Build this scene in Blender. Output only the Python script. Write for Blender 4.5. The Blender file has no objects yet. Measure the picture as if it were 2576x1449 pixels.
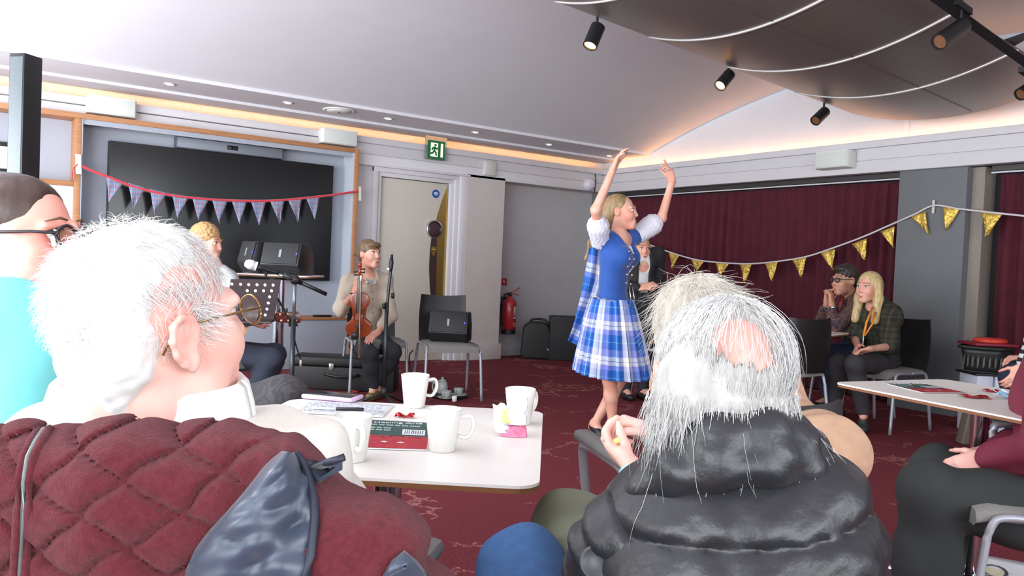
import bpy, bmesh, math, random
import numpy as np
from mathutils import Vector, Matrix
random.seed(7); RNG = np.random.default_rng(7)
SC = bpy.context.scene; COL = SC.collection
V3 = lambda *a: np.array(a, float)

# ------------------------------------------------------------------ camera
# the room: x runs along the screen wall to the corner, y along the curtain wall to the corner, z up
IW, IH, FPX, CAMH = 2576, 1449, 1987.0, 1.15
_yaw, _pit, _rol = math.radians(54.58), math.radians(-1.635), math.radians(2.449)
FW = V3(math.cos(_yaw)*math.cos(_pit), math.sin(_yaw)*math.cos(_pit), math.sin(_pit))
_r = V3(math.sin(_yaw), -math.cos(_yaw), 0); _u = np.cross(_r, FW)
CR = _r*math.cos(_rol)+_u*math.sin(_rol); CU = -_r*math.sin(_rol)+_u*math.cos(_rol)
CPOS = V3(0, 0, CAMH)
RH, FH, UP = _r, V3(math.cos(_yaw), math.sin(_yaw), 0), V3(0, 0, 1)     # level right / forward / up
def at(px, py, d): return CPOS+(FW+CR*(px-IW/2)/FPX-CU*(py-IH/2)/FPX)*d
def ray(px, py): return FW+CR*(px-IW/2)/FPX-CU*(py-IH/2)/FPX
def onz(px, py, z): d = ray(px, py); return CPOS+d*(z-CAMH)/d[2]
def onx(px, py, x): d = ray(px, py); return CPOS+d*x/d[0]
def ony(px, py, y): d = ray(px, py); return CPOS+d*y/d[1]
cd = bpy.data.cameras.new('camera'); cam = bpy.data.objects.new('camera', cd); COL.objects.link(cam)
cd.sensor_width = 36; cd.lens = 36*FPX/IW; cd.clip_start = .02
cam.matrix_world = Matrix(((CR[0], CU[0], -FW[0], 0), (CR[1], CU[1], -FW[1], 0), (CR[2], CU[2], -FW[2], CAMH), (0, 0, 0, 1)))
SC.camera = cam

# ------------------------------------------------------------------ world, lights, exposure
SC.view_settings.view_transform = 'Standard'; SC.view_settings.look = 'None'
SC.view_settings.gamma = 1; SC.view_settings.use_curve_mapping = False
SC.view_settings.exposure = 0.42
w = bpy.data.worlds.new('sky'); SC.world = w; w.use_nodes = True
w.node_tree.nodes['Background'].inputs[0].default_value = (.80, .90, 1, 1)
w.node_tree.nodes['Background'].inputs[1].default_value = 1.0
def area(name, loc, tgt, sx, sy, power, col=(1, 1, 1), spread=180):
    l = bpy.data.lights.new(name, 'AREA'); l.shape = 'RECTANGLE'; l.size = sx; l.size_y = sy
    l.energy = power; l.color = col; l.spread = math.radians(spread)
    o = bpy.data.objects.new(name, l); COL.objects.link(o); o.location = loc
    o.rotation_euler = (Vector(tgt)-Vector(loc)).to_track_quat('-Z', 'Y').to_euler(); return o
# daylight through the window bays on the left of the room and behind the camera
area('window_light', (-1.7, 4.3, 1.55), (1.2, 4.6, 2.7), 5.5, 1.9, 290, (.94, .97, 1))
area('window_light', (-2.2, -.4, 1.7), (1.0, 1.0, 1.1), 3.0, 1.9, 90, (.94, .97, 1))
area('window_light', (1.6, -2.7, 1.8), (2.6, 2, 1.0), 4.5, 1.7, 110, (.95, .97, 1))

# ------------------------------------------------------------------ materials
def lin(c): return tuple(((v/255)/12.92 if v/255 <= .04045 else ((v/255+.055)/1.055)**2.4) for v in c)
def new_mat(name):
    m = bpy.data.materials.new(name); m.use_nodes = True
    nt = m.node_tree; b = nt.nodes['Principled BSDF']; return m, nt, b
MC = {}
def mat(name, rgb, rough=.6, metal=0, var=.06, scale=30, bump=0, bscale=None, spec=None, emit=None, es=0, alpha=None, trans=0, coat=0, sheen=0, stretch=None):
    """plain procedural surface: base colour with slight noise variation and optional fine relief"""
    if name in MC: return MC[name]
    m, nt, b = new_mat(name); N, L = nt.nodes, nt.links
    c = lin(rgb); b.inputs['Roughness'].default_value = rough; b.inputs['Metallic'].default_value = metal
    if spec is not None: b.inputs['Specular IOR Level'].default_value = spec
    tc = N.new('ShaderNodeTexCoord'); src = tc.outputs['Object']
    if stretch:
        mp = N.new('ShaderNodeMapping'); mp.inputs['Scale'].default_value = stretch; L.new(src, mp.inputs[0]); src = mp.outputs[0]
    if var:
        n = N.new('ShaderNodeTexNoise'); n.inputs['Scale'].default_value = scale; n.inputs['Detail'].default_value = 3
        L.new(src, n.inputs['Vector'])
        mx = N.new('ShaderNodeMix'); mx.data_type = 'RGBA'
        mx.inputs[6].default_value = tuple(max(0, v*(1-var*2)) for v in c)+(1,)
        mx.inputs[7].default_value = tuple(min(1, v*(1+var*2)) for v in c)+(1,)
        L.new(n.outputs[0], mx.inputs[0]); L.new(mx.outputs[2], b.inputs['Base Color'])
    else: b.inputs['Base Color'].default_value = c+(1,)
    if bump:
        n2 = N.new('ShaderNodeTexNoise'); n2.inputs['Scale'].default_value = bscale or scale*4; n2.inputs['Detail'].default_value = 4
        L.new(src, n2.inputs['Vector'])
        bp = N.new('ShaderNodeBump'); bp.inputs['Strength'].default_value = bump; bp.inputs['Distance'].default_value = .01
        L.new(n2.outputs[0], bp.inputs['Height']); L.new(bp.outputs[0], b.inputs['Normal'])
    if emit: b.inputs['Emission Color'].default_value = lin(emit)+(1,); b.inputs['Emission Strength'].default_value = es
    if trans: b.inputs['Transmission Weight'].default_value = trans
    if coat: b.inputs['Coat Weight'].default_value = coat
    if sheen: b.inputs['Sheen Weight'].default_value = sheen; b.inputs['Sheen Roughness'].default_value = .5
    if alpha is not None: b.inputs['Alpha'].default_value = alpha
    MC[name] = m; return m
def ramp_const(nt, stops):
    r = nt.nodes.new('ShaderNodeValToRGB'); r.color_ramp.interpolation = 'CONSTANT'
    e = r.color_ramp.elements; e[0].position = stops[0][0]; e[0].color = lin(stops[0][1])+(1,)
    e[1].position = stops[1][0]; e[1].color = lin(stops[1][1])+(1,)
    for p, c in stops[2:]:
        q = e.new(p); q.color = lin(c)+(1,)
    return r
def plaid(name, stops_u, stops_v, rep, coord='UV', rough=.8, axes=(0, 1), fac=.5, twill=True):
    m, nt, b = new_mat(name); N, L = nt.nodes, nt.links
    tc = N.new('ShaderNodeTexCoord'); sp = N.new('ShaderNodeSeparateXYZ'); L.new(tc.outputs[coord], sp.inputs[0])
    outs = []
    for ax, st in ((axes[0], stops_u), (axes[1], stops_v)):
        mu = N.new('ShaderNodeMath'); mu.operation = 'MULTIPLY'; mu.inputs[1].default_value = rep; L.new(sp.outputs[ax], mu.inputs[0])
        fr = N.new('ShaderNodeMath'); fr.operation = 'FRACT'; L.new(mu.outputs[0], fr.inputs[0])
        r = ramp_const(nt, st); L.new(fr.outputs[0], r.inputs[0]); outs.append(r)
    mx = N.new('ShaderNodeMix'); mx.data_type = 'RGBA'; mx.inputs[0].default_value = fac
    L.new(outs[0].outputs[0], mx.inputs[6]); L.new(outs[1].outputs[0], mx.inputs[7])
    L.new(mx.outputs[2], b.inputs['Base Color']); b.inputs['Roughness'].default_value = rough
    return m

# ------------------------------------------------------------------ mesh builder
WL = {}                                        # world position of every parent, so parts can be given in world coordinates
def wl(o): return WL.get(o.name, V3(0, 0, 0)) if o is not None else V3(0, 0, 0)
def tag(o, label=None, cat=None, group=None, kind=None):
    if label: o['label'] = label
    if cat: o['category'] = cat
    if group: o['group'] = group
    if kind: o['kind'] = kind
    return o
def thing(name, label, cat, loc=(0, 0, 0), group=None):
    o = bpy.data.objects.new(name, None); COL.objects.link(o); o.empty_display_size = .1
    o.location = loc; WL[o.name] = V3(*loc); return tag(o, label, cat, group)
def link(name, me, mats, parent=None, smooth=False, verts=None):
    o = bpy.data.objects.new(name, me); COL.objects.link(o)
    for m_ in (mats if isinstance(mats, (list, tuple)) else [mats]): me.materials.append(m_)
    if parent is not None: o.parent = parent; base = wl(parent)
    else:
        co = np.empty(len(me.vertices)*3); me.vertices.foreach_get('co', co); co = co.reshape(-1, 3)
        lo, hi = co.min(0), co.max(0); base = V3((lo[0]+hi[0])/2, (lo[1]+hi[1])/2, lo[2]); o.location = base
    WL[o.name] = base
    if base.any(): me.transform(Matrix.Translation(Vector(-base)))
    if smooth: me.shade_smooth()
    return o
def frame_of(z, hint=(0, 0, 1)):
    z = V3(*z); z = z/np.linalg.norm(z); h = V3(*hint)
    if abs(z@h) > .98: h = V3(1, 0, 0) if abs(z[0]) < .9 else V3(0, 1, 0)
    x = np.cross(h, z); x /= np.linalg.norm(x); return x, np.cross(z, x), z
class MB:
    def __init__(s): s.v = []; s.f = []; s.mi = []; s.uv = None
    def add(s, v, f, mi=0):
        n = len(s.v); s.v += [tuple(float(q) for q in p) for p in v]; s.f += [tuple(i+n for i in q) for q in f]; s.mi += [mi]*len(f); return s
    def box(s, lo, hi, mi=0):
        x0, y0, z0 = lo; x1, y1, z1 = hi
        return s.add([(x0,y0,z0),(x1,y0,z0),(x1,y1,z0),(x0,y1,z0),(x0,y0,z1),(x1,y0,z1),(x1,y1,z1),(x0,y1,z1)],
            [(0,3,2,1),(4,5,6,7),(0,1,5,4),(1,2,6,5),(2,3,7,6),(3,0,4,7)], mi)
    def obox(s, c, X, Y, Z, mi=0):
        """oriented box: half-extent vectors X, Y, Z"""
        c, X, Y, Z = map(lambda q: np.array(q, float), (c, X, Y, Z))
        if np.cross(X, Y)@Z < 0: X = -X
        v = [c+a*X+b*Y+d*Z for d in (-1, 1) for a, b in ((-1,-1),(1,-1),(1,1),(-1,1))]
        return s.add(v, [(0,3,2,1),(4,5,6,7),(0,1,5,4),(1,2,6,5),(2,3,7,6),(3,0,4,7)], mi)
    def tube(s, pts, r, n=8, cap=True, mi=0, flat=1.0, hint=(0, 0, 1)):
        pts = [V3(*p) for p in pts]; m = len(pts); rr = r if isinstance(r, (list, tuple, np.ndarray)) else [r]*m; vs = []
        for i, p in enumerate(pts):
            t = pts[min(i+1, m-1)]-pts[max(i-1, 0)]; x, y, _ = frame_of(t, hint)
            for k in range(n):
                a = 2*math.pi*k/n; vs.append(p+rr[i]*(math.cos(a)*x+flat*math.sin(a)*y))
        fs = [(i*n+k, i*n+(k+1) % n, (i+1)*n+(k+1) % n, (i+1)*n+k) for i in range(m-1) for k in range(n)]
        if cap: fs += [tuple(range(n-1, -1, -1)), tuple(range((m-1)*n, m*n))]
        return s.add(vs, fs, mi)
    def lathe(s, prof, c, axis=(0, 0, 1), n=20, mi=0, closed=False):
        x, y, z = frame_of(axis); c = V3(*c); vs = []
        for r, h in prof:
            for k in range(n):
                a = 2*math.pi*k/n; vs.append(c+z*h+max(r, 1e-4)*(math.cos(a)*x+math.sin(a)*y))
        m = len(prof)
        fs = [(i*n+k, i*n+(k+1) % n, (i+1)*n+(k+1) % n, (i+1)*n+k) for i in range(m-1) for k in range(n)]
        if closed: fs += [((m-1)*n+k, (m-1)*n+(k+1) % n, (k+1) % n, k) for k in range(n)]
        else: fs += [tuple(range(n-1, -1, -1)), tuple(range((m-1)*n, m*n))]
        return s.add(vs, fs, mi)
    def prism(s, poly, off, mi=0):
        poly = [V3(*p) for p in poly]; off = V3(*off); n = len(poly)
        nrm = sum((np.cross(poly[i]-poly[0], poly[(i+1) % n]-poly[0]) for i in range(n)), V3(0, 0, 0))
        if nrm@off > 0: poly = poly[::-1]
        return s.add(poly+[p+off for p in poly], [tuple(range(n)), tuple(range(2*n-1, n-1, -1))]+[(i, i+n, (i+1) % n+n, (i+1) % n) for i in range(n)], mi)
    def grid(s, G, mi=0, thick=0, nrm=None):
        """sheet from a (rows, cols, 3) array; thick > 0 gives it a back side"""
        G = np.asarray(G, float); a, b = G.shape[:2]
        F = [(i*b+j, i*b+j+1, (i+1)*b+j+1, (i+1)*b+j) for i in range(a-1) for j in range(b-1)]
        s.add(G.reshape(-1, 3), F, mi)
        if thick:
            du = np.gradient(G, axis=0); dv = np.gradient(G, axis=1); nn = np.cross(du, dv); nn /= np.linalg.norm(nn, axis=2, keepdims=True)+1e-9
            B = (G+nn*thick).reshape(-1, 3); rim = [i*b for i in range(a)]+[(a-1)*b+j for j in range(1, b)]+[i*b+b-1 for i in range(a-2, -1, -1)]+[j for j in range(b-2, 0, -1)]
            n0 = len(s.v)-a*b; n1 = len(s.v); s.add(B, [q[::-1] for q in F], mi)
            for i in range(len(rim)):
                p, q = rim[i], rim[(i+1) % len(rim)]; s.f.append((n0+p, n0+q, n1+q, n1+p)); s.mi.append(mi)
        return s
    def build(s, name, mats, parent=None, smooth=False, bevel=0, seg=2, sub=0, angle=None, label=None, uv=None):
        me = bpy.data.meshes.new(name); me.from_pydata(s.v, [], s.f)
        me.polygons.foreach_set('material_index', s.mi)
        if uv is not None:
            l = me.uv_layers.new(name='UVMap'); idx = np.empty(len(me.loops), int); me.loops.foreach_get('vertex_index', idx)
            l.data.foreach_set('uv', np.asarray(uv, float)[idx].ravel())
        bm = bmesh.new(); bm.from_mesh(me); bmesh.ops.recalc_face_normals(bm, faces=bm.faces)
        if bevel: bmesh.ops.bevel(bm, geom=[e for e in bm.edges if len(e.link_faces) == 2 and e.calc_face_angle(0) > .5], offset=bevel, segments=seg, profile=.5, affect='EDGES', clamp_overlap=True)
        bm.to_mesh(me); bm.free(); me.update()
        o = link(name, me, mats, parent)
        if smooth or bevel:
            me.shade_smooth()
            if angle is not None or bevel: me.set_sharp_from_angle(angle=math.radians(angle or 35))
        if label: o['label'] = label
        return o
def struct(o): o['kind'] = 'structure'; return o
def dup(root, loc, rz=0, label=None, scale=None):
    def cp(o, par):
        c = o.copy(); COL.objects.link(c)
        if par is not None: c.parent = par
        for ch in [q for q in bpy.data.objects if q.parent == o]: cp(ch, c)
        return c
    r = cp(root, None); r.location = loc; r.rotation_euler = (0, 0, rz); WL[r.name] = V3(*loc)
    if label: r['label'] = label
    return r
def arc(n, a0, a1): return [a0+(a1-a0)*i/(n-1) for i in range(n)]
def smooth_path(pts, n=8):
    P = [V3(*p) for p in pts]; P = [2*P[0]-P[1]]+P+[2*P[-1]-P[-2]]; out = []
    for i in range(1, len(P)-2):
        for k in range(n):
            t = k/n; a, b, c, d = P[i-1:i+3]
            out.append(.5*((2*b)+(-a+c)*t+(2*a-5*b+4*c-d)*t*t+(-a+3*b-3*c+d)*t**3))
    out.append(P[-2]); return out
def text_mesh(name, body, size, o, X, Y, mt, parent, thick=.0004, align='CENTER', shear=0):
    """flat lettering lying in the plane of X (reading direction) and Y (up)"""
    cu = bpy.data.curves.new(name, 'FONT'); cu.body = body; cu.size = size; cu.align_x = align; cu.align_y = 'CENTER'; cu.extrude = thick; cu.shear = shear
    ob = bpy.data.objects.new(name, cu); COL.objects.link(ob); dg = bpy.context.evaluated_depsgraph_get()
    me = bpy.data.meshes.new_from_object(ob.evaluated_get(dg)); bpy.data.objects.remove(ob); me.materials.clear()
    X = V3(*X)/np.linalg.norm(X); Y = V3(*Y)/np.linalg.norm(Y); Z = np.cross(X, Y)
    me.transform(Matrix(((X[0], Y[0], Z[0], o[0]), (X[1], Y[1], Z[1], o[1]), (X[2], Y[2], Z[2], o[2]), (0, 0, 0, 1))))
    return link(name, me, mt, parent)
# ------------------------------------------------------------------ the room
WHITE = mat('white_paint', (226, 226, 230), .75, var=.02, scale=4)
CEILM = mat('ceiling_paint', (216, 216, 222), .85, var=.015, scale=3)
CORN = mat('cornice_paint', (212, 210, 214), .6, var=.02, scale=5)
PIER = mat('pier_paint', (196, 188, 184), .75, var=.03, scale=5)
NICH = mat('niche_paint', (178, 177, 180), .75, var=.03, scale=5)
GREYP = mat('grey_panel_paint', (160, 166, 178), .6, var=.02, scale=4)
PILLM = mat('pillar_grey_paint', (112, 115, 118), .75, var=.03, scale=5)
DARK = mat('dark_recess', (40, 38, 40), .8, var=.05)
OAK = mat('oak', (176, 124, 84), .5, var=.22, scale=3, stretch=(2, 2, 40), bump=.05)
BLACKP = mat('black_plastic', (26, 27, 29), .45, var=.1, scale=60)
BLACKM = mat('black_matt_metal', (30, 31, 33), .5, .3, var=.05)
CHROME = mat('chrome', (215, 215, 222), .12, 1, var=0)
GREYT = mat('grey_metal_tube', (168, 170, 178), .4, .35, var=.03)

def carpet():
    m, nt, b = new_mat('carpet'); N, L = nt.nodes, nt.links
    tc = N.new('ShaderNodeTexCoord')
    n = N.new('ShaderNodeTexNoise'); n.inputs['Scale'].default_value = 110; n.inputs['Detail'].default_value = 4; L.new(tc.outputs['Object'], n.inputs[0])
    r = N.new('ShaderNodeValToRGB'); r.color_ramp.elements[0].position = .3; r.color_ramp.elements[1].position = .75
    r.color_ramp.elements[0].color = lin((94, 42, 49))+(1,); r.color_ramp.elements[1].color = lin((134, 62, 69))+(1,); L.new(n.outputs[0], r.inputs[0])
    # broken map-like outlines: distorted cell borders, interrupted by noise
    def lines(scale, width, seed, gate_scale, gate):
        mp = N.new('ShaderNodeMapping'); mp.inputs['Location'].default_value = (seed, seed*1.7, 0); L.new(tc.outputs['Object'], mp.inputs[0])
        dn = N.new('ShaderNodeTexNoise'); dn.inputs['Scale'].default_value = scale*2.2; dn.inputs['Detail'].default_value = 6; dn.inputs['Roughness'].default_value = .7; L.new(mp.outputs[0], dn.inputs[0])
        ad = N.new('ShaderNodeMix'); ad.data_type = 'RGBA'; ad.blend_type = 'ADD'; ad.inputs[0].default_value = .55/scale*1.6
        L.new(mp.outputs[0], ad.inputs[6]); L.new(dn.outputs['Color'], ad.inputs[7])
        v = N.new('ShaderNodeTexVoronoi'); v.feature = 'DISTANCE_TO_EDGE'; v.inputs['Scale'].default_value = scale; L.new(ad.outputs[2], v.inputs[0])
        lt = N.new('ShaderNodeMath'); lt.operation = 'LESS_THAN'; lt.inputs[1].default_value = width; L.new(v.outputs[0], lt.inputs[0])
        g = N.new('ShaderNodeTexNoise'); g.inputs['Scale'].default_value = gate_scale; g.inputs['Detail'].default_value = 1; L.new(mp.outputs[0], g.inputs[0])
        gt = N.new('ShaderNodeMath'); gt.operation = 'GREATER_THAN'; gt.inputs[1].default_value = gate; L.new(g.outputs[0], gt.inputs[0])
        sp = N.new('ShaderNodeTexNoise'); sp.inputs['Scale'].default_value = 120; L.new(mp.outputs[0], sp.inputs[0])
        st = N.new('ShaderNodeMath'); st.operation = 'GREATER_THAN'; st.inputs[1].default_value = .46; L.new(sp.outputs[0], st.inputs[0])
        a = N.new('ShaderNodeMath'); a.operation = 'MULTIPLY'; L.new(lt.outputs[0], a.inputs[0]); L.new(gt.outputs[0], a.inputs[1])
        c = N.new('ShaderNodeMath'); c.operation = 'MULTIPLY'; L.new(a.outputs[0], c.inputs[0]); L.new(st.outputs[0], c.inputs[1]); return c
    a = lines(1.6, .012, 3.1, 1.5, .53); c = lines(9, .07, 8.4, 1.3, .62)
    mxx = N.new('ShaderNodeMath'); mxx.operation = 'MAXIMUM'; L.new(a.outputs[0], mxx.inputs[0]); L.new(c.outputs[0], mxx.inputs[1])
    sc = N.new('ShaderNodeMath'); sc.operation = 'MULTIPLY'; sc.inputs[1].default_value = .5; L.new(mxx.outputs[0], sc.inputs[0])
    mx = N.new('ShaderNodeMix'); mx.data_type = 'RGBA'; mx.inputs[7].default_value = lin((205, 150, 140))+(1,)
    L.new(sc.outputs[0], mx.inputs[0]); L.new(r.outputs[0], mx.inputs[6]); L.new(mx.outputs[2], b.inputs['Base Color'])
    b.inputs['Roughness'].default_value = .95; b.inputs['Specular IOR Level'].default_value = .1
    bp = N.new('ShaderNodeBump'); bp.inputs['Strength'].default_value = .3; bp.inputs['Distance'].default_value = .004; L.new(n.outputs[0], bp.inputs['Height']); L.new(bp.outputs[0], b.inputs['Normal'])
    return m
X0, X1, YB, YT = -2.9, 7.45, -2.9, 8.3
struct(MB().box((X0, YB, -.1), (X1, YT, 0)).build('floor', carpet()))
# screen wall: back plane, pier beside the door, niche with the extinguisher
struct(MB().box((X0, 8.2, 0), (X1, 8.35, 3.5)).build('wall_screen_side', NICH))
struct(MB().box((4.94, 7.93, 0), (5.47, 8.2, 2.2)).box((3.5, 8.06, 2.1), (4.94, 8.2, 2.2)).build('wall_pier', PIER))
struct(MB().box((4.94, 7.905, 0), (5.5, 7.93, .19)).box((5.47, 7.93, 0), (5.5, 8.2, .19)).build('baseboard_pier', PIER, bevel=.006))
struct(MB().box((5.5, 8.17, 0), (X1, 8.2, .15)).build('baseboard_niche', NICH, bevel=.005))
# cornice on both walls: three boards with grooves between
def cornice(name, face, back, a0, a1, axis):
    for i, (z0, z1, o) in enumerate(((2.17, 2.283, 0), (2.29, 2.395, .004), (2.403, 2.47, -.022))):
        lo, hi = (3.5 if i == 0 else a0, face+o, z0), (a1, back, z1)
        if axis == 'y': lo, hi = (face+o, a0, z0), (back, a1, z1)
        struct(MB().box(lo, hi).build('trim_%d' % (i+1 if axis == 'x' else i+4), CORN, bevel=.004))
    lo, hi = (3.5, face+.02, 2.18), (a1, back, 2.44)
    if axis == 'y': lo, hi = (face+.02, a0, 2.18), (back, a1, 2.44)
    struct(MB().box(lo, hi).build('trim_%d' % (7 if axis == 'x' else 8), CORN))
cornice('c', 7.93, 8.12, X0, 7.06, 'x'); cornice('c', 7.06, 7.17, YB, 7.95, 'y')
# ceiling: soffit over the screen wall with a lit slot behind it, then the long shallow vault
struct(MB().box((X0, 7.15, 2.6), (7.2, 8.3, 2.67)).box((X0, 7.72, 2.575), (7.2, 8.06, 2.6)).build('ceiling', CEILM))
def vz(y): return 3.26-(y-3.6)**2/20.0
G = [[(x, y, vz(y)) for y in np.linspace(7.15, .05, 49)] for x in (X0, 2, 7.12)]
struct(MB().grid(G, thick=-.05).build('ceiling_vault', CEILM, smooth=True, angle=60))
struct(MB().box((X0, YB, 2.6), (7.2, .05, 2.67)).build('ceiling_rear', CEILM))
# end wall under the vault, above the curtain cornice, with its joint strip
LUN = mat('lunette_paint', (218, 220, 226), .75, var=.02, scale=4)
struct(MB().box((7.17, YB, 2.4), (7.25, 8.2, 3.45)).build('wall_curtain_side_upper', LUN))
struct(MB().box((7.15, 3.88, 2.47), (7.17, 3.93, 3.27)).build('trim_9', LUN, bevel=.003))
struct(MB().box((7.42, YB, 0), (7.5, 8.2, 2.4)).build('wall_curtain_side', DARK))
struct(MB().box((7.10, 7.86, 0), (7.42, 8.2, 2.2)).build('wall_corner_return', PILLM))
# grey pillar with its lighter return and the dark slot beside it
struct(MB().box((7.12, 3.32, 0), (7.45, 3.92, 2.17)).build('wall_pillar', PILLM, bevel=.004))
struct(MB().box((7.22, 3.22, 0), (7.45, 3.32, 2.17)).build('wall_pillar_return', mat('beige_paint', (150, 140, 130), .8)))
# curtain tracks
TRK = mat('track', (70, 66, 66), .5, .4)
for a, b, l in ((3.92, 7.86, 'long dark curtain track under the white cornice left of pillar'), (YB+.4, 3.16, 'dark curtain track under the white cornice right of pillar')):
    t = thing('curtain_track', l, 'curtain track', (7.25, (a+b)/2, 2.13), 'curtain tracks')
    MB().box((7.20, a, 2.125), (7.26, b, 2.17)).build('rail', TRK, t)
    MB().box((7.19, a, 2.105), (7.205, b, 2.118)).build('runner_strip', mat('runner', (205, 205, 210), .4), t)
# curtains: one wavy sheet each
def velvet():
    m, nt, b = new_mat('velvet'); N, L = nt.nodes, nt.links
    tc = N.new('ShaderNodeTexCoord'); n = N.new('ShaderNodeTexNoise'); n.inputs['Scale'].default_value = 6; n.inputs['Detail'].default_value = 5; L.new(tc.outputs['Object'], n.inputs[0])
    r = N.new('ShaderNodeValToRGB'); r.color_ramp.elements[0].color = lin((70, 28, 40))+(1,); r.color_ramp.elements[1].color = lin((98, 42, 54))+(1,); L.new(n.outputs[0], r.inputs[0])
    L.new(r.outputs[0], b.inputs['Base Color']); b.inputs['Roughness'].default_value = .9; b.inputs['Sheen Weight'].default_value = .06; b.inputs['Specular IOR Level'].default_value = .15
    return m
VEL = velvet()
def curtain(y0, y1, label, seed):
    rg = np.random.default_rng(seed); n = int((y1-y0)*110); ys = np.linspace(y0, y1, n); ph = np.cumsum(rg.uniform(.55, 1.45, n))*2*math.pi/(n/(y1-y0)*.115)
    amp = .024*(1+.5*np.sin(ys*3.1+seed)); rows = []
    for z in list(np.linspace(2.10, 1.96, 4))+list(np.linspace(1.7, .02, 6)):
        k = .35+.65*min(1, (2.10-z)/.35)
        top = .012*np.sin(ph*2.0+1)*(1-min(1, (2.10-z)/.3))
        rows.append([(7.285-k*amp[i]*math.sin(ph[i]+.15*math.sin(z*2+ys[i]))-top[i]-.012*math.sin(ys[i]*2.3+z), ys[i], z) for i in range(n)])
    o = MB().grid(rows, thick=.004).build('curtain', VEL, smooth=True); return tag(o, label, 'curtain', 'maroon stage curtains')
curtain(3.90, 7.84, 'wide maroon pleated curtain hanging left of the grey pillar behind the gold bunting', 1)
curtain(YB+.4, 3.12, 'maroon pleated curtain hanging right of the grey pillar at the picture edge', 4)
# cove lamps: warm LED strips in the slot over the screen wall and behind the curtain cornice
WARM = (1, .41, .10)
struct(MB().box((X0, 8.19, 2.47), (7.17, 8.2, 2.66)).build('trim_10', mat('cove_paint', (236, 226, 214), .7)))
l = area('cove_light', (2.1, 8.10, 2.605), (2.1, 8.2, 2.52), 10, .02, 26, WARM)
l = area('cove_light', (7.125, 3.0, 2.475), (7.19, 3.0, 2.6), 9.6, .02, 16, WARM); l.rotation_euler = (Vector((.07, 0, .13))).to_track_quat('-Z', 'Y').to_euler()
l.rotation_euler = Matrix(((0, -.88, -.47), (1, 0, 0), (0, -.47, .88))).to_euler()
# downlights, vent in the soffit
GLOW = mat('lamp_glow', (255, 244, 230), .5, emit=(255, 240, 225), es=14, var=0)
WPL = mat('white_plastic', (222, 224, 220), .45, var=.02)
for i, x in enumerate((1.52, 2.57, 3.62, 4.68, 5.73, 6.80)):
    t = thing('downlight', 'small round recessed downlight in the soffit, %s from the left' % ('first', 'second', 'third', 'fourth', 'fifth', 'last')[i], 'light', (x, 7.40+.03*(i > 3)+.12*(i > 4), 2.6), 'recessed downlights')
    p = wl(t)
    MB().lathe([(.045, 0), (.047, -.008), (.033, -.010), (.030, .0)], p, n=18).build('ring', WPL, t, smooth=True)
    MB().lathe([(.0, -.006), (.029, -.006), (.029, -.002)], p, n=14).build('lamp', GLOW, t)
p = onz(853, 277, 2.6)
t = thing('ceiling_vent', 'round white disc vent in the soffit between downlights', 'vent', p)
MB().lathe([(.155, 0), (.158, -.006), (.14, -.014), (.125, -.008)], p, n=32).build('rim', WPL, t, smooth=True)
MB().lathe([(.12, -.004), (.118, -.016), (.05, -.022), (.0, -.024)], p, n=32).build('disc', WPL, t, smooth=True)
MB().lathe([(.012, -.022), (.011, -.03), (0, -.031)], p, n=10).build('screw', TRK, t)

# shallow curved metal panel hung under the vault, with seams, edge rails and spotlights
def panel_mat():
    m, nt, b = new_mat('ribbed_metal'); N, L = nt.nodes, nt.links
    tc = N.new('ShaderNodeTexCoord'); mp = N.new('ShaderNodeMapping'); mp.inputs['Scale'].default_value = (95, .6, .6); L.new(tc.outputs['Object'], mp.inputs[0])
    n = N.new('ShaderNodeTexNoise'); n.inputs['Scale'].default_value = 1; n.inputs['Detail'].default_value = 4; L.new(mp.outputs[0], n.inputs[0])
    r = N.new('ShaderNodeValToRGB'); r.color_ramp.elements[0].position = .35; r.color_ramp.elements[1].position = .7
    r.color_ramp.elements[0].color = lin((146, 139, 134))+(1,); r.color_ramp.elements[1].color = lin((158, 151, 146))+(1,); L.new(n.outputs[0], r.inputs[0])
    L.new(r.outputs[0], b.inputs['Base Color']); b.inputs['Metallic'].default_value = .7; b.inputs['Roughness'].default_value = .38
    bp = N.new('ShaderNodeBump'); bp.inputs['Strength'].default_value = .03; bp.inputs['Distance'].default_value = .003; L.new(n.outputs[0], bp.inputs['Height']); L.new(bp.outputs[0], b.inputs['Normal'])
    return m
PM = panel_mat()
PY0, PY1 = 2.46, 4.2
def pz(x, t): return 2.80-.066*(x-5)-.155*(1-(2*t-1)**2)+.02*(1-t)
def pp(x, t): return V3(x, PY0+(PY1-PY0)*t, pz(x, t))
t = thing('ceiling_panel', 'large curved ribbed metal panel hung under the vaulted ceiling', 'ceiling panel', (4.6, 3.35, 2.7))
XS = [.6, 1.48, 2.36, 3.24, 4.12, 5.0, 5.88, 6.76]
for a, b in zip(XS[:-1], XS[1:]):
    MB().grid([[pp(x, q) for q in np.linspace(0, 1, 29)] for x in np.linspace(a+.004, b-.004, 3)], thick=.012).build('metal_sheet', PM, t, smooth=True, angle=50)
SEAM = mat('seam_strip', (222, 220, 218), .35, .3, var=0)
for x in XS[1:-1]:
    MB().tube([pp(x, q)-V3(0, 0, .002) for q in np.linspace(0, 1, 29)], .013, 6, flat=.6).build('seam_strip', SEAM, t, smooth=True)
MB().tube([pp(x, .38)-V3(0, 0, .001) for x in np.linspace(.6, 6.7, 9)], .0035, 5).build('joint_line', mat('joint', (120, 112, 104), .4, .6), t)
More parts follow.
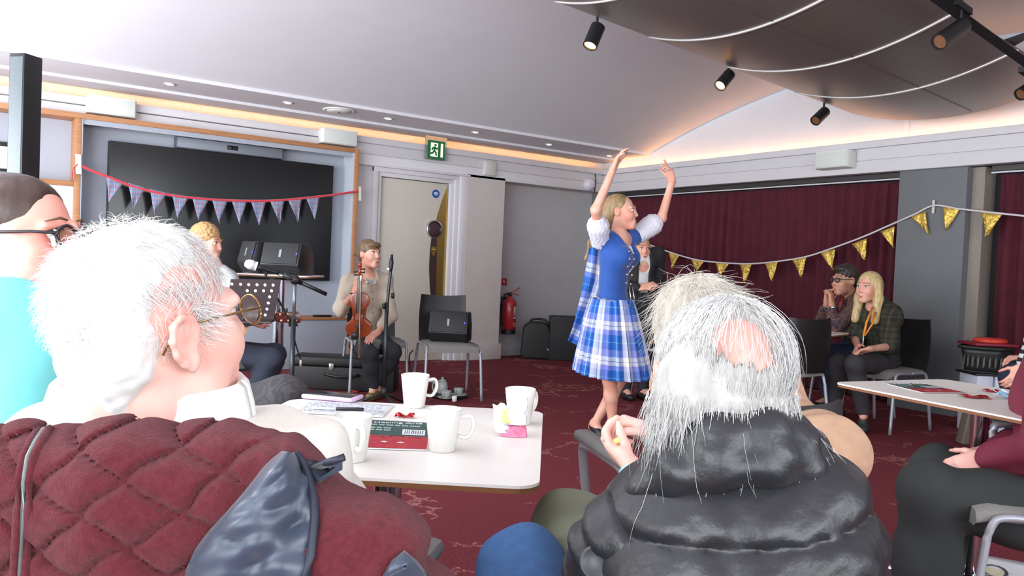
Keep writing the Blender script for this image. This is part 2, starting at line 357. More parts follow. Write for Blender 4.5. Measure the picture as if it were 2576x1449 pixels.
for x in XS[1:-1]+[6.7]:
    c = pp(x-.1, 0)+V3(0, -.06, .03); MB().prism([c+V3(-.07, .08, -.02), c+V3(.07, .08, -.02), c+V3(.03, -.06, .02), c+V3(-.03, -.06, .02)], (0, 0, .02)).build('bracket', BLACKM, t)
# right-hand lighting track
a, b = ony(2362, 0, 2.28), ony(2600, 172, 2.28)
d = (b-a)/np.linalg.norm(b-a); a2 = a-d*2.5; b2 = b+d*.2
t = thing('lighting_track', 'long black lighting track beside the right edge of the metal panel', 'lighting track', (a2+b2)/2)
MB().tube([a2, b2], .036, 4).build('rail', BLACKM, t)
def dep_y(px, py, y): return float((ony(px, py, y)-CPOS)@FW)
def spot(px, py, dpt, ax_px, label, glow, k=1.0, stick=True):
    """cylinder spotlight: lens end at pixel (px,py); its top at ax_px"""
    lens, top = at(px, py, dpt), at(ax_px[0], ax_px[1], dpt+ax_px[2]); dr = lens-top; L_ = np.linalg.norm(dr); dr = dr/L_
    t = thing('spotlight', label, 'spotlight', top+V3(0, 0, .05), 'black track spotlights'); R_ = .032*k
    MB().lathe([(R_*.6, -.004), (R_, .004), (R_, L_), (R_*.86, L_), (R_*.8, L_-.02)], top, dr, 20).build('barrel', BLACKP, t, smooth=True, angle=40)
    MB().lathe([(0, L_-.012), (R_*.85, L_-.012), (R_*.85, L_-.018)], top, dr, 16).build('lens', mat('spot_lens', (255, 200, 130), .3, emit=(255, 196, 120), es=5, var=0) if glow else mat('spot_lens_off', (120, 84, 60), .3), t)
    up = top+dr*.03+V3(0, 0, .06+.03*k)
    MB().tube([top+dr*.03, up], .009, 8).build('stem', BLACKM, t)
    if stick:
        q = min((pp(x, 1.0) for x in np.linspace(.7, 6.7, 121)), key=lambda p: np.linalg.norm(p-up)); MB().tube([up, q+V3(0, .0, .004)], .007, 6).build('hanger', BLACKM, t)
    if stick: MB().tube([up-V3(.15, 0, -.01), up+V3(.10, 0, -.007)], .010, 6).build('adaptor', BLACKM, t)
    else: MB().obox(up+V3(0, 0, .01), d*.09, np.cross(d, UP)*.02, V3(0, 0, .018)).build('adaptor', BLACKM, t)
    return t
spot(1484, 116, dep_y(1490, 46, 4.24)-.06, (1505, 66, .05), 'black spotlight nearest the room middle on the left edge of the metal panel', True, 1.6)
spot(1811, 216, dep_y(1828, 170, 4.24)-.06, (1836, 186, .07), 'middle black spotlight on the left edge of the metal panel', True, 1.5)
spot(2051, 304, dep_y(2072, 266, 4.24)-.06, (2076, 280, .08), 'small black spotlight at the far end of the metal panel', False, 1.5)
spot(2362, 106, dep_y(2400, 60, 2.28)-.1, (2424, 64, .08), 'black spotlight hanging from the track at the upper right', False, 1.5, False)
spot(2566, 238, dep_y(2590, 190, 2.28), (2590, 222, .02), 'black spotlight cut off by the right picture edge', False, 1.3, False)
# ------------------------------------------------------------------ screen wall: shelving unit, screen, bunting
YS = 7.80
fr_tr = ony(905, 375, YS); post = ony(198, 300, YS); XR, ZT, XP = fr_tr[0], fr_tr[2], post[0]
ledge_z = ony(800, 798, YS)[2]; lsh = ony(140, 456, YS)
t = thing('shelving_unit', 'oak edged grey shelving unit built around the big black screen', 'shelving', ((XP+XR)/2, 8.0, 0))
T = .05
MB().box((XP-T/2, YS+.002, 0), (XP+T/2, 8.1, ZT-.046)).build('post', OAK, t, bevel=.003)
MB().box((XR-T+.001, YS, 0), (XR, 8.1, ZT+.001)).build('post', OAK, t, bevel=.003)
MB().box((-1.2, YS, ZT-.045), (XR-T, 8.1, ZT)).build('top_board', OAK, t, bevel=.003)
MB().box((-1.2, YS, lsh[2]-.03), (XP-T/2, 8.1, lsh[2]+.015)).build('shelf', OAK, t, bevel=.003)
MB().box((XP+T/2, YS, ledge_z-.03), (XR-T, 8.1, ledge_z)).build('shelf', OAK, t, bevel=.003)
INN = mat('inner_panel_paint', (184, 192, 204), .6, var=.02, scale=4)
MB().box((XP+T/2, 8.06, ledge_z), (XR-T, 8.1, ZT-.045)).build('back_panel', GREYP, t)
MB().box((XR-T-.012, YS+.01, ledge_z), (XR-T, 8.06, ZT-.045)).build('side_lining', INN, t)
MB().box((XP+T/2, YS+.01, ledge_z), (XP+T/2+.012, 8.06, ZT-.045)).build('side_lining', INN, t)
MB().box((XP+T/2, YS+.012, 0), (XR-T, YS+.03, ledge_z-.03)).build('lower_panel', GREYP, t, bevel=.002)
MB().box((-1.2, 8.06, lsh[2]+.015), (XP-T/2, 8.1, ZT-.045)).build('back_panel', GREYP, t)
MB().box((-1.2, YS+.012, 0), (XP-T/2, YS+.03, lsh[2]-.03)).build('lower_panel', mat('white_panel', (205, 212, 222), .6), t, bevel=.002)
MB().box((XP+T/2, YS+.02, ZT-.09), (XR-T, YS+.04, ZT-.045)).build('pelmet', GREYP, t)
# screen
a, b = ony(275, 353, 7.97), ony(840, 417, 7.97); br = ony(830, 707, 7.97)
t = thing('television', 'very large black wall screen behind the tartan bunting', 'television', ((a[0]+b[0])/2, 8.0, br[2]))
MB().box((a[0], 7.97, br[2]), (b[0], 8.055, a[2])).build('housing', BLACKP, t, bevel=.004)
GLOSS = mat('screen_glass', (22, 23, 25), .18, var=0, spec=.5)
MB().box((a[0]+.012, 7.966, br[2]+.014), (b[0]-.012, 7.971, a[2]-.012)).build('screen', GLOSS, t)
a, b = ony(447, 346, 7.93), ony(711, 397, 7.93)
SBM = mat('soundbar_grey', (128, 134, 144), .5, .2, var=.05, scale=200)
t = thing('video_bar', 'slim grey conference bar with camera above the big screen', 'video bar', ((a[0]+b[0])/2, 7.97, b[2]))
z1, z0 = (a[2]+ony(711, 372, 7.93)[2])/2, b[2]-.01
MB().box((a[0], 7.93, z0), (b[0], 8.05, z1)).build('body', SBM, t, bevel=.008)
MB().box((a[0]-.008, 7.94, z0-.006), (b[0]+.008, 8.05, z1+.008)).build('rim', mat('soundbar_rim', (78, 84, 94), .5), t, bevel=.006)
cx = ony(585, 375, 7.93)[0]
MB().obox((cx, 7.93, (z0+z1)/2), (.052, 0, 0), (0, .006, 0), (0, 0, .022)).build('camera_window', BLACKP, t, bevel=.006)
MB().lathe([(.014, 0), (.014, .006), (.008, .008), (0, .008)], (cx-.01, 7.926, (z0+z1)/2), (0, -1, 0), 16).build('lens', GLOSS, t, smooth=True)
# dark framed notice screen in the left bay
a, b = ony(-40, 352, 8.04), ony(27, 432, 8.04)
t = thing('wall_display', 'small dark framed white display in the left shelf bay behind loudspeaker', 'display', ((a[0]+b[0])/2, 8.05, b[2]))
MB().box((a[0], 8.02, b[2]), (b[0]+.03, 8.06, a[2])).build('frame', BLACKP, t, bevel=.003)
MB().box((a[0]+.03, 8.015, b[2]+.02), (b[0]-.012+.03, 8.022, a[2]-.04)).build('screen', mat('display_white', (215, 218, 225), .5), t)
# two white wall loudspeakers on the cornice, one on the curtain side
def wall_speaker(c, X, Y, w, h, d, label):
    t = thing('wall_speaker', label, 'loudspeaker', c, 'white wall loudspeakers'); X, Y = V3(*X), V3(*Y); Z = V3(0, 0, 1); c = V3(*c)
    MB().prism([c-X*w/2+Y*d*.75-Z*h/2, c-X*w/2*.93+Y*d-Z*h/2*.9, c+X*w/2*.93+Y*d-Z*h/2*.9, c+X*w/2+Y*d*.75-Z*h/2, c+X*w/2-Z*h/2, c-X*w/2-Z*h/2], Z*h).build('cabinet', WPL, t, bevel=.008)
    MB().obox(c+Y*(d+.003), X*w*.455, Y*.004, Z*h*.41).build('grille', mat('grille_white', (212, 217, 212), .7, var=.1, scale=300), t, bevel=.003)
for q, l in (((281, 270), 'white wall loudspeaker above the left end of the big screen'), ((852, 347), 'white wall loudspeaker above the right end of the big screen')):
    p = ony(q[0], q[1], 7.86); wall_speaker((p[0], 7.93, p[2]), (1, 0, 0), (0, -1, 0), .40, .155, .12, l)
p = onx(2102, 404, 7.0); wall_speaker((7.06, p[1], p[2]), (0, 1, 0), (-1, 0, 0), .36, .165, .14, 'white wall loudspeaker on the cornice above the maroon curtain')
# tartan bunting
TARTAN = plaid('tartan', [(0, (178, 112, 116)), (.2, (122, 140, 166)), (.42, (92, 120, 156)), (.6, (172, 170, 176)), (.74, (108, 130, 160))], [(0, (176, 104, 110)), (.22, (112, 138, 166)), (.5, (146, 154, 168)), (.62, (92, 120, 156))], 22, 'Object', .9, (0, 2))
REDR = mat('red_ribbon', (196, 52, 66), .6, sheen=.3)
TAPE = mat('masking_tape', (214, 208, 192), .7)
def unit_(v): return v/np.linalg.norm(v)
def bunting(name, string, flags, plane, mt, ribbon_m, flag_m, label, width, fold, tapes=()):
    c = plane(*string[len(string)//2]); t = thing('bunting', label, 'bunting', c)
    pts = smooth_path([plane(*q) for q in string], 6)
    hx = (0, 1, 0) if name == 'b' else (1, 0, 0)
    MB().tube(pts, width, 6, flat=.3, hint=hx).build('ribbon', ribbon_m, t, smooth=True)
    for l, r, ap in flags:
        A, B, D = plane(*l), plane(*r), plane(*ap); n = np.cross(B-A, D-A); n /= np.linalg.norm(n); rows = []
        for u in np.linspace(0, 1, 7):
            w_ = 1-u*.985; L0 = A+(D-A)*u; R0 = B+(D-B)*u
            rows.append([L0+(R0-L0)*v+n*fold*math.sin(v*5+u*4+l[0])*u for v in np.linspace(0, 1, 6)])
        MB().grid(rows, thick=.0015).build('flag', flag_m, t, smooth=True)
    return t
S = lambda x, y: (x/2.683, 100+y/2.683)
yb = lambda px, py: ony(px, py, 7.775)
fl = [(718,920,838,960,735,1095),(865,965,985,1000,898,1140),(1012,1008,1130,1032,1042,1180),(1160,1040,1277,1058,1198,1205),(1297,1063,1408,1080,1340,1222),(1432,1083,1535,1090,1480,1240),(1565,1092,1665,1095,1618,1245),(1695,1097,1795,1095,1748,1248),(1825,1092,1920,1085,1888,1243),(1945,1082,2037,1075,2010,1230),(2067,1072,2158,1058,2125,1210)]
t = bunting('b', [(197,413),(230,429),(275,446),(345,472),(430,491),(520,501),(600,505),(680,505),(750,500),(840,490),(906,480)], [(S(a,b),S(c,d),S(e,f)) for a,b,c,d,e,f in fl], yb, None, REDR, TARTAN, 'blue and red tartan bunting strung across the big black screen', .012, .012)
p = yb(197, 413); MB().obox(p+V3(0, -.004, 0), (.022, 0, 0), (0, .002, 0), (-.004, 0, .085)).build('tape', TAPE, t)
p = yb(905, 487); MB().obox(p+V3(0, -.004, 0), (.014, 0, 0), (0, .002, 0), (-.003, 0, .075)).build('tape', TAPE, t)
MB().tube(smooth_path([yb(195, 413), yb(184, 425), yb(182, 440), yb(180, 455)], 4), .012, 6, flat=.4).build('ribbon_tail', REDR, t, smooth=True)
# gold bunting
def gold():
    m, nt, b = new_mat('gold_fabric'); N, L = nt.nodes, nt.links
    b.inputs['Base Color'].default_value = lin((226, 192, 92))+(1,); b.inputs['Metallic'].default_value = .55; b.inputs['Roughness'].default_value = .42
    n = N.new('ShaderNodeTexNoise'); n.inputs['Scale'].default_value = 22; n.inputs['Detail'].default_value = 3; tc = N.new('ShaderNodeTexCoord'); L.new(tc.outputs['Object'], n.inputs[0])
    bp = N.new('ShaderNodeBump'); bp.inputs['Strength'].default_value = .8; bp.inputs['Distance'].default_value = .03; L.new(n.outputs[0], bp.inputs['Height']); L.new(bp.outputs[0], b.inputs['Normal']); return m
GOLD = gold()
xb = lambda px, py: onx(px, py, 7.085 if px > 2262 else 7.12)
gf = [(1636,619,1661,628,1645,655),(1683,635,1709,643,1690,677),(1739,653,1771,658,1753,684),(1800,661,1833,664,1813,696),(1861,665,1891,664,1874,711),(1924,662,1956,659,1942,707),(1992,653,2029,646,2015,697),(2064,636,2101,626,2095,679),(2143,614,2181,599,2175,654),(2215,583,2250,569,2248,624),(2292,545,2329,531,2335,588),(2371,520,2414,526,2381,580),(2469,534,2521,540,2480,597)]
t = bunting('g', [(1560,585),(1622,611),(1690,636),(1760,655),(1850,663),(1900,663),(1960,657),(2030,645),(2100,622),(2170,596),(2230,570),(2300,539),(2349,517),(2410,525),(2480,533),(2640,550)], [((a,b),(c,d),(e,f)) for a,b,c,d,e,f in gf], xb, None, mat('white_cord', (205, 200, 205), .6), GOLD, 'shiny gold bunting strung across the maroon curtain and grey pillar', .009, .02)
p = onx(2349, 520, 7.10); MB().obox(p+V3(-.006, 0, 0), (0, .011, 0), (.002, 0, 0), (0, 0, .058)).build('tape', TAPE, t)

# ------------------------------------------------------------------ door
YD = 8.03; tl, tr = ony(957, 445, YD), ony(1128, 463, YD); ZD = tl[2]
t = struct(MB().box((tl[0], YD, 0.005), (tr[0], YD+.045, ZD)).build('door_1', mat('door_cream', (205, 200, 188), .5, var=.02), bevel=.003)); DO = t
BRASS = mat('brass', (190, 162, 92), .3, .9, var=.06, scale=8)
PLUM = mat('dark_plum', (66, 46, 48), .35, var=.05)
def dp(x, y, o=0): p = ony(900+x/2.787, 400+y/2.787, YD-.004); return V3(p[0], YD-.001-o, p[2])
brass = [dp(633, 180), dp(590, 290), dp(556, 400), dp(545, 470), dp(550, 560), dp(552, 700), dp(548, 900), dp(541, 1040), dp(560, 1200), dp(590, 1380), dp(592, 1390), dp(602, 1040), dp(620, 600)]
MB().prism(brass, (0, -.004, 0)).build('brass_strip', BRASS, t)
plum = [dp(518, 540, .001), dp(506, 640, .001), dp(500, 760, .001), dp(505, 900, .001), dp(524, 1040, .001), dp(560, 1230, .001), dp(566, 1230, .001), dp(541, 1040, .001), dp(548, 900, .001), dp(552, 700, .001), dp(554, 540, .001)]
MB().prism(plum, (0, -.005, 0)).build('dark_strip', PLUM, t)
c = dp(532, 492); MB().lathe([(.105, 0), (.105, .03), (.092, .034), (.09, .028)], c, (0, -1, 0), 32).build('disc_ring', mat('silver', (200, 200, 204), .25, .9), t, smooth=True, angle=40)
MB().lathe([(.09, .028), (.06, .032), (0, .033)], c, (0, -1, 0), 32).build('disc', PLUM, t, smooth=True)
c = dp(531, 640, .006); MB().prism([c+V3(-.035, 0, .03), c+V3(-.02, 0, .045), c+V3(.03, 0, .045), c+V3(.036, 0, .03), c+V3(.012, 0, -.06), c+V3(.0, 0, -.075), c+V3(-.03, 0, -.02)], (0, -.006, 0)).build('keyhole_plate', BRASS, t)
MB().lathe([(.016, 0), (.016, .018), (.010, .02), (.009, .006)], c+V3(0, -.006, .012), (0, -1, 0), 16).build('lock_ring', BRASS, t, smooth=True)
# round blue notice
c = dp(548, 244); t = thing('door_sign', 'round blue fire door notice near the top of the cream door', 'sign', c+V3(0, 0, -.05))
MB().lathe([(.049, 0), (.049, .003), (0, .003)], c, (0, -1, 0), 28).build('disc', mat('sign_blue', (44, 84, 160), .4), t)
for k, (wd, dz) in enumerate(((.045, .014), (.055, 0), (.036, -.014))):
    MB().obox(c+V3(0, -.0038, dz), (wd/2, 0, 0), (0, .0006, 0), (0, 0, .004)).build('lettering_line', mat('sign_white', (225, 230, 235), .5, var=0), t)
# architrave: stepped white frame with a shallow head moulding
ax0, ax1, az = ony(930, 440, 7.97)[0], ony(1165, 460, 7.97)[0], 2.17
struct(MB().box((tr[0]+.005, 7.985, 0), (tr[0]+.055, 8.06, ZD+.05)).box((tr[0]+.055, 7.96, 0), (tr[0]+.115, 8.06, ZD+.10)).box((tr[0]+.115, 7.935, 0), (4.94, 8.06, ZD+.14)).build('trim_11', CORN, bevel=.004))
struct(MB().box((tl[0]-.055, 7.985, 0), (tl[0]-.005, 8.06, ZD+.05)).box((tl[0]-.115, 7.96, 0), (tl[0]-.055, 8.06, ZD+.10)).box((3.5, 7.99, 0), (tl[0]-.115, 8.06, 2.17)).build('trim_12', CORN, bevel=.004))
struct(MB().box((tl[0]-.055, 7.984, ZD+.005), (tr[0]+.055, 8.06, ZD+.05)).box((tl[0]-.115, 7.959, ZD+.05), (tr[0]+.115, 8.06, ZD+.10)).box((3.5, 7.92, ZD+.10), (4.97, 8.06, ZD+.125)).box((3.5, 7.95, ZD+.125), (4.94, 8.06, 2.2)).build('trim_13', CORN, bevel=.004))
# ------------------------------------------------------------------ exit sign, box, dome, extinguisher
a, b = ony(1077, 352, 7.86), ony(1118, 403, 7.86); zt_, zb_ = (a[2]+ony(1118, 357, 7.86)[2])/2, b[2]
t = thing('exit_sign', 'green and white emergency exit sign with running figure', 'sign', ((a[0]+b[0])/2, 7.86, zb_))
GRN = mat('sign_green', (18, 112, 66), .45, var=.02); SWH = mat('sign_glow_white', (236, 236, 214), .4, var=0, emit=(255, 250, 225), es=.35)
MB().box((a[0]-.03, 7.868, zb_-.01), (b[0]+.03, 7.874, zt_+.05)).build('clear_plate', mat('acrylic', (235, 240, 240), .08, trans=.95, var=0), t, bevel=.001)
MB().box((a[0], 7.856, zb_), (b[0], 7.868, zt_)).build('face', GRN, t)
w_, h_ = b[0]-a[0], zt_-zb_; fx = lambda u, v: V3(a[0]+u*w_, 7.855, zb_+v*h_)
MB().prism([fx(.16, .12), fx(.58, .12), fx(.58, .88), fx(.16, .88)], (0, -.002, 0)).build('doorway', SWH, t)
MB().prism([fx(.74, .12), fx(.88, .12), fx(.88, .88), fx(.74, .88)], (0, -.002, 0)).build('door_bar', SWH, t)
def limb(p): return MB().tube([V3(q[0], 7.8515, q[1]) for q in p], .010, 6, flat=.25, hint=(0, 1, 0))
q = lambda u, v: (a[0]+u*w_, zb_+v*h_)
m = MB().lathe([(.014, 0), (.014, .003), (0, .003)], fx(.42, .76)+V3(0, -.002, 0), (0, -1, 0), 14)
for pth in ((q(.40, .66), q(.36, .45)), (q(.40, .64), q(.27, .58), q(.22, .47)), (q(.40, .64), q(.50, .55), q(.56, .60)), (q(.36, .46), q(.46, .34), q(.48, .18)), (q(.36, .45), q(.28, .32), q(.16, .27))):
    m.tube([V3(x, 7.8515, z) for x, z in pth], .011, 6, flat=.2, hint=(0, 1, 0))
m.build('running_figure', GRN, t)
p = ony(1233, 424, 7.9); t = thing('wall_box', 'plain white square box on the cornice between door and corner', 'box', (p[0], 7.9, p[2]-.08))
MB().box((p[0]-.075, 7.885, p[2]-.08), (p[0]+.075, 7.93, p[2]+.08)).build('cover', mat('box_cream', (200, 198, 192), .5), t, bevel=.006)
MB().box((p[0]-.083, 7.905, p[2]-.088), (p[0]+.083, 7.93, p[2]+.088)).build('back_plate', mat('box_cream', (200, 198, 192), .5), t, bevel=.004)
p = ony(1484, 464, 7.9); t = thing('dome_sounder', 'white round dome on the cornice in the room corner', 'sounder', (p[0], 7.9, p[2]-.08))
MB().lathe([(.085, 0), (.085, .02), (.075, .05), (.045, .075), (0, .084)], (p[0], 7.93, p[2]), (-.35, -1, 0), 28).build('dome', mat('dome_white', (204, 202, 212), .35), t, smooth=True)
MB().tube(smooth_path([(p[0]+.08, 7.9, p[2]-.10), (p[0]+.12, 7.93, p[2]-.02), (p[0]+.115, 7.92, p[2]+.1), (p[0]+.06, 7.92, 2.47)], 5), .006, 6).build('cable', BLACKM, t, smooth=True)
p = ony(1281, 780, 8.08); zt_, zb_ = ony(1281, 748, 8.08)[2], ony(1281, 838, 8.08)[2]
t = thing('fire_extinguisher', 'red fire extinguisher on the niche wall beside the pier', 'fire extinguisher', (p[0], 8.08, zb_))
RED = mat('extinguisher_red', (168, 38, 44), .35, var=.03, coat=.3)
MB().lathe([(.07, zb_+.035), (.088, zb_+.06), (.088, zt_-.075), (.07, zt_-.03), (.03, zt_), (.022, zt_+.02)], (p[0], 8.08, 0), n=28).build('cylinder', RED, t, smooth=True)
MB().lathe([(.082, zb_-.005), (.09, zb_), (.09, zb_+.05), (.08, zb_+.055)], (p[0], 8.08, 0), n=28).build('base_ring', BLACKP, t, smooth=True, angle=50)
MB().lathe([(.022, zt_+.015), (.026, zt_+.03), (.024, zt_+.06), (.012, zt_+.065)], (p[0], 8.08, 0), n=14).build('valve', BLACKM, t, smooth=True)
MB().tube([(p[0]-.01, 8.06, zt_+.055), (p[0]+.06, 8.05, zt_+.09), (p[0]+.115, 8.04, zt_+.125)], .011, 6, flat=.6).tube([(p[0], 8.06, zt_+.045), (p[0]+.06, 8.05, zt_+.045), (p[0]+.11, 8.04, zt_+.03)], .010, 6, flat=.6).build('handle', RED, t, smooth=True)
MB().tube(smooth_path([(p[0]-.01, 8.07, zt_+.045), (p[0]-.09, 8.06, zt_+.03), (p[0]-.135, 8.07, zt_-.1), (p[0]-.125, 8.08, zt_-.3), (p[0]-.09, 8.08, zb_+.1), (p[0]-.085, 8.07, zb_+.02)], 5), .012, 8).build('hose', BLACKP, t, smooth=True)
LB = MB()
for i in range(9):
    a0, a1 = math.radians(-105+i*10), math.radians(-95+i*10); r_ = .0888
    LB.add([(p[0]+r_*math.cos(a_), 8.08+r_*math.sin(a_), z_) for a_, z_ in ((a0, zb_+.1), (a1, zb_+.1), (a1, zt_-.1), (a0, zt_-.1))], [(0, 1, 2, 3)])
LB.build('label', mat('extinguisher_label', (150, 46, 50), .5), t)
for k, (zz, hh, cc) in enumerate(((zb_+.115, .03, (220, 110, 100)), (zb_+.2, .012, (205, 190, 190)), (zb_+.24, .012, (205, 190, 190)), (zb_+.28, .02, (205, 190, 190)), (zt_-.13, .02, (205, 190, 190)))):
    m = MB()
    for i in range(5):
        a0, a1 = math.radians(-85+i*11), math.radians(-74+i*11); r_ = .0895
        m.add([(p[0]+r_*math.cos(a_), 8.08+r_*math.sin(a_), z_) for a_, z_ in ((a0, zz-hh), (a1, zz-hh), (a1, zz+hh), (a0, zz+hh))], [(0, 1, 2, 3)])
    m.build('label_band', mat('band%d' % cc[1], cc, .5), t)
MB().box((p[0]-.05, 8.16, zb_+.25), (p[0]+.05, 8.2, zb_+.45)).build('wall_bracket', BLACKM, t)
a, b = ony(1264, 700, 8.19), ony(1285, 718, 8.19)
t = thing('extinguisher_sign', 'small red and grey notice above the fire extinguisher', 'sign', ((a[0]+b[0])/2, 8.195, b[2]))
MB().box((a[0], 8.194, b[2]), (b[0], 8.2, a[2])).build('plate', mat('sign_grey', (176, 172, 172), .5), t)
MB().box((a[0], 8.191, b[2]), ((a[0]*.48+b[0]*.52), 8.195, a[2])).build('red_panel', RED, t)
MB().box((a[0]+.012, 8.189, b[2]+.03), (a[0]+.02, 8.192, a[2]-.02)).box((a[0]+.034, 8.189, b[2]+.02), (a[0]+.04, 8.192, a[2]-.02)).build('pictogram', mat('sign_white', (225, 230, 235), .5, var=0), t)
# ------------------------------------------------------------------ furniture
def face(phi): a = math.radians(phi); return math.cos(a)*FH+math.sin(a)*RH      # 0 away from the lens, 90 to the right, 180 towards it
def rz_of(f): return math.atan2(f[1], f[0])-math.pi/2
SEATG = mat('seat_grey_cloth', (132, 130, 126), .85, var=.12, scale=120, bump=.2)
SHELL = mat('chair_shell', (34, 33, 34), .42, var=.05)
def make_chair(loc, rz, label, arms=False, group='grey framed chairs with black backs'):
    t = thing('chair', label, 'chair', (0, 0, 0), group)
    bm = MB(); G = []
    sec = [(-.215, -.012), (-.22, 0), (-.205, .022), (-.1, .03), (.1, .03), (.205, .022), (.22, 0), (.215, -.012), (.1, -.02), (-.1, -.02)]
    for y, k, dz in ((-.205, .86, -.004), (-.215, .95, 0), (-.12, 1, 0), (.08, 1, .003), (.18, 1, .0), (.222, .97, -.014), (.225, .9, -.03)):
        G.append([(x*k, y, .445+z*(k if k > .9 else .7)+dz) for x, z in sec])
    n = len(sec); v = [p for r in G for p in r]; f = [(i*n+j, i*n+(j+1) % n, (i+1)*n+(j+1) % n, (i+1)*n+j) for i in range(len(G)-1) for j in range(n)]
    f += [tuple(range(n)), tuple(range((len(G)-1)*n, len(G)*n))]
    bm.add(v, f).build('seat', SEATG, t, smooth=True, angle=60)
    for s in (-1, 1):
        MB().tube(smooth_path([(s*.245, .235, 0), (s*.235, .205, .3), (s*.23, .185, .42), (s*.228, .14, .452), (s*.228, 0, .45)], 5), .0125, 8).build('leg', GREYT, t, smooth=True)
        MB().tube(smooth_path([(s*.245, -.27, 0), (s*.235, -.225, .3), (s*.23, -.20, .42), (s*.228, -.15, .452), (s*.228, 0, .45)], 5), .0125, 8).build('leg', GREYT, t, smooth=True)
        if arms:
            MB().tube(smooth_path([(s*.25, -.2, .45), (s*.262, -.16, .56), (s*.268, -.1, .655), (s*.268, (arms-.1)/2, .668), (s*.268, arms, .662), (s*.265, arms+.035, .63), (s*.25, arms+.01, .46)], 6), .014, 8).build('arm_frame', GREYT, t, smooth=True)
            MB().obox((s*.268, arms/2-.035, .685), (.027, 0, 0), (0, arms/2+.085, 0), (0, 0, .016)).build('arm_pad', mat('arm_pad_grey', (112, 110, 108), .6), t, bevel=.014)
    rows = []
    for v_ in np.linspace(0, 1, 11):
        z = .455+.40*v_; y = -.225-.055*v_-.02*math.sin(v_*3.1); w_ = .215*(1-.06*v_)+.006*math.sin(v_*3.14)
        rows.append([(w_*u, y-.03*(1-u*u)*(.35+.65*v_)+(.012*v_ if abs(u) > .97 else 0), z+.012*u*u*v_) for u in np.linspace(-1, 1, 13)])
    MB().grid(rows, thick=.009).build('backrest', SHELL, t, smooth=True, angle=50)
    t.location = loc; t.rotation_euler = (0, 0, rz); WL[t.name] = V3(*loc); return t
def floor(px, py): return onz(px, py, 0)
def seat_spot(px, py, d): p = at(px, py, d); return (p[0], p[1], 0)
p_vc = seat_spot(944, 880, 6.86); p_sc = seat_spot(1128, 885, 6.78)
CH = make_chair(p_vc, rz_of(face(160)), 'grey seated chair under the fiddle player beside the shelving unit')
def chair(loc, phi, label, group=None): c = dup(CH, loc, rz_of(face(phi)), label); return c
CH2 = chair(p_sc, 162, 'grey seated chair holding a black wedge loudspeaker beside the door')
chair(seat_spot(575, 915, 5.35), 110, 'grey seated chair under the guitarist behind the music stand')
chair(seat_spot(2222, 935, 6.25), -120, 'black backed chair under the long haired blonde woman by the pillar')
chair(seat_spot(1962, 950, 5.95), -25, 'empty black backed chair between the white haired man and the far table')
chair(seat_spot(2140, 930, 6.85), -100, 'black backed chair under the bespectacled man against the curtain')
chair(seat_spot(1668, 842, 7.2), -70, 'grey seated chair beside the curtain just behind the dancer skirt')
CHA = make_chair(seat_spot(1775, 1130, 2.08), rz_of(face(-15)), 'armchair with grey arm pad under the silver haired person ahead of the puffer jacket', .17, 'armchairs in the audience')
TOPM = mat('table_white', (236, 231, 224), .38, var=.015, scale=3); EDGE = mat('table_edge_wood', (132, 84, 48), .5, var=.15, scale=12)
def table(name, label, corner, e1, e2, h, group=None, base_r=.30, pole_r=.035, topm=TOPM, rc=.05):
    """rectangular top from a corner and two edge vectors, chrome pole and four-toed foot"""
    A, e1, e2 = V3(*corner), V3(*e1), V3(*e2); c = A+e1/2+e2/2; l1, l2 = np.linalg.norm(e1), np.linalg.norm(e2); u1, u2 = e1/l1, e2/l2
    t = thing(name, label, 'table', (c[0], c[1], 0), group); poly = []
    for sx, sy, a0 in ((1, 1, 0), (-1, 1, 90), (-1, -1, 180), (1, -1, 270)):
        for k in range(7):
            a = math.radians(a0+15*k); poly.append(c+u1*(sx*(l1/2-rc)+rc*math.cos(a))+u2*(sy*(l2/2-rc)+rc*math.sin(a)))
    zt = lambda z, k: [V3(c[0]+(q[0]-c[0])*k, c[1]+(q[1]-c[1])*k, z) for q in poly]
    MB().prism(zt(h-.006, 1), (0, 0, .006)).build('tabletop', topm, t)
    MB().prism(zt(h-.016, .9985), (0, 0, .0098)).build('wood_edge', EDGE, t)
    MB().lathe([(pole_r*2, h-.04), (pole_r*2, h-.025)], (c[0], c[1], 0), n=20).build('top_plate', BLACKM, t)
    MB().lathe([(pole_r, .05), (pole_r, h-.03)], (c[0], c[1], 0), n=24).build('pole', CHROME, t, smooth=True, angle=50)
    for k in range(4):
        a = u1*(1 if k in (0, 3) else -1)+u2*(1 if k < 2 else -1); a = a/np.linalg.norm(a)
        MB().tube([c*V3(1, 1, 0)+a*.02+V3(0, 0, .05), c*V3(1, 1, 0)+a*base_r+V3(0, 0, .022)], .02, 8, flat=.8).build('foot', CHROME, t, smooth=True)
    return t
HT = .73
nA, nB = onz(1357, 1226, HT), onz(1366, 1034, HT); e1 = nB-nA; e1[2] = 0; e2 = np.cross(UP, e1); e2 = e2/np.linalg.norm(e2)*.74
table('table', 'white topped square table in front with four white mugs', nA, e1, e2, HT, 'square white topped tables')
rA = onz(2093, 961, HT); table('table', 'white topped table at the right with a leaflet and red wrappers', rA, V3(-.20, -.98, 0)*.83, V3(.98, -.20, 0)*.66, HT, 'square white topped tables')
bA = onz(2140, 838, HT); table('table', 'far white topped table before the bespectacled man', bA, V3(-.15, .62, 0), V3(-.66, -.15, 0), HT, 'square white topped tables')
kt = at(698, 690, 5.9)
table('poseur_table', 'tall narrow white table holding the black stage monitors before the screen', kt-FH*.25-RH*.26, FH*.5, RH*.56, kt[2], None, .3, .04)
CAMT = HT
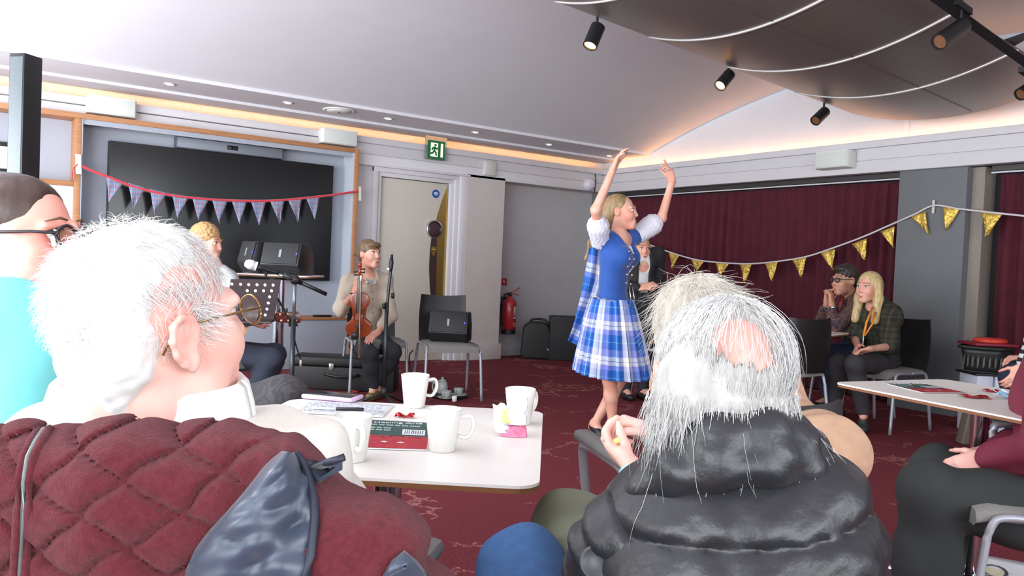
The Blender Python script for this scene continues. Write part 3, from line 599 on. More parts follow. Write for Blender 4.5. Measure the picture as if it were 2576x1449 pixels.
# mugs
MUG = mat('mug_white', (228, 228, 222), .22, var=.01)
def mug(px, py, phi, label):
    p = onz(px, py, HT); t = thing('mug', label, 'mug', p, 'tall white mugs')
    MB().lathe([(.027, .0), (.030, .003), (.036, .055), (.041, .094), (.0395, .095), (.037, .09), (.033, .055), (.027, .012), (0, .010)], p, n=28).build('body', MUG, t, smooth=True)
    f = face(phi); h = smooth_path([p+f*.036+V3(0, 0, .077), p+f*.062+V3(0, 0, .078), p+f*.068+V3(0, 0, .055), p+f*.055+V3(0, 0, .032), p+f*.033+V3(0, 0, .034)], 5)
    MB().tube(h, .0048, 8, flat=1.5, hint=np.cross(f, UP)).build('handle', MUG, t, smooth=True); return t
mug(1042, 1024, 60, 'tall white mug at the far edge of the front table, no handle showing')
mug(884, 1158, 150, 'white mug nearest the old man with its handle towards the lens')
mug(1112, 1133, 88, 'white mug in the middle of the front table, handle to the right, beside leaflet')
mug(1306, 1066, 40, 'white mug at the right end of the front table behind snack packet')
# phone
PH = [onz(766, 996, .745), onz(874, 1006, .745), onz(908, 990, .745), onz(800, 981, .745)]
c = sum(PH)/4; u = PH[1]-PH[0]; u /= np.linalg.norm(u); v = np.cross(UP, u); L1, L2 = .082, .042
t = thing('phone', 'black phone in a lilac case lying on the front table', 'phone', (c[0], c[1], HT+.002))
c = V3(c[0], c[1], HT+.010)
MB().obox(c, u*L1, v*L2, UP*.007).build('case', mat('lilac_plastic', (222, 190, 226), .4), t, bevel=.006)
MB().obox(c+UP*.0062, u*(L1-.006), v*(L2-.006), UP*.0015).build('screen', GLOSS, t, bevel=.002)
MB().obox(c+u*.02-v*(L2+.0), u*.008, v*.002, UP*.002).build('button', mat('lilac_plastic', (222, 190, 226), .4), t, bevel=.001)
# papers, pen, leaflet, wrapper, packet
PAPER = mat('paper', (226, 228, 232), .7, var=.02); INK = mat('ink_grey', (148, 158, 172), .8, var=0)
def sheet(name, corners, label, cat, mt, dz=.0012, th=.0012, kind='thing'):
    c = sum(corners)/4; t = thing(name, label, cat, c)
    n = 7; G = [[(corners[0]*(1-a)+corners[1]*a)*(1-b_)+(corners[3]*(1-a)+corners[2]*a)*b_+V3(0, 0, dz) for a in np.linspace(0, 1, n)] for b_ in np.linspace(0, 1, n)]
    MB().grid(G, thick=-th).build('sheet', mt, t, smooth=True); return t, G
def on(cs, a, b, dz=0): return (cs[0]*(1-a)+cs[1]*a)*(1-b)+(cs[3]*(1-a)+cs[2]*a)*b+V3(0, 0, dz)
cs = [onz(735, 1040, HT), onz(962, 1052, HT), onz(992, 1022, HT), onz(770, 1008, HT)]
t, G = sheet('paper', cs, 'printed white sheets spread under the lilac phone on the front table', 'paper', PAPER, .002)
m = MB()
for r in range(8):
    x = .05
    while x < .9:
        w_ = random.uniform(.02, .07); m.add([on(cs, x, .14+r*.095, .0045), on(cs, x+w_, .14+r*.095, .0045), on(cs, x+w_, .165+r*.095, .0045), on(cs, x, .165+r*.095, .0045)], [(0, 1, 2, 3)]); x += w_+.015
o = m.build('print_lines', INK, t); o['kind'] = 'stuff'
a, b = onz(846, 1028, HT+.008), onz(915, 1030, HT+.008)
t = thing('pen', 'black capped pen on the printed sheets', 'pen', (a+b)/2)
MB().tube([a-(b-a)*.9, a], .0038, 8).build('barrel', PAPER, t, smooth=True)
MB().tube([a, b-(b-a)*.05, b], [.005, .005, .003], 8).build('cap', BLACKP, t, smooth=True)
def leaflet(cs, label, lettering=True):
    t, G = sheet('leaflet', cs, label, 'leaflet', PAPER, .0016)
    q = lambda a0, a1, b0, b1, mt, nm, dz: MB().grid([[on(cs, a, b, dz) for a in np.linspace(a0, a1, 5)] for b in np.linspace(b0, b1, 5)]).build(nm, mt, t)
    q(.015, .985, .42, .975, mat('leaflet_green', (44, 74, 68), .6, var=.08), 'green_panel', .0036)
    q(.015, .985, .02, .42, mat('leaflet_red', (172, 40, 52), .6, var=.25, scale=60), 'red_panel', .0037)
    ux = cs[1]-cs[0]; uy = cs[3]-cs[0]; wd = np.linalg.norm(ux)
    sw = mat('sign_white', (225, 230, 235), .5, var=0)
    text_mesh('lettering', 'Healing Arts', wd*.175, on(cs, .5, .90, .0042), ux, uy, sw, t, .0002)
    for b_, wds in ((.775, (.1, .09, .11, .08, .1, .16)), (.665, (.07, .08, .12)), (.585, (.06, .1, .1))):
        x = .08; m = MB()
        for w_ in wds: m.add([on(cs, x, b_, .004), on(cs, x+w_, b_, .004), on(cs, x+w_, b_+.045, .004), on(cs, x, b_+.045, .004)], [(0, 1, 2, 3)]); x += w_+.025
        m.build('small_print', mat('print_pale', (150, 170, 166), .6, var=0), t)
    q(.58, .93, .47, .66, sw, 'white_label', .0041)
    m = MB(); x = .61
    for k in range(9):
        s = random.uniform(-.01, .012); m.add([on(cs, x, .5, .0046), on(cs, x+.012, .5, .0046), on(cs, x+.022+s, .63, .0046), on(cs, x+.010+s, .63, .0046)], [(0, 1, 2, 3)]); x += .034
    m.build('handwriting', mat('ink_dark', (70, 74, 78), .7, var=0), t)
    dk = mat('leaflet_dark', (70, 22, 34), .7, var=0); pk = mat('leaflet_pink', (232, 190, 196), .6, var=0)
    for cx, cy, r_, mt in ((.22, .33, .10, dk), (.78, .33, .10, dk), (.5, .36, .12, dk)):
        MB().tube([on(cs, cx+r_*math.cos(a), cy+r_*.55*math.sin(a), .0044) for a in arc(9, .4, 2.9)], wd*.008, 4, flat=.1).build('drawn_curl', mt, t)
    for cx, cy in ((.3, .2), (.56, .19)):
        MB().add([on(cs, cx-.06, cy, .0045), on(cs, cx+.02, cy-.025, .0045), on(cs, cx+.08, cy, .0045), on(cs, cx+.01, cy+.035, .0045)], [(0, 1, 2, 3)]).build('pink_mark', pk, t)
    return t
leaflet([onz(914, 1131, HT), onz(1075, 1136, HT), onz(1084, 1066, HT), onz(921, 1057, HT)], 'green and red printed leaflet between the mugs on the front table')
leaflet([onz(2321, 990, HT), onz(2432, 990, HT), onz(2320, 966, HT), onz(2218, 964, HT)], 'green and red printed leaflet on the table at the right')
def crumple(name, px, py, label, cat, mts, size, hgt, seed, lo=HT, n=60, phi=90):
    """creased foil or film: a folded strip of facets"""
    rg = np.random.default_rng(seed); p = onz(px, py, lo); t = thing(name, label, cat, p); f = face(phi); g = np.cross(UP, f)
    for k, mt in enumerate(mts):
        G = []
        for i in range(9):
            a = i/8; row = []
            for j in range(7):
                b_ = j/6; h_ = hgt*(.25+.75*math.sin(math.pi*b_))*(.6+.4*math.sin(a*9+k*2))*rg.uniform(.45, 1.0)
                row.append(p+f*(a-.5+ (k-.5*(len(mts)-1))*.5)*size+g*((b_-.5)*size*.6+rg.uniform(-.1, .1)*size)+V3(0, 0, .002+max(0, h_)))
            G.append(row)
        MB().grid(G, thick=.0006).build(('film', 'film_end', 'film_flap')[k], mt, t)
    return t
FOILR = mat('red_foil', (176, 28, 40), .25, .6, var=.3, scale=90); FOILP = mat('pink_film', (240, 130, 164), .3, .1, var=.12, scale=60)
FILMW = mat('white_film', (226, 230, 236), .25, var=.12, scale=80); FILMY = mat('yellow_film', (232, 218, 130), .35, var=.1, scale=40); FILMB = mat('blue_film', (150, 196, 226), .35, var=.15, scale=40)
crumple('sweet_wrapper', 1018, 1050, 'crumpled red foil sweet wrapper behind the leaflet on the front table', 'wrapper', [FOILR], .05, .016, 3)
crumple('sweet_wrapper', 2452, 1001, 'crumpled red foil wrapper beside the leaflet on the right table', 'wrapper', [FOILR], .09, .014, 5)
crumple('sweet_wrapper', 2505, 987, 'smaller red wrapper at the far side of the right table', 'wrapper', [FOILR, FILMW], .06, .014, 6)
crumple('snack_packet', 2560, 1004, 'yellow and blue crumpled packet at the picture edge on right table', 'packet', [FILMB, FILMY], .09, .035, 9)
# the pink and white packet standing scrunched before the right-hand mug
p = onz(1288, 1100, HT); t = thing('snack_packet', 'scrunched pink and white snack packet before the right mug', 'packet', p)
def packet(nm, mt, cx, z0, w0, z1, w1, seed, lean, dpt=.018):
    rg = np.random.default_rng(seed); G = []
    for i in range(9):
        a = i/8; row = []
        for j in range(13):
            th = 2*math.pi*j/12; w_ = w0+(w1-w0)*a
            rr = rg.uniform(.82, 1.12) if 0 < j < 12 else 1
            row.append(p+RH*(cx+lean*a+w_*math.cos(th)*rr)+FH*(dpt*math.sin(th)*rr*(1-a*.5)+.012+.03*a)+UP*(z0+(z1-z0)*a+(rg.uniform(-.006, .006) if 0 < i else .001)))
        row[-1] = row[0]; G.append(row)
    MB().grid(G).build(nm, mt, t)
packet('pink_end', FOILP, .004, .0, .034, .056, .028, 1, -.004)
packet('white_body', FILMW, .006, .03, .030, .098, .018, 2, .012, .02)
packet('white_flap', FILMW, -.02, .008, .022, .07, .02, 3, -.012, .012)
packet('yellow_patch', FILMY, -.014, .035, .016, .06, .012, 4, 0, .02)

# ------------------------------------------------------------------ stage gear
def wedge(name, c, f, w, h, d, label, logo=True):
    """stage monitor: cabinet with bevelled grille front, badge and blue lamp"""
    f = V3(*f); s = np.cross(f, UP); t = thing(name, label, 'loudspeaker', c, 'black wedge loudspeakers'); c = V3(*c)
    P = lambda a, b, z: c+s*a*w/2+f*b*d/2+UP*z*h
    prof = [(-1, 0), (.55, 0), (1, .30), (.62, 1), (-.45, 1), (-1, .55)]
    MB().prism([P(-1, b, z) for b, z in prof], s*w).build('cabinet', BLACKP, t, bevel=.008)
    GR = mat('speaker_grille', (38, 39, 42), .6, .2, var=.2, scale=400)
    q = [P(-.9, .985, .34), P(.9, .985, .34), P(.9, .64, .97), P(-.9, .64, .97)]; n_ = np.cross(q[1]-q[0], q[3]-q[0]); n_ /= np.linalg.norm(n_)
    if n_@f < 0: n_ = -n_
    MB().prism(q, n_*.008).build('grille', GR, t, bevel=.003)
    q2 = [P(-.9, .57, .03), P(.9, .57, .03), P(.9, .985, .29), P(-.9, .985, .29)]; MB().prism(q2, f*.004).build('lower_grille', GR, t)
    mid = (q[0]+q[1]+q[2]+q[3])/4+n_*.009; uy = (q[3]-q[0])/np.linalg.norm(q[3]-q[0])
    MB().obox(mid, s*.009, uy*.03, n_*.002).build('badge', mat('badge_grey', (140, 142, 146), .4, .3), t)
    MB().lathe([(.007, 0), (.007, .004), (0, .005)], mid-s*w*.43+uy*.0, n_, 10).build('blue_lamp', mat('blue_led', (40, 40, 255), .4, emit=(40, 40, 255), es=4, var=0), t)
    return t
fsc = face(162); p = V3(p_sc[0], p_sc[1], .478); wedge('wedge_speaker', p+face(72)*.015-fsc*.02, face(185), .33, .255, .30, 'black wedge loudspeaker standing on the grey chair by the door')
tz = kt[2]; p = at(722, 690, 5.9); wedge('wedge_speaker', (p[0], p[1], tz), face(190), .30, .235, .28, 'black wedge loudspeaker at the right end of the tall table')
p = at(648, 688, 6.0); wedge('wedge_speaker', (p[0], p[1], tz), face(225), .24, .24, .22, 'dark loudspeaker at the left end of tall table behind the microphone')
GLED = mat('green_led', (40, 200, 60), .4, emit=(30, 230, 60), es=3, var=0)
# black thin column loudspeaker at the left
ct, cb = at(66, 140, 4.3), at(58, 440, 4.3)
t = thing('column_speaker', 'tall slim black column loudspeaker at the left beside shelving', 'loudspeaker', (ct[0], ct[1], 0))
X, Y = face(84), face(174)     # front grille turned slightly left of the lens
fr, sd = .075, .078
MB().obox(V3(ct[0], ct[1], ct[2]/2+.25), face(104)*sd/2*1.3, face(194)*.06, UP*(ct[2]/2-.25)).build('column', BLACKP, t, bevel=.006)
fn = face(194); sx = face(104)
gm = mat('column_grille', (92, 98, 102), .5, .5, var=.45, scale=420)
MB().obox(V3(ct[0], ct[1], ct[2]/2+.25)+fn*.061, sx*(sd/2*1.3-.008), fn*.002, UP*(ct[2]/2-.27)).build('grille', gm, t, bevel=.002)
MB().obox(V3(ct[0], ct[1], .25), sx*.2, fn*.2, UP*.25).build('bass_box', BLACKP, t, bevel=.01)
# black microphone boom stand and white microphone
STM = mat('stand_metal', (60, 66, 68), .35, .6, var=.05)
d0 = 5.0; hub = at(742, 704, d0); m_end = at(625, 664, d0-.1); tail = at(821, 740, d0+.12); foot = V3(hub[0], hub[1], 0)
def stand_base(t, c, r=.30):
    for k in range(3):
        a = k*2.094+.5; MB().tube([V3(c[0], c[1], .12), V3(c[0]+r*math.cos(a), c[1]+r*math.sin(a), .012)], .011, 8).build('leg', STM, t, smooth=True)
    MB().lathe([(.02, .09), (.026, .10), (.026, .15), (.018, .16)], (c[0], c[1], 0), n=12).build('collar', BLACKP, t, smooth=True)
t = thing('microphone_stand', 'black boom microphone stand before the guitarist', 'microphone stand', foot)
stand_base(t, foot)
MB().tube([V3(foot[0], foot[1], .1), V3(foot[0], foot[1], hub[2]-.25)], .0155, 10).build('lower_tube', STM, t, smooth=True)
MB().tube([V3(foot[0], foot[1], hub[2]-.27), hub], .011, 10).build('upper_tube', mat('stand_silver', (150, 160, 162), .3, .7), t, smooth=True)
arm_a = at(672, 678, d0-.06)
MB().tube([arm_a, tail], .0085, 8).build('boom', mat('stand_silver', (150, 160, 162), .3, .7), t, smooth=True)
MB().tube([hub+(tail-hub)*.22, tail], .013, 8).build('counterweight', STM, t, smooth=True)
MB().tube([hub-(tail-hub)*.35, hub+(tail-hub)*.2], .016, 8).build('clutch', BLACKP, t, smooth=True)
MB().lathe([(.028, -.02), (.032, 0), (.028, .02)], hub+V3(0, 0, .0), FH, 14).build('hub', BLACKP, t, smooth=True)
t = thing('microphone', 'white topped vocal microphone on the boom stand', 'microphone', m_end)
MM = mat('mic_silver', (226, 228, 230), .3, .3)
ax = arm_a-m_end; ax /= np.linalg.norm(ax)
MB().lathe([(0, -.045), (.02, -.04), (.031, -.015), (.031, .005), (.026, .02)], m_end+ax*.02, ax, 16).build('grille', MM, t, smooth=True)
MB().lathe([(.029, .02), (.029, .032)], m_end+ax*.02, ax, 16).build('ring', MM, t)
MB().lathe([(.022, .032), (.018, .06), (.013, .15), (.012, .17)], m_end+ax*.02, ax, 14).build('handle', BLACKM, t, smooth=True)
MB().tube(smooth_path([arm_a, arm_a+V3(.02, .02, -.1), hub+V3(.02, .03, -.35), hub+V3(-.03, .03, -.7), V3(foot[0]-.05, foot[1]+.2, .02)], 6), .004, 6).build('cable', BLACKP, t, smooth=True)
# second microphone stand beside the fiddle player
d1 = 6.15; top = at(985, 642, d1); bend = at(982, 688, d1); low = at(972, 760, d1); ft = at(966, 1010, d1)
t = thing('microphone_stand', 'straight black microphone stand beside the fiddle player', 'microphone stand', (ft[0], ft[1], 0))
ft = V3(ft[0], ft[1], 0); stand_base(t, ft, .26)
MB().tube([ft+V3(0, 0, .1), at(973, 760, d1)], .0155, 10).build('lower_tube', STM, t, smooth=True)
MB().tube(smooth_path([at(974, 790, d1), at(976, 745, d1), at(981, 700, d1), at(984, 668, d1)], 4), .012, 10).build('upper_tube', STM, t, smooth=True)
for q in ((966, 770), (988, 744)): MB().lathe([(.018, -.012), (.024, 0), (.018, .012)], at(q[0], q[1], d1-.02), CR, 12).build('knob', BLACKP, t, smooth=True)
MB().tube([at(984, 672, d1), at(986, 640, d1)], [.013, .010], 10).build('clip', BLACKP, t, smooth=True)
t = thing('microphone', 'small black microphone on the stand beside the fiddle player', 'microphone', at(983, 672, d1))
MB().lathe([(.011, -.02), (.016, .0), (.018, .05), (.012, .085), (0, .09)], at(983, 676, d1-.02), at(986, 640, d1)-at(983, 676, d1), 12).build('body', BLACKP, t, smooth=True)
MB().lathe([(.014, -.02), (.015, .0)], at(978, 674, d1-.02), at(986, 640, d1)-at(983, 676, d1), 12).build('silver_ring', MM, t, smooth=True)
# music stand with a pierced black desk
d2 = 4.75; PX = lambda x, y: at(560+x/3.293, 560+y/3.293, d2+(y-470)/3.293*.0006)
c0, c1, c2, c3 = PX(70, 468), PX(485, 472), PX(425, 805), PX(20, 800)
desk_c = (c0+c1+c2+c3)/4; t = thing('music_stand', 'black music stand with a pierced desk before the guitarist', 'music stand', (desk_c[0], desk_c[1], 0))
n_ = np.cross(c1-c0, c3-c0); n_ /= np.linalg.norm(n_)
if n_@FH > 0: n_ = -n_
DESK = mat('desk_dark', (44, 32, 36), .5, var=.04)
MB().prism([c0, c1, c2, c3], n_*.004).build('desk', DESK, t)
HOL = mat('hole_light', (206, 206, 206), .6, var=0)
holes = [(80, 507), (152, 509), (219, 512), (288, 513), (354, 515), (421, 516), (207, 562), (275, 563), (342, 563), (408, 563), (392, 613), (381, 664), (238, 714), (304, 714), (370, 714), (226, 763), (291, 763), (356, 763)]
for hx, hy in holes: MB().lathe([(.0092, .0), (.0092, .002)], PX(hx, hy)+n_*.0045, n_, 12).build('hole', HOL, t)
lip = MB().obox((c2+c3)/2+n_*.03, (c2-c3)/2, n_*.03, UP*.004).build('ledge', DESK, t)
pf = at(560+105/3.293, 560+800/3.293, d2+.04); pf0 = V3(pf[0], pf[1], 0)
MB().tube([pf0+V3(0, 0, .1), pf+V3(0, 0, -.02)], .013, 10).build('lower_tube', STM, t, smooth=True)
MB().tube([pf+V3(0, 0, -.1), (c0+c1+c2+c3)/4-n_*.02], .010, 8).build('neck', BLACKM, t, smooth=True)
MB().lathe([(.018, -.02), (.02, 0), (.018, .025)], pf+V3(0, 0, -.03), UP, 12).build('collar', STM, t, smooth=True)
stand_base(t, pf0, .25)
# black cases, bag and cables on the floor
CASE = mat('case_black', (30, 29, 30), .6, var=.1, scale=40, bump=.1)
p = V3(2.95, 6.9, 0); u = V3(.99, -.14, 0); v = V3(.14, .99, 0)
a, b = at(742, 890, 7.0), at(1000, 885, 7.0); c = (a+b)/2; hw = np.linalg.norm(b-a)/2
t = thing('flight_case', 'long low black equipment case on the floor before the shelving', 'case', (c[0], c[1], 0))
U_ = RH; W_ = FH; zt_ = a[2]
MB().obox((c[0], c[1], zt_*.36), U_*hw, W_*.16, UP*zt_*.36).build('body', CASE, t, bevel=.02)
MB().obox((c[0], c[1], zt_*.865), U_*hw, W_*.162, UP*zt_*.135).build('lid', CASE, t, bevel=.02)
for q in (-.2, .45): MB().obox(V3(c[0], c[1], zt_*.72)+U_*hw*q-W_*.165, U_*.02, W_*.004, UP*.03).build('latch', mat('latch_metal', (170, 168, 160), .35, .8), t, bevel=.003)
MB().tube(smooth_path([V3(c[0], c[1], zt_*.5)-W_*.17-U_*.15, V3(c[0], c[1], zt_*.44)-W_*.2, V3(c[0], c[1], zt_*.5)-W_*.17+U_*.15], 5), .012, 6).build('handle', BLACKP, t, smooth=True)
a = at(1338, 820, 9.75); f0 = onz(1345, 902, 0)
bd = MB(); pr = [(-.20, 0), (.26, 0), (.28, .05), (.10, .43), (.05, .47), (-.13, .47), (-.21, .40), (-.235, .06)]
c = V3(f0[0]+.05, f0[1]-.02, 0)
t = thing('soft_bag', 'black padded carry bag slumped on the floor under the extinguisher', 'bag', c)
MB().prism([c+RH*x*1.0-FH*.1+UP*z*.98 for x, z in pr], FH*.22).build('body', CASE, t, bevel=.045, seg=4)
MB().tube(smooth_path([c+RH*-.14+UP*.44-FH*.02, c+RH*-.10+UP*.49-FH*.02, c+RH*.05+UP*.49-FH*.02, c+RH*.11+UP*.42-FH*.02], 5), .016, 6).build('strap', CASE, t, smooth=True)
MB().obox(c+RH*.12+UP*.12-FH*.105, RH*.03+UP*-.02, FH*.004, UP*.012).build('badge', mat('badge_grey', (140, 142, 146), .4, .3), t)
a = at(1440, 850, 9.6); c = V3(*floor(1435, 905)); c = V3(c[0], c[1]+.05, 0); hh = at(1410, 798, np.linalg.norm((c-CPOS)*V3(1, 1, 0)))[2]
t = thing('bass_speaker', 'black boxy loudspeaker cabinet on the floor behind the dancer skirt', 'loudspeaker', c)
MB().obox(c+UP*.27, RH*.25, FH*.2, UP*.27).build('cabinet', CASE, t, bevel=.012)
MB().obox(c+UP*.27-FH*.202, RH*.235, FH*.004, UP*.25).build('grille', mat('speaker_grille2', (34, 34, 36), .7, var=.2, scale=300), t, bevel=.003)
# tea tray under the speaker chair
EARTH = mat('teaware', (176, 184, 180), .3, var=.06)
c = onz(1128, 998, .0); t = thing('tray', 'round black tray of tea things on the carpet under a chair', 'tray', c)
MB().lathe([(.155, .0), (.172, .012), (.176, .02), (.170, .02), (.16, .008), (0, .006)], c, n=36).build('dish', BLACKP, t, smooth=True)
def saucer(px, py, cup, label):
    q = onz(px, py, .01)
    s_ = thing('saucer', 'pale saucer under the %s' % cup, 'saucer', q, 'pale saucers on the tray')
    MB().lathe([(.03, 0), (.05, .004), (.072, .016), (.070, .018), (.045, .008), (0, .007)], q, n=24).build('dish', EARTH, s_, smooth=True)
    k_ = thing('cup', label, 'cup', q+V3(0, 0, .009), 'pale cups on the tray')
    MB().lathe([(.024, .009), (.034, .02), (.042, .06), (.043, .066), (.040, .066), (.032, .024), (0, .018)], q, n=24).build('bowl', EARTH, k_, smooth=True)
    MB().lathe([(.0, .056), (.039, .056), (.039, .05)], q, n=20).build('tea', mat('tea', (96, 66, 46), .2, var=0), k_)
    d = face(200); MB().tube(smooth_path([q+d*.04+UP*.055, q+d*.064+UP*.05, q+d*.06+UP*.03, q+d*.035+UP*.028], 4), .0045, 6).build('handle', EARTH, k_, smooth=True)
saucer(1122, 1003, 'cup nearest the teapot', 'pale cup in front of the teapot on the floor tray')
saucer(1153, 996, 'cup right of the teapot', 'pale cup right of the teapot on the floor tray')
q = onz(1112, 990, .008); t = thing('teapot', 'small pale teapot with knobbed lid on the floor tray', 'teapot', q)
MB().lathe([(.04, 0), (.048, .01), (.05, .05), (.042, .095), (.03, .112)], q, n=24).build('body', EARTH, t, smooth=True)
MB().lathe([(.032, .111), (.028, .122), (.009, .128), (.012, .142), (0, .148)], q, n=18).build('lid', EARTH, t, smooth=True)
MB().tube(smooth_path([q-RH*.045+UP*.09, q-RH*.082+UP*.085, q-RH*.08+UP*.03, q-RH*.048+UP*.02], 5), .007, 6).build('handle', EARTH, t, smooth=True)
MB().tube(smooth_path([q+FH*.045+UP*.04, q+FH*.07+UP*.07, q+FH*.085+UP*.1], 4), [.014, .013, .012, .011, .010, .009, .008, .008, .007][:9], 8).build('spout', EARTH, t, smooth=True)
q = onz(1143, 1010, .008); t = thing('milk_jug', 'tiny white milk jug at the front of the tray', 'jug', q)
MB().lathe([(.017, 0), (.02, .004), (.021, .03), (.022, .045), (.019, .045), (.017, .008), (0, .006)], q, n=16).build('body', MUG, t, smooth=True)
q = onz(1092, 962, 0); t = thing('folded_napkin', 'small folded white paper lying on the carpet behind the tray', 'paper', q)
MB().prism([q-RH*.06+UP*.002, q+RH*.03-FH*.03+UP*.002, q+RH*.045+FH*.05+UP*.002], UP*.012).build('paper', PAPER, t)
# loose cables
for k, (pts, l) in enumerate((([(1040, 880, .40), (1030, 895, .34), (1033, 930, .2), (1050, 955, .05), (1062, 968, .01), (1080, 985, .01)], 'thin black cable hanging from the speaker chair to the carpet'),)):
    P_ = [at(x, y, 6.9) for x, y, z in pts]; o = MB().tube(smooth_path(P_, 6), .006, 6).build('cable', BLACKP, smooth=True); tag(o, l, 'cable')
P_ = smooth_path([onz(840, 972, .006), onz(900, 985, .006), onz(905, 968, .006), onz(880, 975, .006)], 6); o = MB().tube(P_, .007, 6).build('cable', RED, smooth=True); tag(o, 'red cable lying on the carpet before the long case', 'cable')
P_ = smooth_path([V3(kt[0], kt[1], tz+.006)-FH*.22, V3(kt[0], kt[1], tz-.02)-FH*.27, at(726, 800, 5.75), at(745, 870, 6.0), at(757, 905, 6.2)], 5); t = thing('plug_lead', 'black lead with a silver plug hanging before the long case', 'cable', P_[-1])
MB().tube(P_, .005, 6).build('lead', BLACKP, t, smooth=True); MB().tube([P_[-1], P_[-1]+V3(0, 0, -.05)], .010, 8).build('plug', MM, t, smooth=True)
a = ony(797, 792, 7.85); t = thing('remote_control', 'slim black remote on the oak ledge below the big screen', 'remote control', (a[0], 7.85, ledge_z))
MB().obox((a[0]+.06, 7.85, ledge_z+.012), (.10, 0, 0), (0, .022, 0), (0, 0, .01)).build('body', BLACKP, t, bevel=.006)
for k in range(4): MB().obox((a[0]-.01+k*.035, 7.845, ledge_z+.0225), (.008, 0, 0), (0, .006, 0), (0, 0, .0015)).build('button', mat('badge_grey', (140, 142, 146), .4, .3), t)
# right side: storage basket on a white stool, bag under the table
c = onz(2478, 1060, 0); c = at(2480, 930, 6.2); g = V3(c[0], c[1], 0); zb_, zt_ = at(2480, 936, 6.2)[2], at(2480, 880, 6.2)[2]
t = thing('side_stool', 'white boxy stool below the black basket at the right edge', 'stool', g)
for k, x in enumerate((-.058, .058)): MB().obox(g+RH*x*1.25+UP*(zb_/2), RH*.062, FH*.12, UP*(zb_/2-.004)).build('panel', mat('stool_white', (212, 216, 232), .5), t, bevel=.004)
MB().obox(g+UP*(zb_-.008), RH*.16, FH*.14, UP*.008).build('top', BLACKP, t, bevel=.003)
t = thing('basket', 'black lattice plastic basket on the white stool by curtain', 'basket', g+UP*zb_)
def ring(z, rx, ry, r): return [g+UP*z+RH*rx*math.cos(a)*(abs(math.cos(a))+abs(math.sin(a)))**-.5+FH*ry*math.sin(a)*(abs(math.cos(a))+abs(math.sin(a)))**-.5 for a in arc(33, 0, 2*math.pi)]
BK = mat('basket_black', (38, 40, 40), .45, var=.1)
MB().tube(ring(zt_+.02, .22, .17, 0), .014, 6).build('rim', BK, t, smooth=True)
rows = [ring(zb_+.01+(zt_-zb_)*k/5, .17+.035*k/5, .13+.03*k/5, 0) for k in range(6)]
MB().grid(rows, thick=.004).build('wall', BK, t, smooth=True)
MB().prism(ring(zb_+.004, .17, .13, 0)[:-1], UP*.008).build('base', BK, t)
SLOT = mat('basket_slot', (92, 96, 92), .6, var=0)
for k in range(16):
    a = math.radians(180+k*12); z_ = zb_+(zt_-zb_)*.5; q_ = g+UP*z_+(RH*.197*math.cos(a)+FH*.152*math.sin(a))*1.0; n_ = RH*math.cos(a)+FH*math.sin(a); s_ = np.cross(UP, n_)
    MB().obox(q_+n_*.0, s_*.006+UP*.012, n_*.003, UP*.035).build('slot', SLOT, t)
t = thing('flying_disc', 'orange red flying disc lying on top of the black basket', 'disc', g+UP*(zt_+.06))
MB().lathe([(.118, 0), (.12, .012), (.112, .028), (.08, .034), (0, .034)], g+UP*(zt_+.062)+RH*.02, n=32).build('disc', mat('disc_orange', (206, 62, 44), .4), t, smooth=True)
t = thing('red_lid', 'dark red flat lid between basket and flying disc', 'lid', g+UP*(zt_+.034))
MB().obox(g+UP*(zt_+.048), RH*.165, FH*.13, UP*.012).build('lid', mat('lid_red', (132, 30, 48), .45), t, bevel=.008)
c = onz(2465, 1122, 0); t = thing('handbag', 'taupe handbag with a brass clasp on the floor under right table', 'bag', c)
BG = mat('taupe_leather', (104, 92, 82), .55, var=.06, bump=.1)
MB().prism([c-RH*.13, c+RH*.14, c+RH*.11+UP*.26, c-RH*.085+UP*.26], FH*.1).build('body', BG, t, bevel=.018, seg=3)
MB().prism([c-RH*.09+UP*.265-FH*.008, c+RH*.11+UP*.265-FH*.008, c+RH*.115+UP*.13-FH*.008, c-RH*.04+UP*.13-FH*.008], FH*.008).build('flap', BG, t, bevel=.003)
MB().lathe([(.016, 0), (.016, .008), (.01, .01), (0, .006)], c-RH*.055+UP*.185-FH*.01, -FH, 14).build('clasp', BRASS, t, smooth=True)
MB().tube(smooth_path([c-RH*.06+UP*.25+FH*.05, c-RH*.04+UP*.38+FH*.05, c+RH*.06+UP*.38+FH*.05, c+RH*.08+UP*.25+FH*.05], 5), .008, 6).build('strap', BG, t, smooth=True)
# dark glasses case and cups on the far table
p = onz(2003, 818, HT); t = thing('glasses_case', 'small dark object lying on the far table', 'case', p)
MB().lathe([(.03, 0), (.055, .01), (.05, .035), (.02, .05), (0, .052)], p+UP*.002, n=16).build('body', BLACKP, t, smooth=True)

# printed papers on the carpet at the lower right corner
cs = [onz(2440, 1449, .002), onz(2600, 1500, .002), onz(2590, 1420, .002), onz(2470, 1398, .002)]
t, G = sheet('magazine', cs, 'white printed magazine lying on the carpet at the lower right', 'magazine', PAPER, .004)
MB().add([on(cs, .1, .15, .007), on(cs, .6, .15, .007), on(cs, .6, .5, .007), on(cs, .1, .5, .007)], [(0, 1, 2, 3)]).build('printed_picture', mat('print_pale_yellow', (226, 222, 190), .6, var=.1), t)
MB().tube([on(cs, .35+.22*math.cos(a), .4+.22*math.sin(a), .008) for a in arc(15, 0, 6.28)], .006, 4, flat=.2).build('printed_ring', mat('ink_dark', (70, 74, 78), .7, var=0), t)
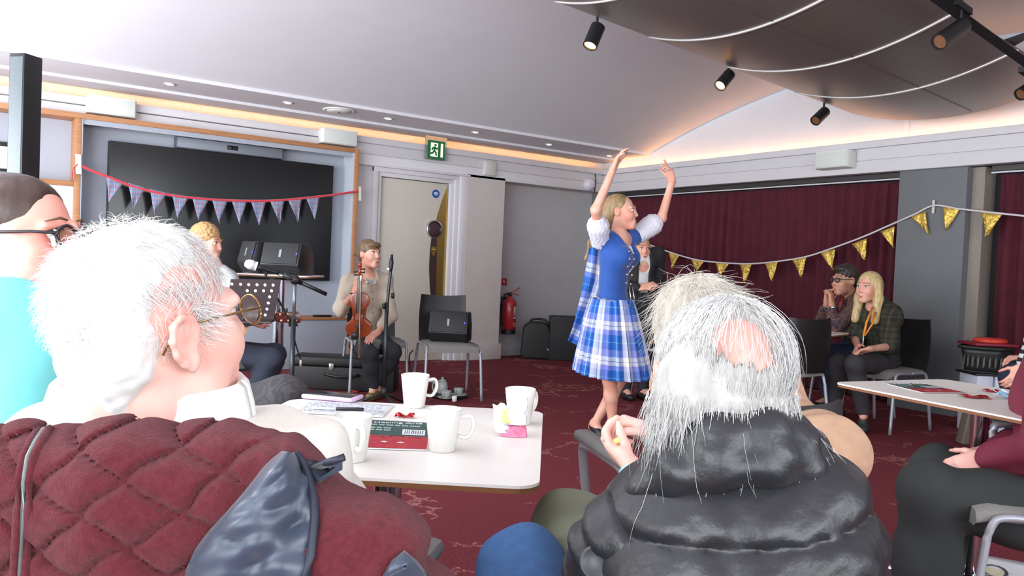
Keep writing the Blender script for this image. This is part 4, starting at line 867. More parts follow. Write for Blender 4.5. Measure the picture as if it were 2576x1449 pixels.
# ------------------------------------------------------------------ soft-surface modeller for bodies, cloth and hair
def unit(v): v = np.array(v, float); return v/np.linalg.norm(v)
class Field:
    """smooth union of round cones, ellipsoids and boxes, meshed as one continuous surface"""
    def __init__(s, vox): s.h = vox; s.p = []
    def cap(s, a, b, ra, rb=None, k=.02, op=1, flat=None):
        a, b = V3(*a), V3(*b); rb = ra if rb is None else rb; m = max(ra, rb)
        s.p.append((0, (a, b, ra, rb, flat), op, k, np.minimum(a, b)-m, np.maximum(a, b)+m)); return s
    def chain(s, pts, rs, k=.02, op=1, flat=None):
        for i in range(len(pts)-1): s.cap(pts[i], pts[i+1], rs[i], rs[i+1], k, op, flat)
        return s
    def ell(s, c, r, R=None, k=.02, op=1):
        c, r = V3(*c), V3(*r); R = np.eye(3) if R is None else R; e = np.sqrt(((R*r)**2).sum(1))
        s.p.append((1, (c, r, R), op, k, c-e, c+e)); return s
    def box(s, c, r, R=None, rd=.01, k=.02, op=1):
        c, r = V3(*c), V3(*r); R = np.eye(3) if R is None else R; e = np.abs(R)@r
        s.p.append((2, (c, r, R, rd), op, k, c-e, c+e)); return s
    def build(s, name, mt, parent, post=None, clip=None, label=None, pad=0):
        h = s.h; U = [q for q in s.p if q[2] == 1]
        lo = np.min([q[4] for q in U], 0)-3*h-pad; hi = np.max([q[5] for q in U], 0)+3*h+pad
        if clip is not None: lo = np.maximum(lo, clip[0]); hi = np.minimum(hi, clip[1])
        n = np.ceil((hi-lo)/h).astype(int)+1; ax = [(lo[i]+h*np.arange(n[i])).astype(np.float32) for i in range(3)]
        D = np.full(n, .2, np.float32)
        for ty, pr, op, k, a, b in s.p:
            mg = k+3*h+pad; i0 = np.clip(np.floor((a-mg-lo)/h).astype(int), 0, n); i1 = np.clip(np.ceil((b+mg-lo)/h).astype(int)+1, 0, n)
            if (i1 <= i0).any(): continue
            sl = tuple(slice(i0[i], i1[i]) for i in range(3))
            x = ax[0][sl[0]][:, None, None]; y = ax[1][sl[1]][None, :, None]; z = ax[2][sl[2]][None, None, :]
            if ty == 0:
                A, B, ra, rb, flat = pr; ba = B-A; l2 = max(float(ba@ba), 1e-12); px, py, pz_ = x-A[0], y-A[1], z-A[2]
                t = np.clip((px*ba[0]+py*ba[1]+pz_*ba[2])/l2, 0, 1); qx, qy, qz = px-ba[0]*t, py-ba[1]*t, pz_-ba[2]*t
                if flat is not None:
                    nv, sc = flat; e = (qx*nv[0]+qy*nv[1]+qz*nv[2])*(1/sc-1); qx, qy, qz = qx+nv[0]*e, qy+nv[1]*e, qz+nv[2]*e
                d = np.sqrt(qx*qx+qy*qy+qz*qz)-(ra+(rb-ra)*t)
                if flat is not None: d = d*min(1, .5+.5*flat[1])
            else:
                c, r, R = pr[:3]; px, py, pz_ = x-c[0], y-c[1], z-c[2]
                q = [px*R[0, i]+py*R[1, i]+pz_*R[2, i] for i in range(3)]
                if ty == 1:
                    k0 = np.sqrt((q[0]/r[0])**2+(q[1]/r[1])**2+(q[2]/r[2])**2); k1 = np.sqrt((q[0]/r[0]**2)**2+(q[1]/r[1]**2)**2+(q[2]/r[2]**2)**2)
                    d = k0*(k0-1)/np.maximum(k1, 1e-6)
                else:
                    rd = pr[3]; w_ = [np.abs(q[i])-(r[i]-rd) for i in range(3)]; o = [np.maximum(v, 0) for v in w_]
                    d = np.sqrt(o[0]**2+o[1]**2+o[2]**2)+np.minimum(np.maximum(w_[0], np.maximum(w_[1], w_[2])), 0)-rd
            S_ = D[sl]
            if op == 1: hh = np.maximum(k-np.abs(S_-d), 0)/k; D[sl] = np.minimum(S_, d)-hh*hh*k*.25
            else: hh = np.maximum(k-np.abs(S_+d), 0)/k; D[sl] = np.maximum(S_, -d)+hh*hh*k*.25
        if post is not None: D = post(D, ax[0][:, None, None], ax[1][None, :, None], ax[2][None, None, :]).astype(np.float32)
        D[0], D[-1] = .2, .2; D[:, 0], D[:, -1] = .2, .2; D[:, :, 0], D[:, :, -1] = .2, .2
        # surface nets
        S_ = D < 0; m = np.zeros(n-1, np.uint8)
        for dx in (0, 1):
            for dy in (0, 1):
                for dz in (0, 1): m += S_[dx:n[0]-1+dx, dy:n[1]-1+dy, dz:n[2]-1+dz]
        I = np.argwhere((m > 0) & (m < 8)); idx = np.full(n-1, -1, np.int32); idx[I[:, 0], I[:, 1], I[:, 2]] = np.arange(len(I))
        cor = np.array([(a, b, c) for a in (0, 1) for b in (0, 1) for c in (0, 1)]); val = np.stack([D[I[:, 0]+c[0], I[:, 1]+c[1], I[:, 2]+c[2]] for c in cor], 1)
        acc = np.zeros((len(I), 3)); cnt = np.zeros(len(I))
        for i in range(8):
            for j in range(i+1, 8):
                if abs(cor[i]-cor[j]).sum() != 1: continue
                a, b = val[:, i], val[:, j]; g = (a < 0) != (b < 0); t = np.where(g, a/np.where(g, a-b, 1), 0)
                acc += np.where(g[:, None], cor[i]+(cor[j]-cor[i])*t[:, None], 0); cnt += g
        P = lo+(I+acc/np.maximum(cnt, 1)[:, None])*h; F_ = []
        for a in range(3):
            b, c = (a+1) % 3, (a+2) % 3; s0 = [slice(1, n[i]-1) for i in range(3)]; s1 = list(s0); s0[a] = slice(0, n[a]-1); s1[a] = slice(1, n[a])
            A0, A1 = S_[tuple(s0)], S_[tuple(s1)]; E_ = np.argwhere(A0 != A1); off = np.array([1, 1, 1]); off[a] = 0; E_ = E_+off; fl = S_[E_[:, 0], E_[:, 1], E_[:, 2]]
            def g(db, dc): q = E_.copy(); q[:, b] -= db; q[:, c] -= dc; return idx[q[:, 0], q[:, 1], q[:, 2]]
            Q = np.stack([g(1, 1), g(0, 1), g(0, 0), g(1, 0)], 1); Q[~fl] = Q[~fl][:, ::-1]; F_.append(Q)
        F_ = np.concatenate(F_); F_ = F_[(F_ >= 0).all(1)]
        me = bpy.data.meshes.new(name); me.vertices.add(len(P)); me.vertices.foreach_set('co', P.ravel()); me.loops.add(F_.size); me.loops.foreach_set('vertex_index', F_.ravel().astype(np.int32))
        me.polygons.add(len(F_)); me.polygons.foreach_set('loop_start', np.arange(0, F_.size, 4, dtype=np.int32)); me.update(calc_edges=True); me.validate()
        o = link(name, me, mt, parent); me.shade_smooth()
        if label: o['label'] = label
        return o
class Fr:
    """local frame of a head: X to the person's right, Y out of the face, Z up"""
    def __init__(s, o, phi, pitch=0, roll=0, k=1.0):
        f = face(phi); r = np.cross(f, UP); a = math.radians(pitch); f2 = f*math.cos(a)+UP*math.sin(a); u = np.cross(r, f2); b = math.radians(roll)
        s.o = V3(*o); s.R = np.stack([r*math.cos(b)+u*math.sin(b), f2, u*math.cos(b)-r*math.sin(b)], 1); s.k = k
    def __call__(s, x, y, z): return s.o+s.R@(V3(x, y, z)*s.k)
    def v(s, x, y, z): return s.R@V3(x, y, z)
    def loc(s, X, Y, Z):
        x, y, z = X-s.o[0], Y-s.o[1], Z-s.o[2]; return [(x*s.R[0, i]+y*s.R[1, i]+z*s.R[2, i])/s.k for i in range(3)]
def e_(F, fr, c, r, k=.02, op=1): F.ell(fr(*c), V3(*r)*fr.k, fr.R, k*fr.k, op)
def head_prims(F, fr, jaw=1.0, ear=True, nose=1.0, full=0):
    e_(F, fr, (0, -.012, .035), (.076, .098, .088)); e_(F, fr, (0, .02, -.02), (.066+.012*full, .078, .085))
    e_(F, fr, (0, .03, -.065), (.052*jaw+.016*full, .06, .052)); F.cap(fr(-.012, .078, -.1), fr(.012, .078, -.1), .02*fr.k, k=.03)
    for s in (-1, 1):
        e_(F, fr, (s*.04, .066, -.028), (.026+.006*full, .026, .028), .03)
        e_(F, fr, (s*.033, .1, .012), (.019, .016, .013), .02, -1)
        F.cap(fr(s*.016, .094, .03), fr(s*.048, .082, .028), .009*fr.k, k=.015)
        if ear: e_(F, fr, (s*.078, -.012, -.004), (.010, .02, .032), .012); e_(F, fr, (s*.089, -.006, .0), (.006, .009, .016), .008, -1)
    F.cap(fr(0, .092, .02), fr(0, .108*nose+.003, -.024), .0072*fr.k, .0102*fr.k, .014)
    for s in (-1, 1): e_(F, fr, (s*.0105, .098, -.028), (.008, .010, .007), .01)
    F.cap(fr(-.017, .094, -.064), fr(.017, .094, -.064), .0085*fr.k, k=.012); F.cap(fr(-.015, .092, -.075), fr(.015, .092, -.075), .008*fr.k, k=.012)
EYEW = mat('eye_white', (226, 222, 216), .25, var=0); IRIS = mat('iris_dark', (60, 48, 40), .2, var=0)
def face_parts(par, fr, brow=(90, 66, 48), lip=(176, 106, 100), brows=True):
    for s in (-1, 1):
        c = fr(s*.033, .0805, .012); o = MB().lathe([(math.sin(a)*.0125*fr.k, -math.cos(a)*.0125*fr.k) for a in arc(9, .01, 3.13)], c, fr.v(0, 1, 0), 12).build('eye', EYEW, par, smooth=True)
        MB().lathe([(.0062*fr.k, .0108*fr.k), (.004*fr.k, .0126*fr.k), (0, .013*fr.k)], c, fr.v(0, 1, 0), 10).build('iris', IRIS, o, smooth=True)
        MB().tube([fr(s*.014, .0955, .022), fr(s*.033, .0965, .0235), fr(s*.05, .085, .018)], [.002*fr.k, .0032*fr.k, .002*fr.k], 6).build('eyelid', mat('lid_%d' % brow[0], tuple(int(v*.6) for v in brow), .6, var=0), par, smooth=True)
        if brows: MB().tube([fr(s*.014, .1015, .0405), fr(s*.034, .1005, .0435), fr(s*.056, .084, .036)], [.0018*fr.k, .0031*fr.k, .0014*fr.k], 6).build('eyebrow', mat('brow_%d' % brow[0], brow, .8, var=0), par, smooth=True)
    m = MB().tube([fr(-.027, .092, -.064), fr(-.012, .1035, -.0645), fr(0, .1050, -.0665), fr(.012, .1035, -.0645), fr(.027, .092, -.064)], [.0012, .0032, .0036, .0032, .0012], 6)
    m.tube([fr(-.024, .092, -.0665), fr(-.01, .1020, -.0735), fr(.01, .1020, -.0735), fr(.024, .092, -.0665)], [.0012, .0042, .0042, .0012], 6)
    m.build('lips', mat('lip_%d_%d' % lip[:2], lip, .45, var=0), par, smooth=True)
def hand_prims(F, w, d, n, side, curl=(.4, .45, .5, .55), s=1.0, spread=.12, thumb=(.55, .7, .35), tb=.5, palm=1):
    """palm, four unequal bent fingers and a thumb from the palm's side; d along the hand, n out of the palm"""
    d, n = unit(d), V3(*n); n = unit(n-d*(n@d)); l = np.cross(d, n)*side; w = V3(*w); R = np.stack([l, d, n], 1)
    if palm:
        F.box(w+d*.048*s, V3(.037, .048, .0135)*s, R, .013*s, .012*s); F.cap(w-d*.01*s, w+d*.02*s, .022*s, .02*s, .02*s, flat=(n, .72))
        F.cap(w+d*.02*s+l*.022*s+n*.006*s, w+d*.05*s+l*.026*s+n*.006*s, .016*s, .012*s, .012*s)
    for i, (o, L_) in enumerate(((.029, .072), (.0095, .080), (-.0105, .075), (-.029, .059))):
        p = w+d*(.088-.006*(i == 3)-.003*(i == 0))*s+l*o*s; a = 0; b0 = l*o*spread*8
        for sg, (fr_, r0, r1) in enumerate(((.45, .0092, .0085), (.31, .0085, .0078), (.24, .0078, .0066))):
            a += curl[i]*(1, 1.15, .8)[sg]; dd = unit((d+b0*.5)*math.cos(a)+n*math.sin(a)); q = p+dd*L_*fr_*s; F.cap(p, q, r0*s, r1*s, .004*s); p = q
    p = w+d*.026*s+l*.03*s+n*.004*s; dd = unit(d*thumb[0]+l*thumb[1]+n*thumb[2]); q = p+dd*.034*s; F.cap(p, q, .0125*s, .0105*s, .01*s)
    d2 = unit(dd*(1-tb)+d*tb+n*.25*tb); q2 = q+d2*.029*s; F.cap(q, q2, .0105*s, .009*s, .004*s); F.cap(q2, q2+unit(d2+n*.15)*.022*s, .009*s, .007*s, .004*s)
def limbs(F, J, g=1.0, arms=True, legs=True, inf=0.0, al=1.0, ll=1.0, k=.03, feet=True, sleeves=(2, 2)):
    for s in 'RL':
        if arms and 'sh'+s in J:
            a, b, c = J['sh'+s], J['el'+s], J['wr'+s]; q = sleeves[0 if s == 'R' else 1]
            if q >= 1:
                F.cap(a, b, .048*g+inf, .038*g+inf, k); F.cap(b, b+(c-b)*min(1, q-1+.0001) if q < 2 else c, .037*g+inf, (.037-.011*(q-1))*g+inf*(.7 if q > 1 else 1), k)
            else: F.cap(a, a+(b-a)*q, .048*g+inf, (.048-.01*q)*g+inf, k)
        if legs and 'hip'+s in J:
            a, b, c = J['hip'+s], J['kn'+s], J['an'+s]; F.cap(a, b, .082*g+inf, .056*g+inf, k); F.cap(b, b+(c-b)*.4, .054*g+inf, .052*g+inf, k); F.cap(b+(c-b)*.35, c-(c-b)*.02 if ll == 1 else b+(c-b)*ll, .053*g+inf, (.033*g+inf), k)
            if feet and 'to'+s in J: F.cap(c, J['to'+s], .032, .024, .02); F.cap(c-V3(0, 0, .0), c-unit((J['to'+s]-c)*V3(1, 1, .3))*.03+V3(0, 0, -.03), .03, .026, .02)
def torso(F, J, g=1.0, inf=0.0, k=.05, lo=0.0, bust=0, f=None):
    """pelvis to shoulders; f is the chest direction"""
    P, W_, C_, N_ = J['pel'], J['wai'], J['che'], J['nec']; fl = (unit(f), .72)
    F.cap(P, W_, .125*g+inf, .108*g+inf, k, flat=fl); F.cap(W_, C_, .108*g+inf, .132*g+inf, k, flat=fl); F.cap(C_, C_+(N_-C_)*.55, .132*g+inf, .085*g+inf, k, flat=fl)
    r = np.cross(unit(f), UP)
    for s, q in (('R', 1), ('L', -1)):
        if 'sh'+s in J: F.cap(C_+(N_-C_)*.62, J['sh'+s], .062*g+inf, .052*g+inf, k)
        if bust: F.ell(C_+r*q*.062+unit(f)*.075, (.058+inf, .058+inf, .058+inf), None, .05)
    F.cap(C_+(N_-C_)*.5, N_, .07*g+inf*.5, .056+inf*.2, k)
def hair_noise(fr, amp, fx=60, fz=9, seed=0):
    def post(D, X, Y, Z):
        x, y, z = fr.loc(X, Y, Z); a = np.arctan2(x, y+.02)
        return D+amp*(np.sin(a*fx+np.sin(z*fz*7+seed)*1.3)+.6*np.sin(a*fx*.43+z*40+seed*2)+.5*np.sin(x*160+y*120+z*60+seed))*np.clip(1.5-np.abs(D)*40, 0, 1)
    return post
def strands(name, mt, par, paths, r=.0006, n=4):
    """separate thin tapering hairs joined into one uncountable part"""
    m = MB()
    for p in paths: m.tube(p, [r*(1-.75*i/(len(p)-1)) for i in range(len(p))], 3, cap=False)
    o = m.build(name, mt, par, smooth=True); o['kind'] = 'stuff'; return o
def glasses(par, fr, mt, lens_m, rx=.026, rz=.019, y=.112, rim=.0022, label=None):
    m = MB()
    for s in (-1, 1):
        m.tube([fr(s*.034+rx*math.cos(a)*(abs(math.cos(a))**1.6+abs(math.sin(a))**1.6)**-.3, y-.004*abs(math.cos(a))*(1 if s*math.cos(a) > 0 else 0), .008+rz*math.sin(a)*(abs(math.cos(a))**1.6+abs(math.sin(a))**1.6)**-.3) for a in arc(21, 0, 2*math.pi)], rim*fr.k, 6)
        m.tube([fr(s*(.034+rx), y-.004, .014), fr(s*.074, .07, .016), fr(s*.082, .0, .014), fr(s*.081, -.02, .006), fr(s*.079, -.034, -.018)], rim*fr.k, 6)
    m.tube([fr(-.009, y+.001, .012), fr(0, y+.004, .015), fr(.009, y+.001, .012)], rim*fr.k, 6)
    g = m.build('glasses', mt, par, smooth=True, label=label)
    for s in (-1, 1): MB().lathe([(0, -.0006), (min(rx, rz)*fr.k*.98, -.0006), (min(rx, rz)*fr.k*.98, .0006), (0, .0006)], fr(s*.034, y-.002, .008), fr.v(0, 1, 0), 18).build('lens', lens_m, g)
    return g
LENS = mat('spectacle_lens', (235, 240, 242), .05, trans=1.0, var=0)
def skin(name, rgb, red=.3):
    m, nt, b = new_mat(name); N, L = nt.nodes, nt.links; tc = N.new('ShaderNodeTexCoord')
    n = N.new('ShaderNodeTexNoise'); n.inputs['Scale'].default_value = 14; n.inputs['Detail'].default_value = 4; L.new(tc.outputs['Object'], n.inputs[0])
    r = N.new('ShaderNodeValToRGB'); c = rgb; r.color_ramp.elements[0].position = .35; r.color_ramp.elements[1].position = .7
    r.color_ramp.elements[0].color = lin(c)+(1,); r.color_ramp.elements[1].color = lin((c[0], int(c[1]*(1-.28*red)), int(c[2]*(1-.3*red))))+(1,)
    L.new(n.outputs[0], r.inputs[0]); L.new(r.outputs[0], b.inputs['Base Color']); b.inputs['Roughness'].default_value = .5
    b.inputs['Subsurface Weight'].default_value = .12; b.inputs['Subsurface Radius'].default_value = (.01, .004, .002); b.inputs['Subsurface Scale'].default_value = .5
    return m
def person(label, loc): return thing('person', label, 'person', (loc[0], loc[1], 0))
def shoe(par, an, to, mt, w=.04, heel=None):
    F = Field(.006); d = unit((to-an)*V3(1, 1, 0)); a = V3(an[0], an[1], to[2] if heel is None else heel)
    F.chain([a-d*.045, a+d*.04, V3(*to)], [w*.85, w*.95, w*.8], .02, flat=(UP, .85)); F.cap(a-d*.03, an+V3(0, 0, -.015)-d*.005, w*.85, w*.8, .02)
    return F.build('shoe', mt, par)
def fold(F_amp, vec, freq, vec2, ph=0):
    """cloth folds as shallow ripples"""
    def post(D, X, Y, Z):
        u = X*vec[0]+Y*vec[1]+Z*vec[2]; v = X*vec2[0]+Y*vec2[1]+Z*vec2[2]
        return D+F_amp*(np.sin(u*freq+np.sin(v*freq*.37+ph)*1.8)+.6*np.sin(u*freq*.53+v*freq*.41+ph*2))*np.clip(1.4-np.abs(D)*25, 0, 1)
    return post
# ------------------------------------------------------------------ people: the dancer
SK1 = skin('skin_fair', (226, 178, 156), .5)
BLUE = mat('royal_blue_velvet', (22, 76, 158), .75, var=.08, sheen=.4)
BLOUSE = mat('white_blouse', (222, 222, 234), .8, var=.03, scale=40)
PLB = plaid('blue_plaid', [(0, (26, 90, 178)), (.22, (120, 196, 206)), (.242, (26, 90, 178)), (.44, (232, 232, 224)), (.58, (58, 70, 120)), (.597, (236, 234, 226)), (.74, (128, 140, 206)), (.96, (26, 70, 150))],
    [(0, (28, 94, 182)), (.2, (112, 190, 200)), (.22, (28, 94, 180)), (.42, (128, 140, 208)), (.62, (228, 228, 222)), (.74, (60, 72, 120)), (.755, (230, 228, 222)), (.86, (126, 134, 208))], 4.6, 'UV', .75)
d0 = 5.33; foot = floor(1535, 1098)
D = person('woman dancing in a royal blue waistcoat and blue plaid kilt with both arms raised', foot)
J = dict(pel=at(1540, 772, d0), wai=at(1543, 705, d0), che=at(1549, 645, d0), nec=at(1555, 592, d0), shR=at(1509, 600, 5.24), shL=at(1603, 592, 5.44), elR=at(1499, 528, 5.06), elL=at(1664, 549, 5.46), wrR=at(1543, 424, 5.06), wrL=at(1691, 455, 5.4),
    hipR=at(1525, 790, 5.28), hipL=at(1562, 790, 5.4), knR=at(1534, 956, 5.22), knL=at(1566, 945, 5.45), anR=at(1541, 1064, 5.3), anL=at(1496, 1066, 5.46))
J['toR'] = V3(*onz(1556, 1112, .03)); J['toL'] = at(1522, 1102, 5.36)
fb = face(122); HD = Fr(at(1562, 535, 5.3), 108, 4, 3, .97)
F = Field(.0058); torso(F, J, .88, f=fb, k=.05); limbs(F, J, .86, k=.02); F.cap(J['nec'], HD(0, -.025, -.06), .045, .045, .02); head_prims(F, HD, .9)
hand_prims(F, J['wrR'], at(1560, 382, 5.0)-J['wrR'], CR*.9-FW*.3, 1, (.35, .3, .25, .3), 1.0, .2)
hand_prims(F, J['wrL'], at(1683, 415, 5.34)-J['wrL'], -CR*.9-FW*.4, -1, (.1, .5, .6, .5), 1.0, .2)
F.build('body', SK1, D); face_parts(D, HD, (110, 86, 64), (184, 96, 98))
HBL = mat('dark_blonde_hair', (150, 124, 88), .5, var=.45, scale=60, stretch=(1, 1, .3))
F = Field(.005); e_(F, HD, (0, -.026, .044), (.084, .098, .09)); e_(F, HD, (0, -.075, -.01), (.07, .055, .085)); F.cap(HD(.03, -.1, .0), HD(.02, -.115, -.1), .03, .022, .03)
F.chain([HD(0, -.115, .03), at(1522, 572, 5.42), at(1490, 612, 5.5), at(1474, 652, 5.52)], [.034, .032, .028, .012], .03)
e_(F, HD, (0, .12, -.02), (.066, .075, .10), .02, -1); e_(F, HD, (.085, .03, -.06), (.04, .05, .05), .01, -1); e_(F, HD, (-.085, .03, -.06), (.04, .05, .05), .01, -1)
F.build('hair', HBL, D, post=hair_noise(HD, .0009, 46))
F = Field(.0075); torso(F, J, .9, .014, f=fb, bust=1); F.cap(J['pel'], J['pel']+V3(0, 0, .0), .135, .135, .04, flat=(fb, .75))
F.cap(HD(0, -.01, -.09), J['nec']+fb*.05+V3(0, 0, -.03), .062, .06, .02, -1); F.cap(J['nec']+fb*.10, J['che']+fb*.17+V3(0, 0, .01), .05, .03, .02, -1)
for s in 'RL': F.ell(J['sh'+s]+(J['el'+s]-J['sh'+s])*.15, (.066, .066, .066), None, .01, -1)
F.p = [q for q in F.p if q[2] == 1]+[q for q in F.p if q[2] == -1]
F.box(J['pel']+V3(0, 0, -.20), (.3, .3, .19), None, .01, .01, -1); F.build('waistcoat', BLUE, D)
F = Field(.007)
for s in 'RL':
    a, b = J['sh'+s], J['el'+s]; u_ = unit(b-a); F.cap(a-u_*.02, a+(b-a)*(.62 if s == 'L' else .42), .062, .074, .03); F.cap(a+(b-a)*.5, a+(b-a)*.62, .06, .05, .02)
F.cap(J['nec']+V3(0, 0, -.035)-np.cross(fb, UP)*.03, J['nec']+V3(0, 0, -.035)+np.cross(fb, UP)*.03, .066, .066, .03, flat=(fb, .8)); F.cap(J['nec']+fb*.04+V3(0, 0, -.06), J['che']+fb*.09+V3(0, 0, .02), .045, .035, .02)
F.cap(HD(0, -.01, -.09), J['nec']+fb*.06+V3(0, 0, -.02), .058, .05, .02, -1)
F.build('blouse', BLOUSE, D, post=fold(.0022, RH, 260, UP, 1))
def skirt(name, top, hem, rt, rh, phi, pleats, mt, par, turns=(0, 2*math.pi), amp=.02, rows=14, tilt=(0, 0)):
    a0, a1 = turns; n = pleats*8; fx, fy = face(phi), np.cross(UP, face(phi)); G = []; uv = []
    for i in range(rows):
        t_ = i/(rows-1); c = top*(1-t_)+hem*t_; rx, ry = (rt[k]*(1-t_**.8)+rh[k]*t_**.8 for k in (0, 1)); row = []
        for j in range(n+1):
            a = a0+(a1-a0)*j/n; w_ = math.sin(a*pleats+.6*math.sin(a*3)); w_ = w_+.35*math.sin(2*a*pleats)
            k = 1+amp*(.25+.75*t_)*w_/((rx+ry)/2)
            row.append(c+fx*rx*k*math.cos(a)+fy*ry*k*math.sin(a)+UP*(t_*(tilt[0]*math.cos(a)+tilt[1]*math.sin(a)))); uv.append((a*(rt[0]+rh[0])*.62, t_*np.linalg.norm(top-hem)))
        G.append(row)
    m = MB().grid(G, thick=.003); uv2 = uv+uv; return m.build(name, mt, par, smooth=True, uv=uv2, angle=70)
skirt('kilt_skirt', at(1540, 752, d0), at(1541, 937, d0), (.135, .165), (.255, .275), 90, 24, PLB, D, amp=.017, tilt=(-.01, .02))
dr = [[(1484, 600), (1515, 600)], [(1478, 650), (1515, 660)], [(1470, 700), (1512, 712)], [(1462, 745), (1500, 752)], [(1450, 790), (1482, 800)], [(1440, 825), (1476, 842)], [(1428, 857), (1466, 876)]]
G = [[at(l[0]*(1-v)+r[0]*v, l[1]*(1-v)+r[1]*v, 5.47+.02*math.sin(v*9+i)) for v in np.linspace(0, 1, 10)] for i, (l, r) in enumerate(dr)]
uv = [(v*.16, i*.115) for i in range(7) for v in np.linspace(0, 1, 10)]
MB().grid(G, thick=.006).build('plaid_drape', PLB, D, smooth=True, uv=uv+uv)
SILV = mat('silver_button', (220, 220, 214), .25, .9, var=0)
for q in ((1583, 632, 5.17), (1594, 637, 5.18), (1584, 652, 5.15), (1596, 652, 5.17), (1580, 671, 5.15), (1593, 671, 5.17), (1578, 691, 5.16), (1590, 692, 5.18), (1576, 712, 5.18), (1587, 715, 5.2)):
    MB().lathe([(.007, 0), (.006, .004), (0, .005)], at(*q), -FW, 10).build('button', SILV, D, smooth=True)
MB().tube([at(*q) for q in ((1590, 634, 5.16), (1583, 652, 5.14), (1596, 654, 5.15), (1580, 672, 5.14), (1593, 672, 5.15), (1578, 692, 5.15), (1590, 693, 5.16), (1577, 713, 5.17), (1588, 716, 5.18))], .0022, 5).build('lacing', SILV, D, smooth=True)
zz = [(1479, 742, 5.30)]+[(1480+i*10, 742+i*2.6+(4 if i % 2 else -2), 5.19-.03*math.sin(i/11*3.14)) for i in range(1, 12)]
MB().tube([at(*q) for q in zz], .0035, 5).build('hem_trim', SILV, D, smooth=True)
MB().tube([at(1583, 720, 5.18), at(1586, 745, 5.17), at(1588, 764, 5.17)], .0035, 5).tube([at(1591, 722, 5.2), at(1595, 745, 5.19), at(1597, 764, 5.19)], .0035, 5).build('front_trim', SILV, D, smooth=True)
GHI = mat('black_leather', (32, 30, 32), .45, var=.06)
def ghillie(an, to, heel): return shoe(D, an, to, GHI, .036, heel)
F = Field(.005); a, b = J['anL'], J['toL']; d_ = unit(b-a); F.cap(a-d_*.012+V3(0, 0, -.022), a+(b-a)*.55+V3(0, 0, -.016), .034, .034, .02); F.cap(a+(b-a)*.5+V3(0, 0, -.012), b, .034, .024, .02); F.ell(a+V3(0, 0, .025), (.03, .03, .03), None, .01, -1); F.build('shoe', GHI, D)
shoe(D, J['anR']+V3(0, 0, -.02), J['toR'], GHI, .036)
LACE = mat('lace_tan', (176, 140, 110), .7)
m = MB()
for k in range(5): m.tube([J['anR']*(1-t_)+J['toR']*t_+CR*x*.034+V3(0, 0, .03-.01*abs(x)) for t_, x in ((.1+.14*k, -1), (.17+.14*k, 0), (.24+.14*k, 1))], .0035, 4)
m.build('laces', LACE, D, smooth=True)
# ------------------------------------------------------------------ people: the musicians
TROUS = mat('black_trousers', (40, 43, 48), .85, var=.08, scale=20)
STONE = mat('stone_overshirt', (196, 182, 164), .85, var=.05, scale=60, bump=.1)
BRN = mat('brown_hair', (112, 88, 66), .5, var=.45, scale=60, stretch=(1, 1, .3))
P_ = person('seated fiddle player in a stone overshirt holding a violin upright on the lap', p_vc)
d = 6.62; fb = face(150); HD = Fr(at(929, 640, d-.05), 128, 2, 0, .95)
J = dict(pel=at(930, 862, d+.24), wai=at(929, 800, d+.2), che=at(925, 735, d+.13), nec=at(926, 690, d+.06), shR=at(878, 712, d+.02), shL=at(968, 708, d+.16), elR=at(858, 778, d-.10), elL=at(980, 795, d+.10), wrR=at(892, 735, d-.28), wrL=at(951, 835, d-.14),
    hipR=at(905, 866, d+.16), hipL=at(958, 862, d+.22), knR=at(930, 890, d-.24), knL=at(990, 885, d-.06), anR=at(940, 975, d-.16), anL=at(948, 968, d+.02))
J['toR'] = V3(*onz(932, 998, .035)); J['toL'] = V3(*onz(952, 992, .035))
F = Field(.0075); torso(F, J, .86, f=fb); limbs(F, J, .84, k=.02); F.cap(J['nec'], HD(0, -.025, -.06), .046, .046, .02); head_prims(F, HD, .92)
hand_prims(F, J['wrR'], at(904, 704, d-.32)-J['wrR'], CR*.6+FW*.8, 1, (.5, .6, .6, .6), .95)
hand_prims(F, J['wrL'], at(930, 852, d-.22)-J['wrL'], -UP*.8+FW*.3, -1, (.2, .25, .3, .3), .95)
F.build('body', SK1, P_); face_parts(P_, HD, (86, 66, 50), (178, 108, 102))
F = Field(.006); e_(F, HD, (0, -.02, .045), (.085, .102, .092)); e_(F, HD, (0, -.07, .0), (.074, .05, .07)); e_(F, HD, (0, .066, .078), (.066, .04, .032)); F.ell(HD(.02, -.12, .03), (.035, .03, .03), None, .02); F.cap(HD(.03, -.13, .03), HD(.05, -.15, -.01), .015, .006, .02)
e_(F, HD, (0, .12, -.04), (.062, .075, .095), .012, -1); F.build('hair', BRN, P_, post=hair_noise(HD, .0011, 40))
F = Field(.008); torso(F, J, .90, .026, f=fb, k=.05); limbs(F, J, 1.0, legs=False, inf=.024, sleeves=(1.25, 1.6)); F.p[-1:] = F.p[-1:]
F.box(J['pel']+V3(0, 0, -.17), (.4, .4, .14), None, .01, .02, -1); F.cap(HD(0, -.01, -.08), J['nec']+fb*.05+V3(0, 0, -.02), .062, .058, .02, -1); F.cap(J['nec']+fb*.1, J['che']+fb*.15+V3(0, 0, .04), .045, .02, .02, -1)
F.build('overshirt', STONE, P_, post=fold(.004, RH, 55, UP, 2))
F = Field(.006); N_ = J['nec']
for s in (-1, 1): F.cap(N_+np.cross(fb, UP)*s*.066+V3(0, 0, .0), N_+np.cross(fb, UP)*s*.035+fb*.082+V3(0, 0, -.07), .011, .015, .012)
F.cap(N_+np.cross(fb, UP)*.066, N_-fb*.05+V3(0, 0, .012), .013, k=.01); F.cap(N_-np.cross(fb, UP)*.066, N_-fb*.05+V3(0, 0, .012), .013, k=.01); F.build('collar', STONE, P_)
